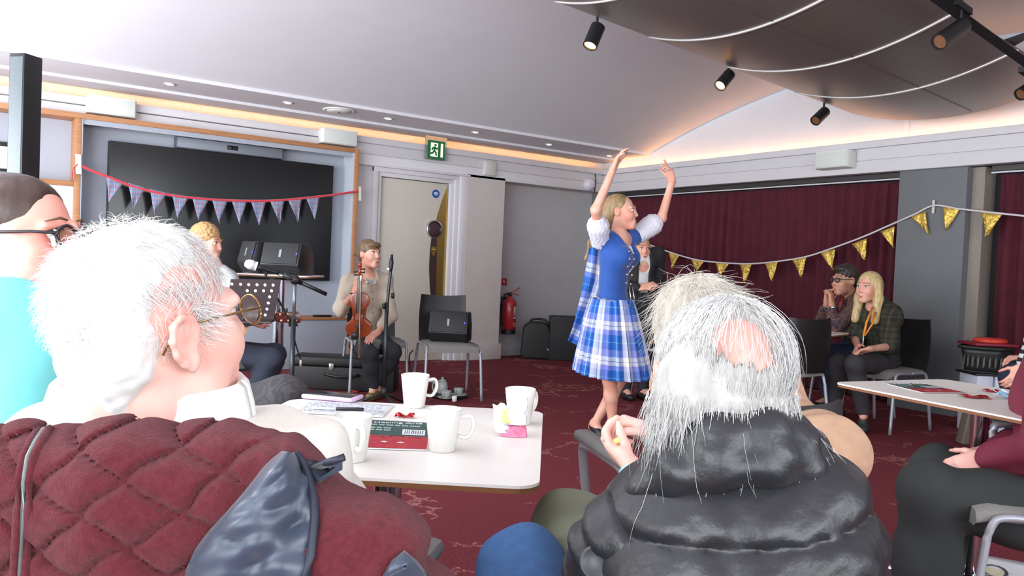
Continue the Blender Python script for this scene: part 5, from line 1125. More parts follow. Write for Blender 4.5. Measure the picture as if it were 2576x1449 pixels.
F = Field(.006); F.cap(N_+fb*.03+V3(0, 0, -.045), N_+(J['che']-N_)*.6+fb*.075, .046, .04, flat=(fb, .6)); F.build('t_shirt', mat('grey_tee', (170, 176, 178), .9), P_)
F = Field(.008); F.cap(J['pel']+V3(0, 0, -.02), J['wai']+V3(0, 0, -.05), .125, .115, .04, flat=(fb, .75)); limbs(F, J, .98, arms=False, inf=.012, feet=False, ll=.93); F.build('trousers', TROUS, P_, post=fold(.003, RH, 60, UP, 1))
OLV = mat('bronze_shoe', (134, 112, 62), .4, .2, var=.1)
for s in 'RL': shoe(P_, J['an'+s]+V3(0, 0, -.04), J['to'+s], OLV, .042)
for y in (718, 735, 752, 769, 787): MB().lathe([(.006, 0), (.006, .003), (0, .004)], at(937+(y-718)*.02, y, d-.02), -FW, 8).build('button', mat('button_brown', (110, 96, 82), .5, var=0), P_)
MB().tube([J['wrR']+unit(J['elR']-J['wrR'])*.02+.026*(math.cos(a)*CR+math.sin(a)*FW) for a in arc(13, 0, 6.28)], .006, 6).build('watch', BLACKP, P_, smooth=True)
# violin and bow
dv = d-.40; c = at(903, 792, dv); ux = unit(CR+FW*.1); uy = unit(UP-CR*.01-FW*.05); uz = unit(np.cross(ux, uy))
t = thing('violin', 'reddish brown violin held upright by the seated player', 'violin', c-uy*.18)
def vout(k=1.0):
    prof = [(0, .178), (.03, .177), (.06, .162), (.078, .13), (.08, .10), (.07, .07), (.056, .052), (.052, .03), (.05, .0), (.055, -.025), (.064, -.042), (.085, -.055), (.1, -.085), (.103, -.115), (.09, -.15), (.06, -.172), (.03, -.178), (0, -.177)]
    r = [(x*k, y*(1 if k == 1 else .985)) for x, y in prof]; return r+[(-x, y) for x, y in r[-2:0:-1]]
VIO = mat('violin_varnish', (150, 66, 34), .25, var=.25, scale=14, coat=.4)
MB().prism([c+ux*x+uy*y+uz*.004 for x, y in vout(.965)], uz*.034*-1 if (uz@FW) < 0 else uz*.034).build('ribs', VIO, t, bevel=.002)
sgn = -1 if (uz@FW) > 0 else 1; fz = uz*sgn
def plate(off, bulge, nm):
    o = vout(); n = len(o); v = []
    for k in (1.0, .85, .6, .3): v += [c+ux*x*k+uy*(y*k)+fz*(off+bulge*(1-k*k)) for x, y in o]
    v.append(c+fz*(off+bulge)); f = [(r*n+i, r*n+(i+1) % n, (r+1)*n+(i+1) % n, (r+1)*n+i) for r in range(3) for i in range(n)]+[(3*n+i, 3*n+(i+1) % n, 4*n) for i in range(n)]
    MB().add(v, f).build(nm, VIO, t, smooth=True)
plate(.002, .014, 'top_plate'); plate(-.036, -.012, 'back_plate')
EB = mat('ebony', (44, 44, 46), .3, var=.05)
def bar(y0, y1, w0, w1, z0, z1, th, nm, mt): MB().prism([c+ux*-w0+uy*y0+fz*z0, c+ux*w0+uy*y0+fz*z0, c+ux*w1+uy*y1+fz*z1, c-ux*w1+uy*y1+fz*z1], fz*th).build(nm, mt, t, bevel=.002)
bar(.02, .30, .021, .013, .034, .026, .008, 'fingerboard', EB); bar(.15, .31, .013, .011, .005, .005, .022, 'neck', VIO); bar(-.155, -.07, .006, .021, .022, .028, .008, 'tailpiece', EB)
bar(-.04, -.034, .021, .018, .014, .04, .004, 'bridge', mat('bridge_maple', (206, 170, 120), .5))
MB().tube([c+uy*.30+fz*.012, c+uy*.35+fz*.008, c+uy*.385+fz*.0], [.014, .013, .010], 8).lathe([(.0, -.016), (.017, -.014), (.017, .014), (0, .016)], c+uy*.392+fz*.004, ux, 14).build('scroll', VIO, t, smooth=True)
for s in (-1, 1):
    for k in range(2): MB().tube([c+uy*(.325+.025*k+.01*s)+ux*s*.008, c+uy*(.325+.025*k+.01*s)+ux*s*.042], [.005, .008], 8).build('peg', EB, t, smooth=True)
    MB().prism([c+ux*s*(.036+.002*k)+uy*y+fz*(.0145-.003) for k, y in ((0, .02), (3, .0), (2, -.03), (0, -.045), (-2, -.03), (1, 0))], fz*.004).build('sound_hole', EB, t)
MB().lathe([(.03, 0), (.03, .006), (.02, .01), (0, .01)], c-ux*.03-uy*.165+fz*.012, fz, 14).build('chin_rest', EB, t, smooth=True)
m = MB()
for k in range(4): m.tube([c+ux*(-.0075+.005*k)+uy*-.075+fz*.036, c+ux*(-.010+.0065*k)+uy*-.037+fz*.044, c+ux*(-.006+.004*k)+uy*.30+fz*.036], .0007, 3)
m.build('string', mat('string_steel', (190, 186, 180), .3, .8, var=0), t)
b0, b1 = at(909, 690, dv-.06), at(905, 897, dv-.06); t = thing('violin_bow', 'pale violin bow hanging straight down beside the violin', 'violin bow', b1)
WD = mat('bow_wood', (120, 70, 44), .35)
MB().tube([b0+(b1-b0)*q+CR*(.004-.006*math.sin(q*3.14)) for q in np.linspace(0, 1, 9)], [.0045]*6+[.004, .0035, .003], 8).build('stick', WD, t, smooth=True)
MB().tube([b0+CR*-.004+UP*-.03, b1+CR*-.008], .0045, 6, flat=.3).build('hair', mat('bow_hair', (224, 214, 186), .6), t, smooth=True)
MB().obox(b0+CR*-.002+UP*-.03, CR*.007, FW*.006, UP*.022).build('frog', mat('frog_white', (226, 224, 216), .3), t, bevel=.003)
MB().prism([b1+CR*.004+UP*.012, b1-CR*.012-UP*.0, b1-CR*.012-UP*.008, b1+CR*.003-UP*.012], FW*.008).build('tip', WD, t)

# guitarist behind the music stand
p_g = seat_spot(575, 915, 5.35)
P_ = person('seated guitarist with curly fair hair in a pale shirt and dark jeans behind music stand', p_g)
d = 5.3; fb = face(105); HD = Fr(at(519, 612, d-.05), 100, -6, 0, .97)
J = dict(pel=at(565, 890, d+.05), wai=at(560, 815, d+.05), che=at(557, 745, d+.03), nec=at(540, 678, d), shR=at(566, 705, d-.16), shL=at(570, 700, d+.19), elR=at(575, 800, d-.28), elL=at(625, 790, d+.18), wrR=at(622, 800, d-.16), wrL=at(668, 800, d+.05),
    hipR=at(572, 893, d-.06), hipL=at(575, 893, d+.14), knR=at(684, 905, d-.1), knL=at(690, 890, d+.2), anR=at(625, 1010, d-.1), anL=at(650, 1000, d+.25))
J['toR'] = J['anR']+face(100)*.13+V3(0, 0, -.05); J['toL'] = J['anL']+face(95)*.13+V3(0, 0, -.05)
F = Field(.009); torso(F, J, .95, f=fb); limbs(F, J, .95, k=.02); F.cap(J['nec'], HD(0, -.02, -.07), .055, .055, .02); head_prims(F, HD)
hand_prims(F, J['wrR'], CR*.9-UP*.3, FW, 1, (.4, .4, .4, .4)); hand_prims(F, J['wrL'], CR*.5+UP*.2-FW*.6, -FW+UP*.3, -1, (.6, .7, .7, .7))
F.build('body', SK1, P_); face_parts(P_, HD, (120, 92, 60))
FAIR = mat('fair_curls', (176, 140, 92), .55, var=.5, scale=50)
F = Field(.0065); e_(F, HD, (0, -.02, .05), (.088, .104, .095)); e_(F, HD, (0, -.07, -.01), (.078, .05, .08)); e_(F, HD, (0, .12, -.04), (.07, .075, .1), .012, -1)
F.build('hair', FAIR, P_, post=lambda D, X, Y, Z: D+.006*(np.sin(X*190)*np.sin(Y*170+1)*np.sin(Z*180))*np.clip(1.5-np.abs(D)*30, 0, 1))
GSH = mat('pale_grey_shirt', (206, 208, 212), .8, var=.05)
F = Field(.009); torso(F, J, 1.0, .02, f=fb); limbs(F, J, 1.0, legs=False, inf=.016, sleeves=(2, 2)); F.cap(HD(0, -.01, -.08), J['nec'], .066, .058, .02, -1); F.box(J['pel']+V3(0, 0, -.19), (.4, .4, .14), None, .01, .02, -1); F.build('shirt', GSH, P_, post=fold(.004, RH, 50, UP, 4))
JEAN = mat('dark_jeans', (44, 50, 66), .85, var=.1, scale=24)
F = Field(.009); F.cap(J['pel']+V3(0, 0, -.02), J['wai']+V3(0, 0, -.06), .13, .12, .04, flat=(fb, .8)); limbs(F, J, 1.05, arms=False, inf=.016, feet=False, ll=.95); F.build('jeans', JEAN, P_, post=fold(.004, FH, 50, UP, 1))
for s in 'RL': shoe(P_, J['an'+s]+V3(0, 0, -.03), J['to'+s], GHI, .045)
# acoustic guitar, headstock past the music stand
g0, g1 = at(548, 822, d-.32), at(690, 797, d-.22); ax_ = unit(g1-g0); uy2 = unit(UP-ax_*(UP@ax_)); gz = unit(np.cross(ax_, uy2)); gz = gz if gz@FW < 0 else -gz
t = thing('guitar', 'acoustic guitar lying across the guitarist lap, headstock past the music stand', 'guitar', g0-UP*.2)
SPR = mat('guitar_top', (196, 146, 84), .3, var=.1, coat=.3); MAH = mat('guitar_mahogany', (104, 46, 30), .3, var=.2, coat=.4)
go = []
for i in range(40):
    a = 2*math.pi*i/40; x = -.24*math.cos(a); w_ = .19-.045*math.cos(a)*-1; y = math.sin(a)*(.165+.035*math.cos(a))*(1-.28*math.exp(-((x-.03)/.07)**2)); go.append((x, y))
GO = [g0-ax_*.05+ax_*x+uy2*y for x, y in go]
MB().prism([q-gz*.05 for q in GO], gz*.098).build('body', MAH, t, bevel=.006); MB().prism([q+gz*.048 for q in GO], gz*.004).build('soundboard', SPR, t)
MB().lathe([(.05, 0), (.05, .001), (0, .001)], g0+ax_*.05+gz*.0535, gz, 20).build('sound_hole', EB, t)
MB().obox((g0+ax_*.18+g1)/2+gz*.045, (g1-g0-ax_*.18)/2, uy2*.026, gz*.012).build('neck', MAH, t, bevel=.004); MB().obox((g0+ax_*.12+g1)/2+gz*.06, (g1-g0-ax_*.12)/2, uy2*.026, gz*.003).build('fingerboard', EB, t)
h1 = at(750, 797, d-.2); hu = unit(h1-g1)
MB().prism([g1-uy2*.024+gz*.04, g1+hu*.03-uy2*.033+gz*.04, g1+hu*.15-uy2*.038+gz*.035, g1+hu*.165-uy2*.02+gz*.035, g1+hu*.165+uy2*.02+gz*.035, g1+hu*.15+uy2*.038+gz*.035, g1+hu*.03+uy2*.033+gz*.04, g1+uy2*.024+gz*.04], gz*.016).build('headstock', MAH, t, bevel=.004)
PEARL = mat('peg_pearl', (232, 222, 196), .3, .2, var=0)
for k in range(3):
    for s in (-1, 1):
        q = g1+hu*(.04+.045*k)+uy2*s*.02+gz*.055; MB().lathe([(.008, 0), (.007, .008), (0, .009)], q, gz, 10).build('post', PEARL, t, smooth=True)
        MB().tube([g1+hu*(.04+.045*k)+uy2*s*.034+gz*.045, g1+hu*(.04+.045*k)+uy2*s*.058+gz*.045], [.004, .008], 8).build('tuner', EB, t, smooth=True)
# a woman standing behind the dancer, mostly hidden
BLZ = mat('black_blazer', (36, 35, 38), .8, var=.05); WTOP = mat('white_top', (216, 214, 216), .8)
BLH = mat('light_blonde_hair', (196, 172, 122), .5, var=.35, scale=60, stretch=(1, 1, .25))
def stander(px, hy, d, phi, label, topm, jacket):
    hd = at(px, hy, d); P_ = person(label, hd); HD = Fr(hd, phi, 0, 0, .94); r = np.cross(face(phi), UP); f = face(phi); z = lambda k: V3(hd[0], hd[1], k)
    J = dict(pel=z(.88), wai=z(1.02), che=z(1.2), nec=z(hd[2]-.15), shR=z(1.3)+r*.16, shL=z(1.3)-r*.16, elR=z(1.04)+r*.2-f*.02, elL=z(1.04)-r*.2-f*.02, wrR=z(1.0)+r*.1+f*.2, wrL=z(1.02)-r*.08+f*.21, hipR=z(.85)+r*.08, hipL=z(.85)-r*.08, knR=z(.47)+r*.08, knL=z(.47)-r*.08, anR=z(.08)+r*.08, anL=z(.08)-r*.08)
    J['toR'] = z(.035)+r*.09+f*.14; J['toL'] = z(.035)-r*.09+f*.14
    F = Field(.01); torso(F, J, .88, f=f); limbs(F, J, .88, k=.02); F.cap(J['nec'], HD(0, -.025, -.06), .046, .046, .02); head_prims(F, HD, .92)
    hand_prims(F, J['wrR'], f*.6-r*.6+UP*.2, -r*.4-f*.2-UP*.4, 1, (.6, .6, .6, .6)); hand_prims(F, J['wrL'], f*.6+r*.6+UP*.2, r*.4-UP*.4, -1, (.6, .6, .6, .6)); F.build('body', SK1, P_); face_parts(P_, HD, (120, 96, 70))
    F = Field(.007); e_(F, HD, (0, -.02, .045), (.086, .102, .092)); 
    for s in (-1, 1): F.cap(HD(s*.074, -.02, .02), HD(s*.082, .0, -.2), .03, .03, .03)
    F.cap(HD(0, -.08, .0), HD(0, -.085, -.2), .06, .055, .03, flat=(HD.v(0, 1, 0), .6)); e_(F, HD, (0, .125, -.015), (.064, .085, .122), .015, -1); F.build('hair', BLH, P_, post=hair_noise(HD, .0011, 40))
    F = Field(.01); torso(F, J, .92, .014, f=f); F.box(J['pel']+V3(0, 0, -.15), (.4, .4, .12), None, .01, .01, -1); F.cap(HD(0, 0, -.09), J['nec']+f*.06, .06, .055, .02, -1); F.build('top', topm, P_)
    F = Field(.01); torso(F, J, .96, .026, f=f); limbs(F, J, 1.0, legs=False, inf=.018, sleeves=(2, 2)); F.box(J['che']+f*.2+V3(0, 0, -.1), V3(.045, .2, .5), np.stack([r, f, UP], 1), .01, .02, -1); F.cap(HD(0, 0, -.09), J['nec']+f*.06, .066, .06, .02, -1); F.box(J['pel']+V3(0, 0, -.2), (.4, .4, .12), None, .01, .01, -1); F.build('jacket', jacket, P_)
    F = Field(.01); F.cap(J['pel'], J['wai'], .13, .115, .04, flat=(f, .75)); limbs(F, J, 1.0, arms=False, inf=.014, feet=False, ll=.96); F.build('trousers', TROUS, P_)
    for s in 'RL': shoe(P_, J['an'+s]+V3(0, 0, -.02), J['to'+s], GHI, .042)
    return P_, J
stander(1612, 628, 7.05, 165, 'standing blonde woman in a black blazer and white top behind the dancer', WTOP, BLZ)

# ------------------------------------------------------------------ people by the curtain
def paisley():
    m, nt, b = new_mat('paisley_shirt'); N, L = nt.nodes, nt.links; tc = N.new('ShaderNodeTexCoord')
    n = N.new('ShaderNodeTexNoise'); n.inputs['Scale'].default_value = 16; n.inputs['Detail'].default_value = 3; n.inputs['Distortion'].default_value = 2.5; L.new(tc.outputs['Object'], n.inputs[0])
    r = ramp_const(nt, [(0, (44, 44, 60)), (.40, (60, 50, 58)), (.5, (136, 88, 56)), (.56, (46, 48, 70)), (.63, (112, 74, 54)), (.68, (50, 50, 66))]); L.new(n.outputs[0], r.inputs[0]); L.new(r.outputs[0], b.inputs['Base Color']); b.inputs['Roughness'].default_value = .8; return m
PAIS = paisley(); DKH = mat('dark_hair', (52, 42, 36), .5, var=.4, scale=60)
SK2 = skin('skin_tan', (206, 156, 130), .4)
seat = seat_spot(2140, 930, 6.85); d = 6.55
P_ = person('man in a dark paisley shirt and black glasses, hands clasped at his chin', seat); fb = face(-105); HD = Fr(at(2126, 706, d), -108, -3, 0, 1.0)
J = dict(pel=at(2158, 882, d+.15), wai=at(2155, 825, d+.12), che=at(2150, 775, d+.08), nec=at(2140, 742, d+.05), shL=at(2160, 768, d-.13), shR=at(2130, 765, d+.26), elL=at(2092, 832, d-.14), elR=at(2062, 820, d+.16), wrL=at(2092, 765, d-.06), wrR=at(2080, 762, d+.04),
    hipL=at(2150, 892, d+.06), hipR=at(2145, 890, d+.24), knL=at(2074, 893, d+.0), knR=at(2070, 885, d+.25), anL=at(2102, 1022, d-.02), anR=at(2085, 1005, d+.2))
for s in 'LR': J['to'+s] = J['an'+s]+face(-100)*.14+V3(0, 0, -.05)
F = Field(.0075); torso(F, J, .98, f=fb); limbs(F, J, .95, k=.02); F.cap(J['nec'], HD(0, -.02, -.07), .058, .055, .02); head_prims(F, HD, 1.1)
hand_prims(F, J['wrL'], at(2090, 724, d-.05)-J['wrL'], -CR*.7+FW*.7, -1, (.55, .6, .65, .7), .95); hand_prims(F, J['wrR'], at(2086, 722, d+.03)-J['wrR'], CR*.3-FW*.8, 1, (.5, .55, .6, .65), .95)
F.build('body', SK2, P_); face_parts(P_, HD, (48, 38, 32), (176, 116, 106))
F = Field(.006); e_(F, HD, (0, -.018, .055), (.083, .102, .09)); e_(F, HD, (0, -.06, .0), (.079, .06, .06)); e_(F, HD, (0, .05, .10), (.06, .045, .03)); e_(F, HD, (0, .125, -.03), (.07, .075, .1), .012, -1); F.cap(HD(.2, .01, -.03), HD(-.2, .01, -.03), .035, k=.01, op=-1)
F.build('hair', DKH, P_, post=hair_noise(HD, .002, 50))
F = Field(.005); e_(F, HD, (0, .034, -.075), (.06, .064, .046)); e_(F, HD, (0, .03, .0), (.09, .1, .055), .01, -1); e_(F, HD, (0, .125, -.068), (.03, .035, .012), .008, -1); F.build('stubble', mat('stubble', (172, 126, 106), .7, var=.12, scale=300), P_)
glasses(P_, HD, BLACKP, LENS, .025, .02, .11, .0032, 'black framed glasses')
F = Field(.008); torso(F, J, 1.0, .022, f=fb); limbs(F, J, 1.0, legs=False, inf=.02, sleeves=(1.72, 1.72)); F.cap(HD(0, -.01, -.08), J['nec']+fb*.03, .066, .06, .02, -1); F.box(J['pel']+V3(0, 0, -.16), (.4, .4, .12), None, .01, .02, -1); F.build('shirt', PAIS, P_, post=fold(.004, FH, 50, UP, 3))
F = Field(.006); N_ = J['nec']; r_ = np.cross(fb, UP)
for s in (-1, 1): F.cap(N_+r_*s*.062, N_+r_*s*.03+fb*.08+V3(0, 0, -.06), .013, .02, .01)
F.cap(N_+r_*.062, N_-r_*.062, .014, k=.01); F.build('collar', PAIS, P_)
F = Field(.009); F.cap(J['pel'], J['wai']+V3(0, 0, -.04), .135, .125, .04, flat=(fb, .8)); limbs(F, J, 1.0, arms=False, inf=.016, feet=False, ll=.96); F.build('jeans', mat('navy_jeans', (34, 44, 72), .85, var=.1, scale=24), P_)
for s in 'RL': shoe(P_, J['an'+s]+V3(0, 0, -.03), J['to'+s], GHI, .045)
MB().tube([at(2118, 745, d-.06), at(2113, 762, d-.08), at(2108, 792, d-.06)], .008, 6, flat=.3).tube([at(2122, 746, d+.02), at(2116, 764, d-.06)], .008, 6, flat=.3).build('red_lanyard', mat('lanyard_red', (190, 44, 72), .6), P_, smooth=True)
q = J['wrL']+unit(J['elL']-J['wrL'])*.03
MB().tube([q+.031*(math.cos(a)*CR+math.sin(a)*FW) for a in arc(15, 0, 6.28)], .006, 6).lathe([(.017, 0), (.017, .008), (0, .009)], q-FW*.03, -FW, 14).build('watch', mat('watch_silver', (206, 206, 204), .3, .7), P_, smooth=True)
# blonde woman in the checked shirt
CHK = plaid('dark_check', [(0, (62, 60, 40)), (.3, (38, 38, 34)), (.6, (78, 72, 44)), (.72, (40, 42, 38))], [(0, (56, 56, 38)), (.35, (30, 32, 32)), (.62, (74, 70, 42)), (.74, (36, 38, 36))], 11, 'Object', .85, (1, 2))
seat = seat_spot(2222, 935, 6.25); d = 6.15
P_ = person('woman with long straight blonde hair, checked shirt and orange lanyard', seat); fb = face(-125); HD = Fr(at(2186, 724, d), -122, -2, 0, .96)
J = dict(pel=at(2220, 908, d+.14), wai=at(2218, 855, d+.12), che=at(2212, 800, d+.08), nec=at(2200, 766, d+.05), shL=at(2238, 795, d-.02), shR=at(2180, 790, d+.22), elL=at(2238, 872, d-.10), elR=at(2150, 850, d+.14), wrL=at(2186, 878, d-.28), wrR=at(2158, 872, d-.10),
    hipL=at(2222, 915, d+.04), hipR=at(2190, 912, d+.2), knL=at(2150, 915, d-.30), knR=at(2112, 912, d-.02), anL=at(2172, 1040, d-.2), anR=at(2098, 1032, d+.06))
J['toL'] = V3(*onz(2172, 1072, .035)); J['toR'] = V3(*onz(2085, 1052, .035))
F = Field(.0075); torso(F, J, .9, f=fb); limbs(F, J, .86, k=.02); F.cap(J['nec'], HD(0, -.025, -.06), .046, .046, .02); head_prims(F, HD, .92)
hand_prims(F, J['wrL'], at(2152, 885, d-.3)-J['wrL'], -UP*.7-FW*.3, -1, (.2, .25, .3, .3), .92); hand_prims(F, J['wrR'], at(2145, 892, d-.22)-J['wrR'], FW*.3+CR*.6, 1, (.25, .3, .3, .35), .92)
F.build('body', SK1, P_); face_parts(P_, HD, (150, 116, 82), (196, 112, 108))
F = Field(.006); e_(F, HD, (0, -.018, .045), (.086, .102, .092)); 
for s in (-1, 1): F.chain([HD(s*.072, -.01, .03), HD(s*.085, .0, -.09), HD(s*.088, .04, -.26)], [.032, .034, .03], .03)
F.cap(HD(0, -.085, .0), HD(0, -.09, -.2), .066, .06, .03, flat=(HD.v(0, 1, 0), .6)); e_(F, HD, (-.004, .125, -.02), (.062, .085, .126), .015, -1); F.build('hair', BLH, P_, post=hair_noise(HD, .0009, 60, 3))
F = Field(.008); torso(F, J, .95, .026, f=fb, bust=1); limbs(F, J, 1.1, legs=False, inf=.034, sleeves=(.95, .95)); F.cap(HD(0, -.01, -.08), J['nec']+fb*.04, .066, .058, .02, -1); F.box(J['pel']+V3(0, 0, -.15), (.4, .4, .12), None, .01, .02, -1); F.build('shirt', CHK, P_, post=fold(.005, RH, 45, UP, 5))
F = Field(.009); F.cap(J['pel'], J['wai']+V3(0, 0, -.04), .13, .115, .04, flat=(fb, .8)); limbs(F, J, .98, arms=False, inf=.012, feet=False, ll=.95); F.build('trousers', mat('charcoal_trousers', (54, 52, 56), .85, var=.06), P_, post=fold(.003, FH, 50, UP, 1))
SHO = mat('dark_green_shoe', (40, 48, 46), .5, var=.08)
for s in 'RL':
    shoe(P_, J['an'+s]+V3(0, 0, -.045), J['to'+s], SHO, .045)
ORG = mat('lanyard_orange', (232, 142, 50), .6)
L0, L1, L2 = at(2196, 772, d-.10), at(2172, 845, d-.22), at(2206, 775, d-.06)
MB().tube([L0, at(2180, 810, d-.2), L1], .009, 6, flat=.3).tube([L2, at(2196, 812, d-.2), L1+CR*.008], .009, 6, flat=.3).build('lanyard', ORG, P_, smooth=True)
MB().tube([L1, L1+V3(0, 0, -.06)], .005, 6).build('lanyard_clip', MM, P_, smooth=True)
# ------------------------------------------------------------------ people in the foreground
def surf(o, px, py, off=0.0):
    """point of an object's surface seen along a ray of the room camera, raised towards the viewer by off"""
    b = wl(o); r = unit(ray(px, py)); ok, p, n, _ = o.ray_cast(Vector(CPOS-b), Vector(r))
    return (V3(*p)+b-r*off) if ok else None
SKP = skin('skin_pink_old', (232, 188, 174), .4)
WHH = mat('white_hair', (224, 223, 220), .6, var=.05, scale=90); WHG = mat('grey_white_strand', (206, 206, 204), .5, var=0); WHP = mat('grey_white_hair', (168, 166, 162), .6, var=.3, scale=40, stretch=(1, 1, .3)); WHS = mat('white_hair_strand', (228, 227, 225), .5, var=0)
def skull_paths(fr, starts, step, n, lift=.002, jit=.25, flow=None, rad=(.0775, .0995, .0895), cen=(0, -.012, .035), maxl=9, rel=-9, seed=1):
    """hairs that follow the skull: start on its ellipsoid, drift along flow(p), keep a little above the skin"""
    rg = np.random.default_rng(seed); out = []; rad, cen = V3(*rad), V3(*cen)
    for s in starts:
        p = cen+unit(V3(*s))*rad; path = []; h_ = rg.uniform(.3, 1)*lift; j = rg.normal(0, jit, 3)
        for i in range(n):
            path.append(fr(*(p+((p-cen)/np.linalg.norm(p-cen))*(h_*(1+i*.5)))))
            f = unit(V3(*flow(p))+j); p = p+f*step; q = (p-cen)/rad; l = np.linalg.norm(q)
            if l < 1: p = cen+q/l*rad
            elif l > 1+maxl: p = cen+q/l*rad*(1+maxl)
            j = j*.9+rg.normal(0, jit*.35, 3)
        out.append(path)
    return out
# --- old man with thick white hair
OM = person('white haired old man in a cream jumper seen from behind, wearing thin gold glasses', at(440, 1500, 1.1))
HD = Fr(at(390, 822, 1.0), 38, 8, -3, 1.0); fb = face(18)
J = dict(pel=at(500, 1720, 1.16), wai=at(480, 1480, 1.12), che=at(460, 1225, 1.10), nec=at(425, 1010, 1.05), shR=at(700, 1180, 1.04), shL=at(165, 1180, 1.10), elR=at(800, 1310, 1.22), elL=at(60, 1370, 1.28), wrR=at(800, 1240, 1.5), wrL=at(330, 1290, 1.5),
    hipR=at(600, 1750, 1.16), hipL=at(430, 1750, 1.2), knR=at(640, 1480, 1.65), knL=at(430, 1470, 1.68), anR=at(640, 1780, 1.72), anL=at(450, 1770, 1.75))
for s in 'RL': J['to'+s] = J['an'+s]+face(18)*.15+V3(0, 0, -.05)
F = Field(.0042)
torso(F, J, .84, f=fb); limbs(F, J, 1.0, k=.02); F.chain([J['nec']+V3(0, 0, -.02), HD(0, -.035, -.12), HD(0, -.03, -.05)], [.064, .062, .066], .03); head_prims(F, HD, 1.1, ear=False, nose=1.05, full=.5)
F.cap(HD(.05, .03, -.085), HD(.045, -.03, -.10), .022, .03, .03)
for s in (-1, 1):
    q_ = .76; hx = lambda y, z, o=0: HD(s*(.081+o-.32*(y*q_-.010)), y*q_-.002, z*q_-.006)
    F.chain([hx(.012, -.004), hx(.018, .018), hx(.006, .036), hx(-.014, .041), hx(-.031, .029), hx(-.034, .006), hx(-.027, -.018), hx(-.013, -.034), hx(.002, -.044), hx(.01, -.034), hx(.013, -.02)], [.004, .0042, .0042, .0043, .0046, .0046, .0045, .005, .006, .0055, .004], .004)
    F.ell(HD(s*.081, -.008, -.006), V3(.006, .018, .028), HD.R, .006); F.ell(HD(s*.091, -.004, -.009), V3(.007, .0085, .011), HD.R, .004, -1); F.ell(HD(s*.093, -.011, .011), V3(.005, .009, .007), HD.R, .004, -1)
hand_prims(F, J['wrR'], face(-20), UP*-1, 1, (.3, .3, .3, .3)); hand_prims(F, J['wrL'], face(30), UP*-1, -1, (.3, .3, .3, .3))
F.build('body', SKP, OM); face_parts(OM, HD, (206, 204, 200), (190, 120, 112), False)
def fluff(fr, seed):
    rg = np.random.default_rng(seed); W = [(rg.normal(0, 1, 3), rg.uniform(0, 6)) for _ in range(7)]; fq = [50, 80, 120, 170, 230, 300, 380]; am = [.0018, .0016, .0014, .0012, .0009, .0007, .0005]
    def post(D, X, Y, Z):
        x, y, z = fr.loc(X, Y, Z); s = 0
        for (v, ph), f_, a in zip(W, fq, am): v = v/np.linalg.norm(v); s = s+a*np.sin((x*v[0]+y*v[1]+z*v[2]*.6)*f_+ph+2*np.sin(z*f_*.3+ph))
        return D+s*np.clip(1.5-np.abs(D)*25, 0, 1)
    return post
F = Field(.0042); e_(F, HD, (0, -.02, .042), (.079, .098, .091)); e_(F, HD, (0, -.06, -.02), (.078, .056, .075)); e_(F, HD, (-.042, -.01, -.01), (.044, .066, .06)); e_(F, HD, (0, -.054, -.085), (.058, .034, .04))
e_(F, HD, (.02, .145, .0), (.14, .115, .175), .03, -1); e_(F, HD, (.11, .035, .03), (.062, .075, .10), .02, -1); e_(F, HD, (.10, -.01, -.02), (.036, .045, .065), .02, -1); e_(F, HD, (.098, -.03, -.085), (.055, .05, .05), .015, -1)
F.build('hair', WHH, OM, post=fluff(HD, 5))
rg = np.random.default_rng(11)
st = [(rg.uniform(-.7, 1.0), rg.uniform(-.5, .95), rg.uniform(.2, 1.1)) for _ in range(800)]
pa = skull_paths(HD, st, .0085, 7, .003, .12, maxl=.03, flow=lambda p: (.75, .30-(.6 if p[1] > .06 else 0), -.35 if p[2] < .09 else .15), seed=3)
st = [(rg.uniform(.55, 1.1), rg.uniform(-1.0, .5), rg.uniform(-.55, .35)) for _ in range(900)]
pa += skull_paths(HD, [s for s in st if not (-.28 < s[1] < .2 and s[2] < .1)], .006, 6, .002, .14, maxl=.025, flow=lambda p: (.1, -.75, -.65), seed=4)
st = [(rg.uniform(-1, .7), rg.uniform(-1.2, .2), rg.uniform(-.7, 1)) for _ in range(2600)]
pa += skull_paths(HD, st, .0048, 5, .004, .55, lambda p: (p[0]*1.5+.5, (p[1]+.01)*1.5-.3, (p[2]-.03)*1.5-.6), rad=(.081, .101, .095), cen=(0, -.02, .040), maxl=.09, seed=6)
st = [(rg.uniform(.8, 1.0), rg.uniform(.15, .45), rg.uniform(-.5, .05)) for _ in range(120)]
pa += skull_paths(HD, st, .006, 6, .003, .3, lambda p: (.2, .75, -.3), seed=8)
strands('hair_strands', WHS, OM, pa, .00042)
GLD = mat('gold_wire', (176, 140, 88), .3, .9, var=0)
glasses(OM, HD, GLD, LENS, .027, .02, .118, .0016, 'thin gold rimmed glasses')
CREAM = mat('cream_jumper', (226, 222, 212), .9, var=.05, scale=90, bump=.25, bscale=500); SHIRTW = mat('white_shirt', (228, 228, 226), .8, var=.03, scale=60, bump=.1, bscale=600)
F = Field(.006); torso(F, J, 1.04, .03, f=fb, k=.06); limbs(F, J, 1.12, legs=False, inf=.03, k=.06, sleeves=(2, 2)); F.cap(J['nec']+V3(0, 0, -.035)+np.cross(fb, UP)*.12, J['nec']+V3(0, 0, -.035)-np.cross(fb, UP)*.12, .055, .055, .06)
F.box(J['nec']+V3(0, 0, .20), (.5, .5, .215), None, .01, .02, -1); F.build('jumper', CREAM, OM, post=fold(.003, RH, 60, UP, 2))
rb = MB()
for k in range(9): rb.tube([J['shR']+(J['elR']-J['shR'])*t_+RH*(.05-.012*k)+UP*(.082-.015*t_-.001*k*k)-FH*(.012+.007*k) for t_ in np.linspace(-.15, .55, 5)], .0012, 4)
cN = J['nec']+V3(0, 0, .006)-FH*.012
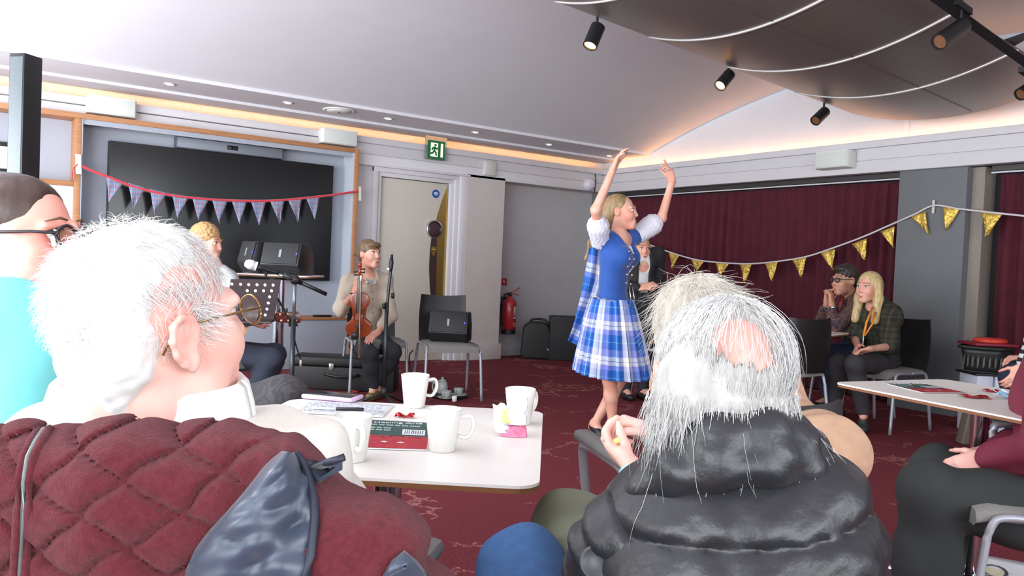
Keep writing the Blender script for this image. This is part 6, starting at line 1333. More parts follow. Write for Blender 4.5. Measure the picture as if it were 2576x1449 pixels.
prof = [(.082, -.03), (.086, .0), (.089, .022), (.094, .026), (.099, .020), (.105, -.005), (.110, -.032), (.112, -.045)]
G = [[cN+RH*((r_+.006)*math.cos(a)*1.16-.016)+FH*(r_*.95*math.sin(a)-.004)+UP*(z_+.010*math.sin(a)) for a in arc(49, 0, 2*math.pi)] for r_, z_ in prof]
MB().grid(G, thick=.002).build('shirt_collar', SHIRTW, OM, smooth=True)
F = Field(.009); F.cap(J['pel'], J['wai'], .14, .13, .04, flat=(fb, .8)); limbs(F, J, 1.05, arms=False, inf=.016, feet=False, ll=.96); F.build('trousers', mat('fawn_trousers', (120, 112, 100), .9), OM)
for s in 'RL': shoe(OM, J['an'+s]+V3(0, 0, -.03), J['to'+s], GHI, .045)
# his chair and the quilted fleece hung over its back
q = at(512, 1700, 1.15); dup(CHA, (q[0], q[1], 0), rz_of(face(12)), 'armchair under the old man, maroon fleece hung over its back')
MAR = mat('maroon_fleece', (100, 40, 48), .95, var=.2, scale=150, bump=.6, bscale=700, sheen=.12, spec=.05)
JK = thing('fleece_jacket', 'quilted maroon fleece jacket with navy lining hung over chair back', 'jacket', at(480, 1500, .86))
F = Field(.0035); dj = .80
F.chain([at(-200, 1168, dj+.02), at(60, 1150, dj+.02), at(330, 1142, dj+.02), at(560, 1142, dj+.02), at(690, 1205, dj+.02), at(815, 1325, dj+.03)], [.03, .030, .031, .031, .031, .030], .03)
for y in (1200, 1250, 1310, 1400, 1500, 1620, 1760):
    F.chain([at(-220, y, dj+.012), at(300, y, dj-.012), at(700, y+10, dj+.005)], [.042, .042, .04], .04)
F.chain([at(760, 1310, dj+.01), at(838, 1400, dj-.01), at(900, 1420, dj-.01), at(930, 1600, dj-.01), at(930, 1800, dj-.01)], [.034, .05, .062, .066, .06], .04)
F.chain([at(825, 1335, dj+.05), at(935, 1450, dj+.05), at(1025, 1555, dj+.05), at(1090, 1660, dj+.05), at(1130, 1800, dj+.05)], [.032, .045, .05, .055, .05], .04)
o_ = at(167, 1185, dj); qa, qb = V3(.046, -.0265, 0), V3(.040, .033, 0); det = qa[0]*qb[1]-qa[1]*qb[0]
def quilt(D, X, Y, Z):
    u = (X-o_[0])*RH[0]+(Y-o_[1])*RH[1]; v = Z-o_[2]+0*X; u = u+0*Z
    u2 = u+.004*np.sin(v*60)+.003*np.sin(v*140+u*50); v2 = v+.004*np.sin(u*55+1)
    s = (u2*qb[1]-v2*qb[0])/det; t = (qa[0]*v2-qa[1]*u2)/det
    ds = np.minimum(np.abs(s-np.round(s)), np.abs(t-np.round(t))); b = (1-np.exp(-(ds/.05)**2))*.6+.4*(np.abs(np.sin(math.pi*s))*np.abs(np.sin(math.pi*t)))**.5; fade = np.clip((.235-u)/.06, 0, 1)
    wr = .0035*np.sin(u*70+np.sin(v*45)*2.2)+.0028*np.sin(v*85+u*40)
    near = np.clip(1.5-np.abs(D)*22, 0, 1)
    return D+near*(fade*.011*(1-b)+(1-fade)*wr+.0007*np.sin(u*200+v*60)*np.sin(v*180))
jb = F.build('fleece', MAR, JK, post=quilt)
def on_j(px, py, off): p = surf(jb, px, py, off); return p if p is not None else at(px, py, dj-.05)
ZIP = mat('zip_grey', (112, 122, 118), .35, .6, var=.1, scale=400)
zp = [(112, 1078), (92, 1108), (72, 1150), (62, 1210), (58, 1280), (55, 1360), (50, 1446), (46, 1560)]
MB().tube([on_j(x, y, .004) for x, y in zp], .0036, 8, flat=.6).build('zip', ZIP, JK, smooth=True)
for dx in (-13, 13): MB().tube([on_j(x+dx, y, .0015) for x, y in zp], .0046, 8).build('zip_edge', MAR, JK, smooth=True)
NAVY = mat('navy_satin', (54, 63, 80), .38, var=.14, scale=10, sheen=.2); NAVD = mat('navy_tape', (38, 42, 58), .6, var=.05)
lc = [(712, 1138), (672, 1172), (632, 1222), (590, 1272), (545, 1320), (508, 1365), (486, 1400), (468, 1450), (455, 1530)]
rc = [(740, 1140), (762, 1165), (778, 1205), (788, 1250), (790, 1300), (786, 1350), (778, 1400), (768, 1450), (760, 1530)]
G = []
for (l, r) in zip(smooth_path([V3(*p, 0) for p in lc], 4), smooth_path([V3(*p, 0) for p in rc], 4)):
    row = []
    for v in np.linspace(0, 1, 15):
        x, y = l[0]*(1-v)+r[0]*v, l[1]*(1-v)+r[1]*v; p = on_j(x, y, .004)
        b_ = .030*math.sin(math.pi*min(1, v*1.25))**.8 if v < .8 else -.004*(v-.8)/.2
        row.append(p-unit(ray(x, y))*(b_+.0025*math.sin(v*17+y*.05)+.002*math.sin(y*.09+v*6)))
    G.append(row)
MB().grid(G, thick=.002).build('lining', NAVY, JK, smooth=True)
MB().tube([on_j(x+2, y, .006) for x, y in rc], .0042, 6).build('lining_piping', NAVD, JK, smooth=True)
for tri in ([(775, 1172), (862, 1150), (862, 1178), (800, 1218)], [(962, 1455), (988, 1412), (1015, 1388), (1045, 1412), (1085, 1455)]):
    c_ = np.mean(tri, 0); G = [[on_j(c_[0]+(x-c_[0])*k, c_[1]+(y-c_[1])*k, .005+.012*(1-k)) for x, y in tri+tri[:1]] for k in (1, .7, .4, .05)]
    MB().grid(G, thick=.002).build('lining_flap', NAVY, JK, smooth=True)
MB().tube([on_j(x, y, .006) for x, y in ((770, 1165), (800, 1170), (835, 1160), (866, 1150))], .004, 6).build('lining_piping', NAVD, JK, smooth=True)

# --- man in teal at the left edge
dT = 1.66; TP = person('person in a bright turquoise polo shirt and dark framed glasses at the left edge', at(-60, 1400, dT)); HD = Fr(at(58, 606, dT), 94, 2, 0, 1.06); fb = face(85)
J = dict(pel=at(-60, 1420, dT), wai=at(-40, 1250, dT), che=at(-20, 960, dT+.02), nec=at(0, 770, dT), shR=at(30, 860, dT-.2), shL=at(40, 845, dT+.2), elR=at(60, 1130, dT-.24), elL=at(150, 1080, dT+.25), wrR=at(260, 1200, dT-.1), wrL=at(300, 1150, dT+.25),
    hipR=at(-40, 1430, dT-.1), hipL=at(-40, 1420, dT+.12), knR=at(430, 1330, dT+.05), knL=at(420, 1300, dT+.3), anR=at(420, 1800, dT+.1), anL=at(430, 1730, dT+.3))
for s in 'RL': J['to'+s] = J['an'+s]+face(85)*.15+V3(0, 0, -.05)
SKT = skin('skin_rosy', (232, 172, 156), .7)
F = Field(.0055); torso(F, J, 1.25, f=fb); limbs(F, J, 1.15, k=.02); F.chain([J['nec'], HD(0, -.03, -.08)], [.085, .078], .03); head_prims(F, HD, 1.25, full=1.2)
e_(F, HD, (0, .035, -.11), (.062, .06, .04), .04); F.cap(HD(0, .04, -.12), J['nec']+fb*.06, .05, .06, .04)
hand_prims(F, J['wrR'], CR+UP*-.1, -UP, 1, (.3, .3, .3, .3)); hand_prims(F, J['wrL'], CR, -UP, -1, (.3, .3, .3, .3)); F.build('body', SKT, TP); face_parts(TP, HD, (104, 74, 56), (196, 112, 108))
DKB = mat('dark_brown_hair', (66, 48, 42), .45, var=.4, scale=40, stretch=(1, 1, .3))
F = Field(.0055); e_(F, HD, (0, -.022, .045), (.082, .104, .09)); e_(F, HD, (0, -.075, -.02), (.068, .05, .08)); e_(F, HD, (0, .14, -.005), (.1, .095, .125), .03, -1); F.cap(HD(.2, .005, -.04), HD(-.2, .005, -.04), .045, k=.015, op=-1)
F.build('hair', DKB, TP, post=hair_noise(HD, .0005, 50))
F = Field(.004)
F.cap(HD(-.022, .1, -.05), HD(.022, .1, -.05), .007, k=.01); F.cap(HD(-.018, .092, -.088), HD(.018, .092, -.088), .011, k=.01); F.cap(HD(0, .09, -.1), HD(0, .075, -.125), .018, .012, .015); F.build('beard', mat('pale_beard', (196, 160, 140), .7, var=.25, scale=200), TP, post=hair_noise(HD, .0012, 90))
gl = glasses(TP, HD, mat('dark_tortoise', (44, 36, 44), .3), LENS, .027, .021, .114, .0034, 'dark framed glasses with pale sides')
for s in (-1, 1): MB().tube([HD(s*.060, .108, .02), HD(s*.064, .104, .006), HD(s*.060, .106, -.012)], .0045, 6).build('frame_corner', mat('white_acetate', (222, 222, 226), .3), TP, smooth=True)
TEAL = mat('turquoise_polo', (120, 208, 210), .8, var=.03, scale=50, bump=.08, bscale=500)
F = Field(.008); torso(F, J, 1.3, .04, f=fb, k=.07); limbs(F, J, 1.3, legs=False, inf=.04, k=.06, sleeves=(.95, .95)); F.ell(J['che']+fb*.06+V3(0, 0, -.1), (.17, .17, .2), None, .08); F.cap(J['nec']+V3(0, 0, .0), J['nec']+V3(0, 0, .3)+fb*.12, .085, .09, .02, -1)
F.build('polo_shirt', TEAL, TP, post=fold(.004, RH, 40, UP, 2))
F = Field(.006); r_ = np.cross(fb, UP); N_ = J['nec']
for s in (-1, 1): F.chain([N_-fb*.075+V3(0, 0, .045), N_+r_*s*.09+V3(0, 0, .01), N_+r_*s*.06+fb*.10+V3(0, 0, -.055), N_+r_*s*.05+fb*.115+V3(0, 0, -.085)], [.016, .018, .022, .012], .02)
F.build('collar', TEAL, TP)
F = Field(.009); F.cap(J['pel'], J['wai'], .17, .16, .04, flat=(fb, .85)); limbs(F, J, 1.2, arms=False, inf=.016, feet=False, ll=.96); F.build('trousers', TROUS, TP)
for s in 'RL': shoe(TP, J['an'+s]+V3(0, 0, -.03), J['to'+s], GHI, .045)
q = at(-70, 1420, dT); dup(CH, (q[0], q[1], 0), rz_of(face(85)), 'chair under the person in turquoise at the left edge')
# --- person on the far side of the front table, only the patterned knee clear of the old man
PT = new_mat('patterned_leggings'); N, L = PT[1].nodes, PT[1].links; tc = N.new('ShaderNodeTexCoord'); n_ = N.new('ShaderNodeTexNoise'); n_.inputs['Scale'].default_value = 9; n_.inputs['Detail'].default_value = 1; n_.inputs['Distortion'].default_value = 2; L.new(tc.outputs['Object'], n_.inputs[0])
rr = ramp_const(PT[1], [(0, (62, 60, 64)), (.44, (76, 72, 76)), (.5, (64, 62, 66)), (.56, (80, 76, 80)), (.62, (62, 60, 64))]); L.new(n_.outputs[0], rr.inputs[0]); L.new(rr.outputs[0], PT[2].inputs['Base Color']); PT[2].inputs['Roughness'].default_value = .85
d = 2.62; KP = person('person hidden behind the old man, grey patterned knee showing left of the phone', at(380, 1000, d)); HD = Fr(at(330, 668, d+.1), 80, 0, 0, .93); fb = face(85)
J = dict(pel=at(390, 1110, d+.1), wai=at(370, 980, d+.1), che=at(350, 850, d+.1), nec=at(335, 775, d+.1), shR=at(345, 820, d-.08), shL=at(345, 815, d+.28), elR=at(400, 960, d-.1), elL=at(400, 950, d+.3), wrR=at(520, 1020, d-.05), wrL=at(500, 1000, d+.2), hipR=at(420, 1105, d), hipL=at(420, 1100, d+.2), knR=at(712, 1010, d-.05), knL=at(640, 1060, d+.2), anR=at(740, 1300, d+.05), anL=at(620, 1380, d+.2))
for s in 'RL': J['to'+s] = J['an'+s]+face(85)*.14+V3(0, 0, -.05)
F = Field(.009); torso(F, J, .9, f=fb); limbs(F, J, .9, k=.02); F.cap(J['nec'], HD(0, -.02, -.07), .05, .05, .02); head_prims(F, HD); hand_prims(F, J['wrR'], CR, -UP, 1); hand_prims(F, J['wrL'], CR, -UP, -1); F.build('body', SK1, KP); face_parts(KP, HD)
F = Field(.007); e_(F, HD, (0, -.02, .045), (.085, .102, .092)); e_(F, HD, (0, -.07, -.03), (.08, .05, .1)); e_(F, HD, (0, .12, -.03), (.062, .078, .11), .012, -1); F.build('hair', BRN, KP, post=hair_noise(HD, .002, 50))
F = Field(.01); torso(F, J, .95, .02, f=fb); limbs(F, J, 1.0, legs=False, inf=.016, sleeves=(2, 2)); F.cap(HD(0, 0, -.09), J['nec']+fb*.05, .064, .056, .02, -1); F.build('top', mat('charcoal_top', (58, 56, 60), .9), KP)
F = Field(.007); F.cap(J['pel'], J['wai'], .13, .12, .04, flat=(fb, .8)); limbs(F, J, 1.15, arms=False, inf=.018, feet=False, ll=.96); F.build('leggings', PT[0], KP)
for s in 'RL': shoe(KP, J['an'+s]+V3(0, 0, -.03), J['to'+s], GHI, .04)
q = at(385, 1120, d+.1); dup(CH, (q[0], q[1], 0), rz_of(face(85)), 'chair under the person hidden behind the old man')

# --- silver haired person in tan on the armchair ahead
d = 2.06; GP = person('person with wavy silver hair and a tan jacket in front of the puffer jacket', at(1800, 1130, d)); HD = Fr(at(1742, 826, d), -32, -6, 0, .98); fb = face(-25)
J = dict(pel=at(1860, 1240, d+.02), wai=at(1840, 1120, d), che=at(1845, 1010, d), nec=at(1775, 915, d), shR=at(1945, 1065, d-.02), shL=at(1725, 975, d+.18), elR=at(2082, 1140, d-.32), elL=at(1730, 1110, d+.3), wrR=at(1960, 1200, d+.3), wrL=at(1700, 1170, d+.45), hipR=at(1930, 1260, d+.05), hipL=at(1790, 1260, d+.1), knR=at(1830, 1190, d+.52), knL=at(1700, 1190, d+.55), anR=at(1830, 1380, d+.55), anL=at(1700, 1380, d+.6))
for s in 'RL': J['to'+s] = J['an'+s]+fb*.15+V3(0, 0, -.05)
F = Field(.007); torso(F, J, 1.0, f=fb); limbs(F, J, 1.0, k=.02); F.cap(J['nec'], HD(0, -.02, -.07), .056, .056, .02); head_prims(F, HD); hand_prims(F, J['wrR'], FH, -UP, 1); hand_prims(F, J['wrL'], FH, -UP, -1); F.build('body', SKP, GP); face_parts(GP, HD, (150, 146, 140))
SLV = mat('silver_hair', (188, 180, 168), .5, var=.35, scale=26, stretch=(1, 1, .4))
F = Field(.005); e_(F, HD, (0, -.02, .045), (.094, .112, .096)); e_(F, HD, (0, -.075, -.03), (.088, .055, .085)); e_(F, HD, (-.05, .02, .0), (.045, .06, .075)); e_(F, HD, (.05, .02, .0), (.045, .06, .075)); e_(F, HD, (0, .135, -.03), (.066, .078, .11), .012, -1); F.build('hair', SLV, GP, post=lambda D, X, Y, Z: hair_noise(HD, .0026, 34)(D, X, Y, Z))
rg = np.random.default_rng(5); st = [(rg.uniform(-1, 1), rg.uniform(-1.2, .6), rg.uniform(-.4, 1)) for _ in range(1300)]
strands('hair_strands', mat('silver_strand', (214, 208, 198), .5, var=0), GP, skull_paths(HD, st, .013, 7, .005, .35, lambda p: (p[0]*3, p[1]*3-.1, -.6), rad=(.097, .116, .1), cen=(0, -.02, .04), seed=9), .0006)
GWN = mat('grey_brown_knit', (112, 104, 98), .9, var=.08)
TAN = mat('tan_cotton', (176, 142, 116), .9, var=.14, scale=24, bump=.2, bscale=60)
F = Field(.007); torso(F, J, 1.05, .035, f=fb, k=.06); limbs(F, J, 1.2, legs=False, inf=.034, sleeves=(2, 2)); F.cap(HD(0, -.01, -.09), J['nec']+V3(0, 0, .03), .07, .065, .02, -1)
F.build('jacket', TAN, GP, post=lambda D, X, Y, Z: fold(.003, RH, 55, UP, 2)(fold(.003, FH, 80, UP, 4)(D, X, Y, Z), X, Y, Z))
F = Field(.01); F.cap(J['pel'], J['wai'], .14, .13, .04, flat=(fb, .8)); limbs(F, J, 1.05, arms=False, inf=.016, feet=False, ll=.96); F.build('trousers', TROUS, GP)
for s in 'RL': shoe(GP, J['an'+s]+V3(0, 0, -.03), J['to'+s], GHI, .045)

# --- old man in the black puffer jacket
PU = person('balding person with long straggly white hair in a black puffer jacket, hands together', at(1850, 1600, 1.05)); HD = Fr(at(1808, 1008, 1.05), -8, -32, -4, .95); fb = face(-22)
J = dict(pel=at(1880, 1800, 1.02), wai=at(1865, 1560, 1.03), che=at(1850, 1330, 1.06), nec=at(1838, 1140, 1.10), shR=at(2040, 1275, 1.02), shL=at(1610, 1300, 1.08), elR=at(2060, 1500, 1.2), elL=at(1585, 1490, 1.14), wrR=at(1656, 1096, 1.44), wrL=at(1606, 1196, 1.37),
    hipR=at(1960, 1850, 1.05), hipL=at(1760, 1820, 1.08), knR=at(1560, 1420, 1.50), knL=at(1445, 1345, 1.66), anR=at(1540, 1800, 1.56), anL=at(1440, 1700, 1.7))
for s in 'RL': J['to'+s] = J['an'+s]+fb*.15+V3(0, 0, -.05)
F = Field(.004)
torso(F, J, .95, f=fb); F.cap(J['shR'], J['elR'], .046, .038); F.cap(J['elR'], J['wrR'], .036, .027); F.cap(J['shL'], J['elL'], .046, .038); F.cap(J['elL'], J['wrL'], .036, .026); limbs(F, J, 1.0, arms=False)
F.chain([J['nec']+V3(0, 0, -.03), HD(0, .03, -.1), HD(0, .0, -.04)], [.056, .056, .06], .03); head_prims(F, HD, 1.05, ear=False)
for s in (-1, 1):
    hx = lambda y, z: HD(s*(.082-.3*(y-.012)), y, z)
    F.chain([hx(.012, -.004), hx(.016, .018), hx(.004, .036), hx(-.014, .04), hx(-.03, .028), hx(-.033, .006), hx(-.026, -.018), hx(-.012, -.034), hx(.002, -.046), hx(.01, -.03)], [.0052]*7+[.006, .0075, .005], .004); F.ell(HD(s*.083, -.008, .0), V3(.007, .024, .036), HD.R, .006)
# the hands meet, thumbs and forefingers pinching something small
hand_prims(F, J['wrL'], unit(at(1535, 1105, 1.36)-at(1606, 1172, 1.36))*.75+FW*.55, CR*.75+FW*.1+UP*.6, -1, (.55, .75, .85, .9), .80, .05, (.7, .35, .5), .6)
hand_prims(F, J['wrR'], -CR*.9+UP*.28+FW*.1, -UP*.8-FW*.45-CR*.2, 1, (.6, .75, .85, .9), .82, .05, (.6, .55, .5), .6)
PB = F.build('body', SKP, PU); face_parts(PU, HD, (200, 198, 194), (190, 120, 112))
VF = np.stack([RH, FH, UP], 1)
F = Field(.004); e_(F, HD, (0, -.022, .042), (.084, .104, .090)); F.ell(at(1798, 1010, 1.0), V3(.074, .04, .08), VF, .04); F.ell(at(1785, 1060, 1.0), V3(.062, .03, .07), VF, .04); F.ell(at(1872, 1025, 1.01), V3(.05, .03, .07), VF, .04)
e_(F, HD, (0, .14, -.05), (.1, .1, .13), .012, -1); e_(F, HD, (-.09, .03, -.045), (.03, .05, .05), .01, -1); e_(F, HD, (.085, .03, -.045), (.03, .05, .05), .01, -1)
bald = surf(PB, 1880, 850); F.ell(bald, V3(.046, .03, .048), VF, .02, -1); bl = unit((HD.R.T@(bald-HD.o)-V3(0, -.022, .04))/V3(.088, .108, .094))
PH_ = F.build('hair', WHP, PU, post=hair_noise(HD, .0016, 64, 2))
rg = np.random.default_rng(21)
dn = HD.R.T@V3(0, 0, -1)
def hang(starts, step, n, lift, jit, seed, maxl, curl=0.0, side=0.0):
    """hairs that lie along the head, then hang straight down past its widest line"""
    rg = np.random.default_rng(seed); rad, cen = V3(.088, .108, .094), V3(0, -.022, .04); out = []
    for s_ in starts:
        if unit(V3(*s_))@bl > .84 and rg.uniform() < .82: continue
        p = cen+unit(V3(*s_))*rad*(1.02+rg.uniform(0, 1)*lift); path = []; j = rg.normal(0, jit, 3); top = V3(0, -.075, .105)
        for i in range(n):
            path.append(HD(*p)); nn = unit((p-cen)/rad**2); f = dn+.35*unit(p-top)*max(0, 1-i*.2)+j+side*V3(1, 0, 0); f = f-nn*min(0, f@nn)*1.0
            if (p-cen)@dn < .02: f = f-nn*(f@nn)
            p = p+unit(f)*step; q = (p-cen)/rad; l = np.linalg.norm(q)
            if l < 1: p = cen+q/l*rad
            elif l > 1+maxl and (p-cen)@dn < .05: p = cen+q/l*rad*(1+maxl)
            j = j*.85+rg.normal(0, jit*.45, 3)+curl*rg.normal(0, .2, 3)
        out.append(path)
    return out
st = [(rg.uniform(-1, 1), rg.uniform(-1.1, .5), rg.uniform(-.2, 1.1)) for _ in range(2400)]
pa = hang(st, .0145, 9, .07, .16, 12, .05)
st = [(rg.uniform(-1, 1), rg.uniform(-1.1, .0), rg.uniform(-.9, .3)) for _ in range(700)]
pa += hang(st, .0125, 8, .12, .25, 13, .1)
st = [(rg.uniform(.0, 1), rg.uniform(-1.1, -.2), rg.uniform(-.5, .5)) for _ in range(190)]
pa += hang(st, .021, 10, .06, .30, 14, .12, .3, .35)
st = [(rg.uniform(-.8, .2), rg.uniform(-1.1, -.2), rg.uniform(-.8, .2)) for _ in range(70)]
pa += hang(st, .019, 9, .06, .34, 15, .12, .3, .05)
st = [(rg.uniform(-.2, 1), rg.uniform(-1, .3), rg.uniform(.3, 1)) for _ in range(45)]
pa += hang(st, .018, 10, .12, .55, 16, .22, .6, .3)
hv = np.empty(len(PH_.data.vertices)*3); PH_.data.vertices.foreach_get('co', hv); hv = hv.reshape(-1, 3)+wl(PH_); hn = np.empty(len(hv)*3); PH_.data.vertices.foreach_get('normal', hn); hn = hn.reshape(-1, 3)
ok_ = np.where((hn@FH < .2) & (hv[:, 2] < HD.o[2]+.02))[0]; rg = np.random.default_rng(31)
for k in rg.choice(ok_, 1900):
    p = hv[k]+hn[k]*rg.uniform(.001, .007); j = rg.normal(0, .16, 3); path = []
    for i in range(int(rg.integers(3, 8)) if rg.uniform() < .93 else 13): path.append(p.copy()); p = p+unit(V3(0, 0, -1)+hn[k]*(.22-.04*i)+j)*.0115; j = j*.85+rg.normal(0, .08, 3)
    pa.append(path)
strands('hair_strands', WHG, PU, pa, .00042)
NYL = mat('black_nylon', (38, 39, 42), .36, var=.08, scale=14, bump=.15, bscale=70, spec=.5)
seam_o = at(1850, 1340, .9)
def baffles(sp, tilt, amp, ph=0.0, ax=UP, side=RH, wr=.0022):
    def post(D, X, Y, Z):
        v = (X-seam_o[0])*ax[0]+(Y-seam_o[1])*ax[1]+(Z-seam_o[2])*ax[2]; u = (X-seam_o[0])*side[0]+(Y-seam_o[1])*side[1]+(Z-seam_o[2])*side[2]
        q = (v-tilt*u+.006*np.sin(u*13))/sp+ph; b = np.abs(np.sin(math.pi*q))**.5; near = np.clip(1.5-np.abs(D)*16, 0, 1)
        pk = wr*np.sin(u*150+np.sin(v*40)*2)*(1-b)*1.6+wr*.9*np.sin(u*62+v*95+2*np.sin(u*31))+wr*.5*np.sin(u*120-v*140)
        return D+near*(amp*(1-b)+pk)
    return post
F = Field(.0045); T0 = at(1855, 1270, 1.03)
F.chain([at(1850, 1215, 1.06), at(1858, 1300, 1.05), at(1862, 1420, 1.02), at(1868, 1560, 1.0), at(1875, 1800, 1.0)], [.10, .138, .160, .172, .175], .06, flat=(FH, .72))
F.chain([at(1640, 1290, 1.06), at(1850, 1240, 1.05), at(2020, 1250, 1.02)], [.058, .064, .06], .05)
F.chain([at(2035, 1280, 1.02), at(2050, 1400, 1.04), at(2050, 1560, 1.10)], [.058, .062, .064], .05)
tor = F.build('jacket', NYL, PU, post=baffles(.073, .155, .015, .30, UP, RH, .0012))
F = Field(.0045)
F.chain([at(1605, 1325, 1.03), at(1575, 1400, 1.04), at(1570, 1500, 1.07), at(1570, 1640, 1.12)], [.058, .068, .072, .068], .05)
axs = unit(at(1590, 1322, 1.03)-at(1545, 1500, 1.07)); slv = F.build('sleeve', NYL, PU, post=baffles(.062, .25, .012, .15, axs, unit(np.cross(axs, FH)), .003))
F = Field(.0045); F.cap(at(1570, 1490, 1.12), J['wrL']+unit(J['elL']-J['wrL'])*.06, .06, .042, .03); F.cap(J['elR'], J['wrR']+unit(J['elR']-J['wrR'])*.08, .066, .045, .03); F.build('sleeve', NYL, PU, post=baffles(.06, 0, .008, 0, unit(FH+UP*.6), RH))
F = Field(.0045)
cr_ = [at(1600, 1240, 1.06), at(1655, 1188, 1.02), at(1722, 1138, .985), at(1800, 1098, .965), at(1920, 1090, .965), at(1995, 1112, .985), at(2020, 1150, 1.04)]
F.chain(cr_, [.022, .028, .031, .032, .031, .030, .028], .012)
cr2 = [at(1570, 1275, 1.06), at(1640, 1232, 1.01), at(1715, 1195, .975), at(1800, 1170, .955), at(1930, 1160, .955), at(2005, 1170, .98), at(2035, 1190, 1.03)]
F.chain(cr2, [.022, .03, .033, .034, .033, .031, .028], .012)
F.chain([at(1690, 1140, 1.08), at(1740, 1090, 1.03), at(1810, 1058, 1.0), at(1920, 1054, 1.0), at(1985, 1080, 1.01), at(2015, 1120, 1.06)], [.018, .022, .024, .024, .024, .022], .012)
F.build('collar', NYL, PU, post=fold(.0010, UP, 150, RH, 1))
MINT = mat('mint_cuff', (142, 214, 212), .8, var=.03)
F = Field(.004)
for s, k in (('L', 1), ('R', 1)):
    a = J['wr'+s]; u_ = unit(J['el'+s]-a); F.cap(a+u_*.012, a+u_*.055, .035, .038, .005)
for s in 'LR': F.cap(J['wr'+s]-unit(J['el'+s]-J['wr'+s])*.02, J['wr'+s]+unit(J['el'+s]-J['wr'+s])*.02, .028, .029, .004, -1)
F.build('cuff', MINT, PU)
p = at(1562, 1112, 1.39); MB().tube([p+CR*-.012, p+CR*.002+UP*.006, p+CR*.014+UP*-.004], [.005, .008, .004], 7).build('sweet', mat('yellow_sweet', (236, 220, 120), .4), PU, smooth=True)
OLIVE = mat('olive_trousers', (108, 110, 92), .9, var=.06, scale=14, bump=.1)
F = Field(.006); F.cap(J['pel'], J['wai'], .15, .14, .04, flat=(fb, .8)); limbs(F, J, 1.22, arms=False, inf=.024, feet=False, ll=.96); F.build('trousers', OLIVE, PU, post=fold(.004, RH, 40, UP, 3))
for s in 'RL': shoe(PU, J['an'+s]+V3(0, 0, -.03), J['to'+s], GHI, .045)
p = on_b = surf(tor, 1470, 1400, .004)
q = at(1885, 1800, 1.0); dup(CHA, (q[0]+.05*RH[0], q[1]+.05*RH[1], 0), rz_of(face(-22)), 'armchair under the person in the black puffer jacket')
bw = wl(slv); _, bq, bn, _ = slv.ray_cast(Vector(CPOS-bw), Vector(unit(ray(1500, 1415)))); bn = V3(*bn); bp_ = V3(*bq)+bw+bn*.001; MB().lathe([(.021, 0), (.021, .002), (.018, .003), (.017, .0015), (0, .0015)], bp_, bn, 28).build('round_badge', mat('badge_black', (60, 62, 66), .4), PU, smooth=True)

# --- knee of the person in jeans next to the camera
JP = person('person in blue jeans sitting at the front, only the knee showing at the bottom edge', at(1330, 2100, 1.0))
JB = mat('blue_denim', (62, 100, 148), .9, var=.14, scale=50, bump=.2, bscale=700)
kn, hp, an = at(1312, 1438, 1.42), at(1345, 2080, 1.0), at(1318, 2000, 1.46); hp[2] = .50; an[2] = .08; kn2, hp2, an2 = at(1190, 1640, 1.35), at(1120, 2080, .98), at(1190, 2050, 1.4); hp2[2] = .50; an2[2] = .08
J = dict(pel=(hp+hp2)/2-FH*.05, wai=(hp+hp2)/2-FH*.09+V3(0, 0, .1), hipR=hp, hipL=hp2, knR=kn, knL=kn2, anR=an, anL=an2, toR=an+face(5)*.15+V3(0, 0, -.04), toL=an2+face(5)*.15+V3(0, 0, -.04))
F = Field(.009); F.cap(J['pel'], J['wai'], .13, .12, .04); limbs(F, J, 1.0, arms=False); F.build('body', SK1, JP)
F = Field(.006); F.cap(J['pel'], J['wai'], .14, .13, .04); limbs(F, J, 1.08, arms=False, inf=.016, feet=False, ll=.96); F.build('jeans', JB, JP, post=fold(.003, RH, 50, UP, 1))
for s in 'RL': shoe(JP, J['an'+s]+V3(0, 0, -.03), J['to'+s], GHI, .045)

# --- person in maroon at the lower right
d = 2.7; MP = person('person in a maroon jacket and dark trousers on an armchair at the lower right', at(2640, 1350, 2.62)); fb = face(-68); HD = Fr(at(2690, 760, 2.6), -68, 0, 0, .97)
J = dict(pel=at(2640, 1285, 2.62), wai=at(2650, 1170, 2.6), che=at(2665, 1020, 2.6), nec=at(2680, 880, 2.6), shL=at(2670, 960, 2.44), shR=at(2665, 955, 2.78), elL=at(2640, 1130, 2.42), elR=at(2640, 1110, 2.84), wrL=at(2482, 1158, 2.62), wrR=at(2500, 1130, 2.8),
    hipL=at(2610, 1290, 2.52), hipR=at(2610, 1275, 2.72), knL=at(2340, 1240, 2.62), knR=at(2362, 1190, 2.92), anL=at(2318, 1640, 2.66), anR=at(2350, 1520, 2.95))
for s in 'RL': J['to'+s] = J['an'+s]+face(-75)*.15+V3(0, 0, -.05)
F = Field(.007); torso(F, J, 1.0, f=fb); limbs(F, J, 1.0, k=.02); F.cap(J['nec'], HD(0, -.02, -.07), .056, .056, .02); head_prims(F, HD)
hand_prims(F, J['wrL'], -CR*.8-UP*.25+FW*.3, -UP*.6+FW*.7, -1, (.5, .6, .6, .65)); hand_prims(F, J['wrR'], -CR*.9-UP*.2, -UP, 1, (.4, .4, .4, .4)); F.build('body', SKP, MP); face_parts(MP, HD, (150, 146, 140))
F = Field(.006); e_(F, HD, (0, -.02, .045), (.09, .108, .094)); e_(F, HD, (0, -.07, -.03), (.085, .05, .09)); e_(F, HD, (0, .13, -.03), (.066, .078, .11), .012, -1); F.build('hair', SLV, MP, post=hair_noise(HD, .002, 40))
BURG = mat('burgundy_jacket', (118, 34, 58), .7, var=.08, scale=20)
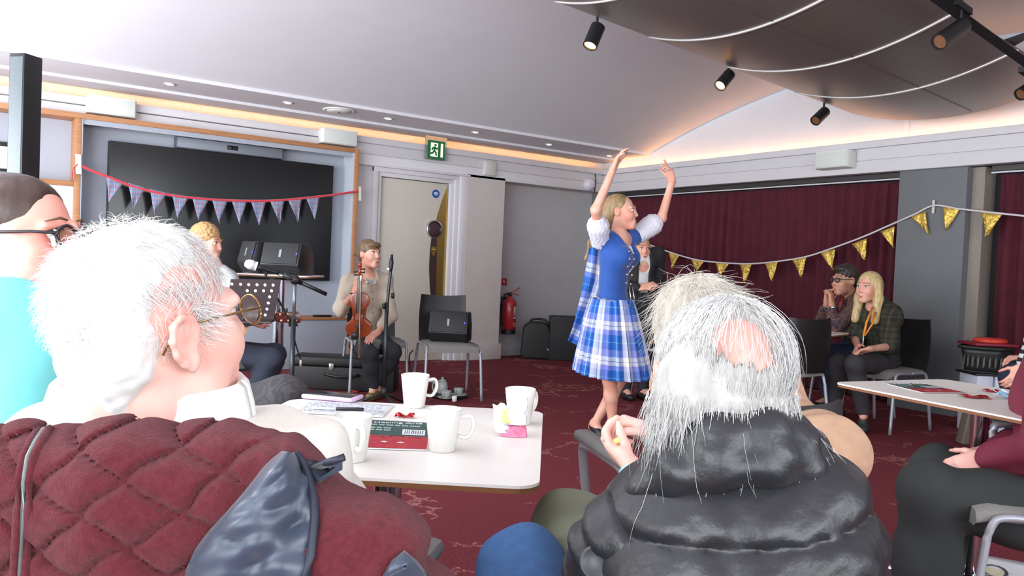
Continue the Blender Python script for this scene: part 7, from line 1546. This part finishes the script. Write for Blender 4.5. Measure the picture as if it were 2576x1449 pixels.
F = Field(.008); torso(F, J, 1.05, .035, f=fb, k=.06); limbs(F, J, 1.2, legs=False, inf=.032, sleeves=(1.86, 1.86)); F.cap(HD(0, -.01, -.09), J['nec']+V3(0, 0, .03), .07, .065, .02, -1); F.build('jacket', BURG, MP, post=fold(.005, RH, 60, UP, 3))
DGT = mat('dark_grey_trousers', (46, 50, 50), .85, var=.06, scale=20)
F = Field(.007); F.cap(J['pel'], J['wai'], .15, .14, .04, flat=(fb, .8)); limbs(F, J, 1.25, arms=False, inf=.026, feet=False, ll=.96, k=.04)
for s in 'RL': F.cap(J['kn'+s], J['an'+s], .085, .09, .04)
F.build('trousers', DGT, MP, post=fold(.005, RH, 34, UP, 2))
for s in 'RL': shoe(MP, J['an'+s]+V3(0, 0, -.03), J['to'+s], GHI, .045)
q = at(2610, 1285, 2.56); make_chair((q[0], q[1], 0), rz_of(face(-72)), 'armchair under the person in maroon at the lower right', .04, 'armchairs in the audience')
# --- person in a striped top at the right edge
d = 4.7; SP = person('person in a black and white striped top cut off by the right edge', at(2640, 960, d)); fb = face(-90); HD = Fr(at(2680, 640, d), -90, 0, 0, .95)
J = dict(pel=at(2660, 935, d), wai=at(2665, 880, d), che=at(2670, 800, d), nec=at(2675, 720, d), shL=at(2660, 770, d-.16), shR=at(2660, 770, d+.16), elL=at(2610, 855, d-.2), elR=at(2620, 860, d+.2), wrL=at(2572, 925, d-.2), wrR=at(2580, 900, d+.1), hipL=at(2650, 940, d-.08), hipR=at(2650, 935, d+.1), knL=at(2552, 950, d-.05), knR=at(2556, 935, d+.2), anL=at(2560, 1130, d), anR=at(2570, 1110, d+.2))
for s in 'RL': J['to'+s] = J['an'+s]+face(-90)*.13+V3(0, 0, -.05)
F = Field(.009); torso(F, J, .92, f=fb); limbs(F, J, .92, k=.02); F.cap(J['nec'], HD(0, -.02, -.07), .05, .05, .02); head_prims(F, HD); hand_prims(F, J['wrL'], -CR*.5-UP*.7, FW, -1, (.4, .4, .4, .4)); hand_prims(F, J['wrR'], -CR, -UP, 1); F.build('body', SK1, SP); face_parts(SP, HD)
F = Field(.008); e_(F, HD, (0, -.02, .045), (.086, .104, .092)); e_(F, HD, (0, -.07, -.03), (.08, .05, .1)); e_(F, HD, (0, .12, -.03), (.062, .078, .11), .012, -1); F.build('hair', BRN, SP)
STR = plaid('stripes', [(0, (30, 30, 36)), (.5, (206, 206, 208))], [(0, (30, 30, 36)), (.5, (206, 206, 208))], 22, 'Object', .85, (2, 2))
F = Field(.008); torso(F, J, .96, .018, f=fb); limbs(F, J, 1.05, legs=False, inf=.02, sleeves=(1.8, 1.8)); F.cap(HD(0, -.01, -.09), J['nec'], .064, .056, .02, -1); F.build('striped_top', STR, SP)
F = Field(.009); F.cap(J['pel'], J['wai'], .13, .12, .04, flat=(fb, .8)); limbs(F, J, 1.1, arms=False, inf=.018, feet=False, ll=.96); F.build('trousers', mat('navy_trousers', (36, 42, 64), .85), SP)
for s in 'RL': shoe(SP, J['an'+s]+V3(0, 0, -.03), J['to'+s], GHI, .04)
q = at(2665, 945, d); dup(CH, (q[0], q[1], 0), rz_of(face(-90)), 'chair under the person in stripes at the right edge')
SC.cycles.use_denoising = True
SC.cycles.max_bounces = 8
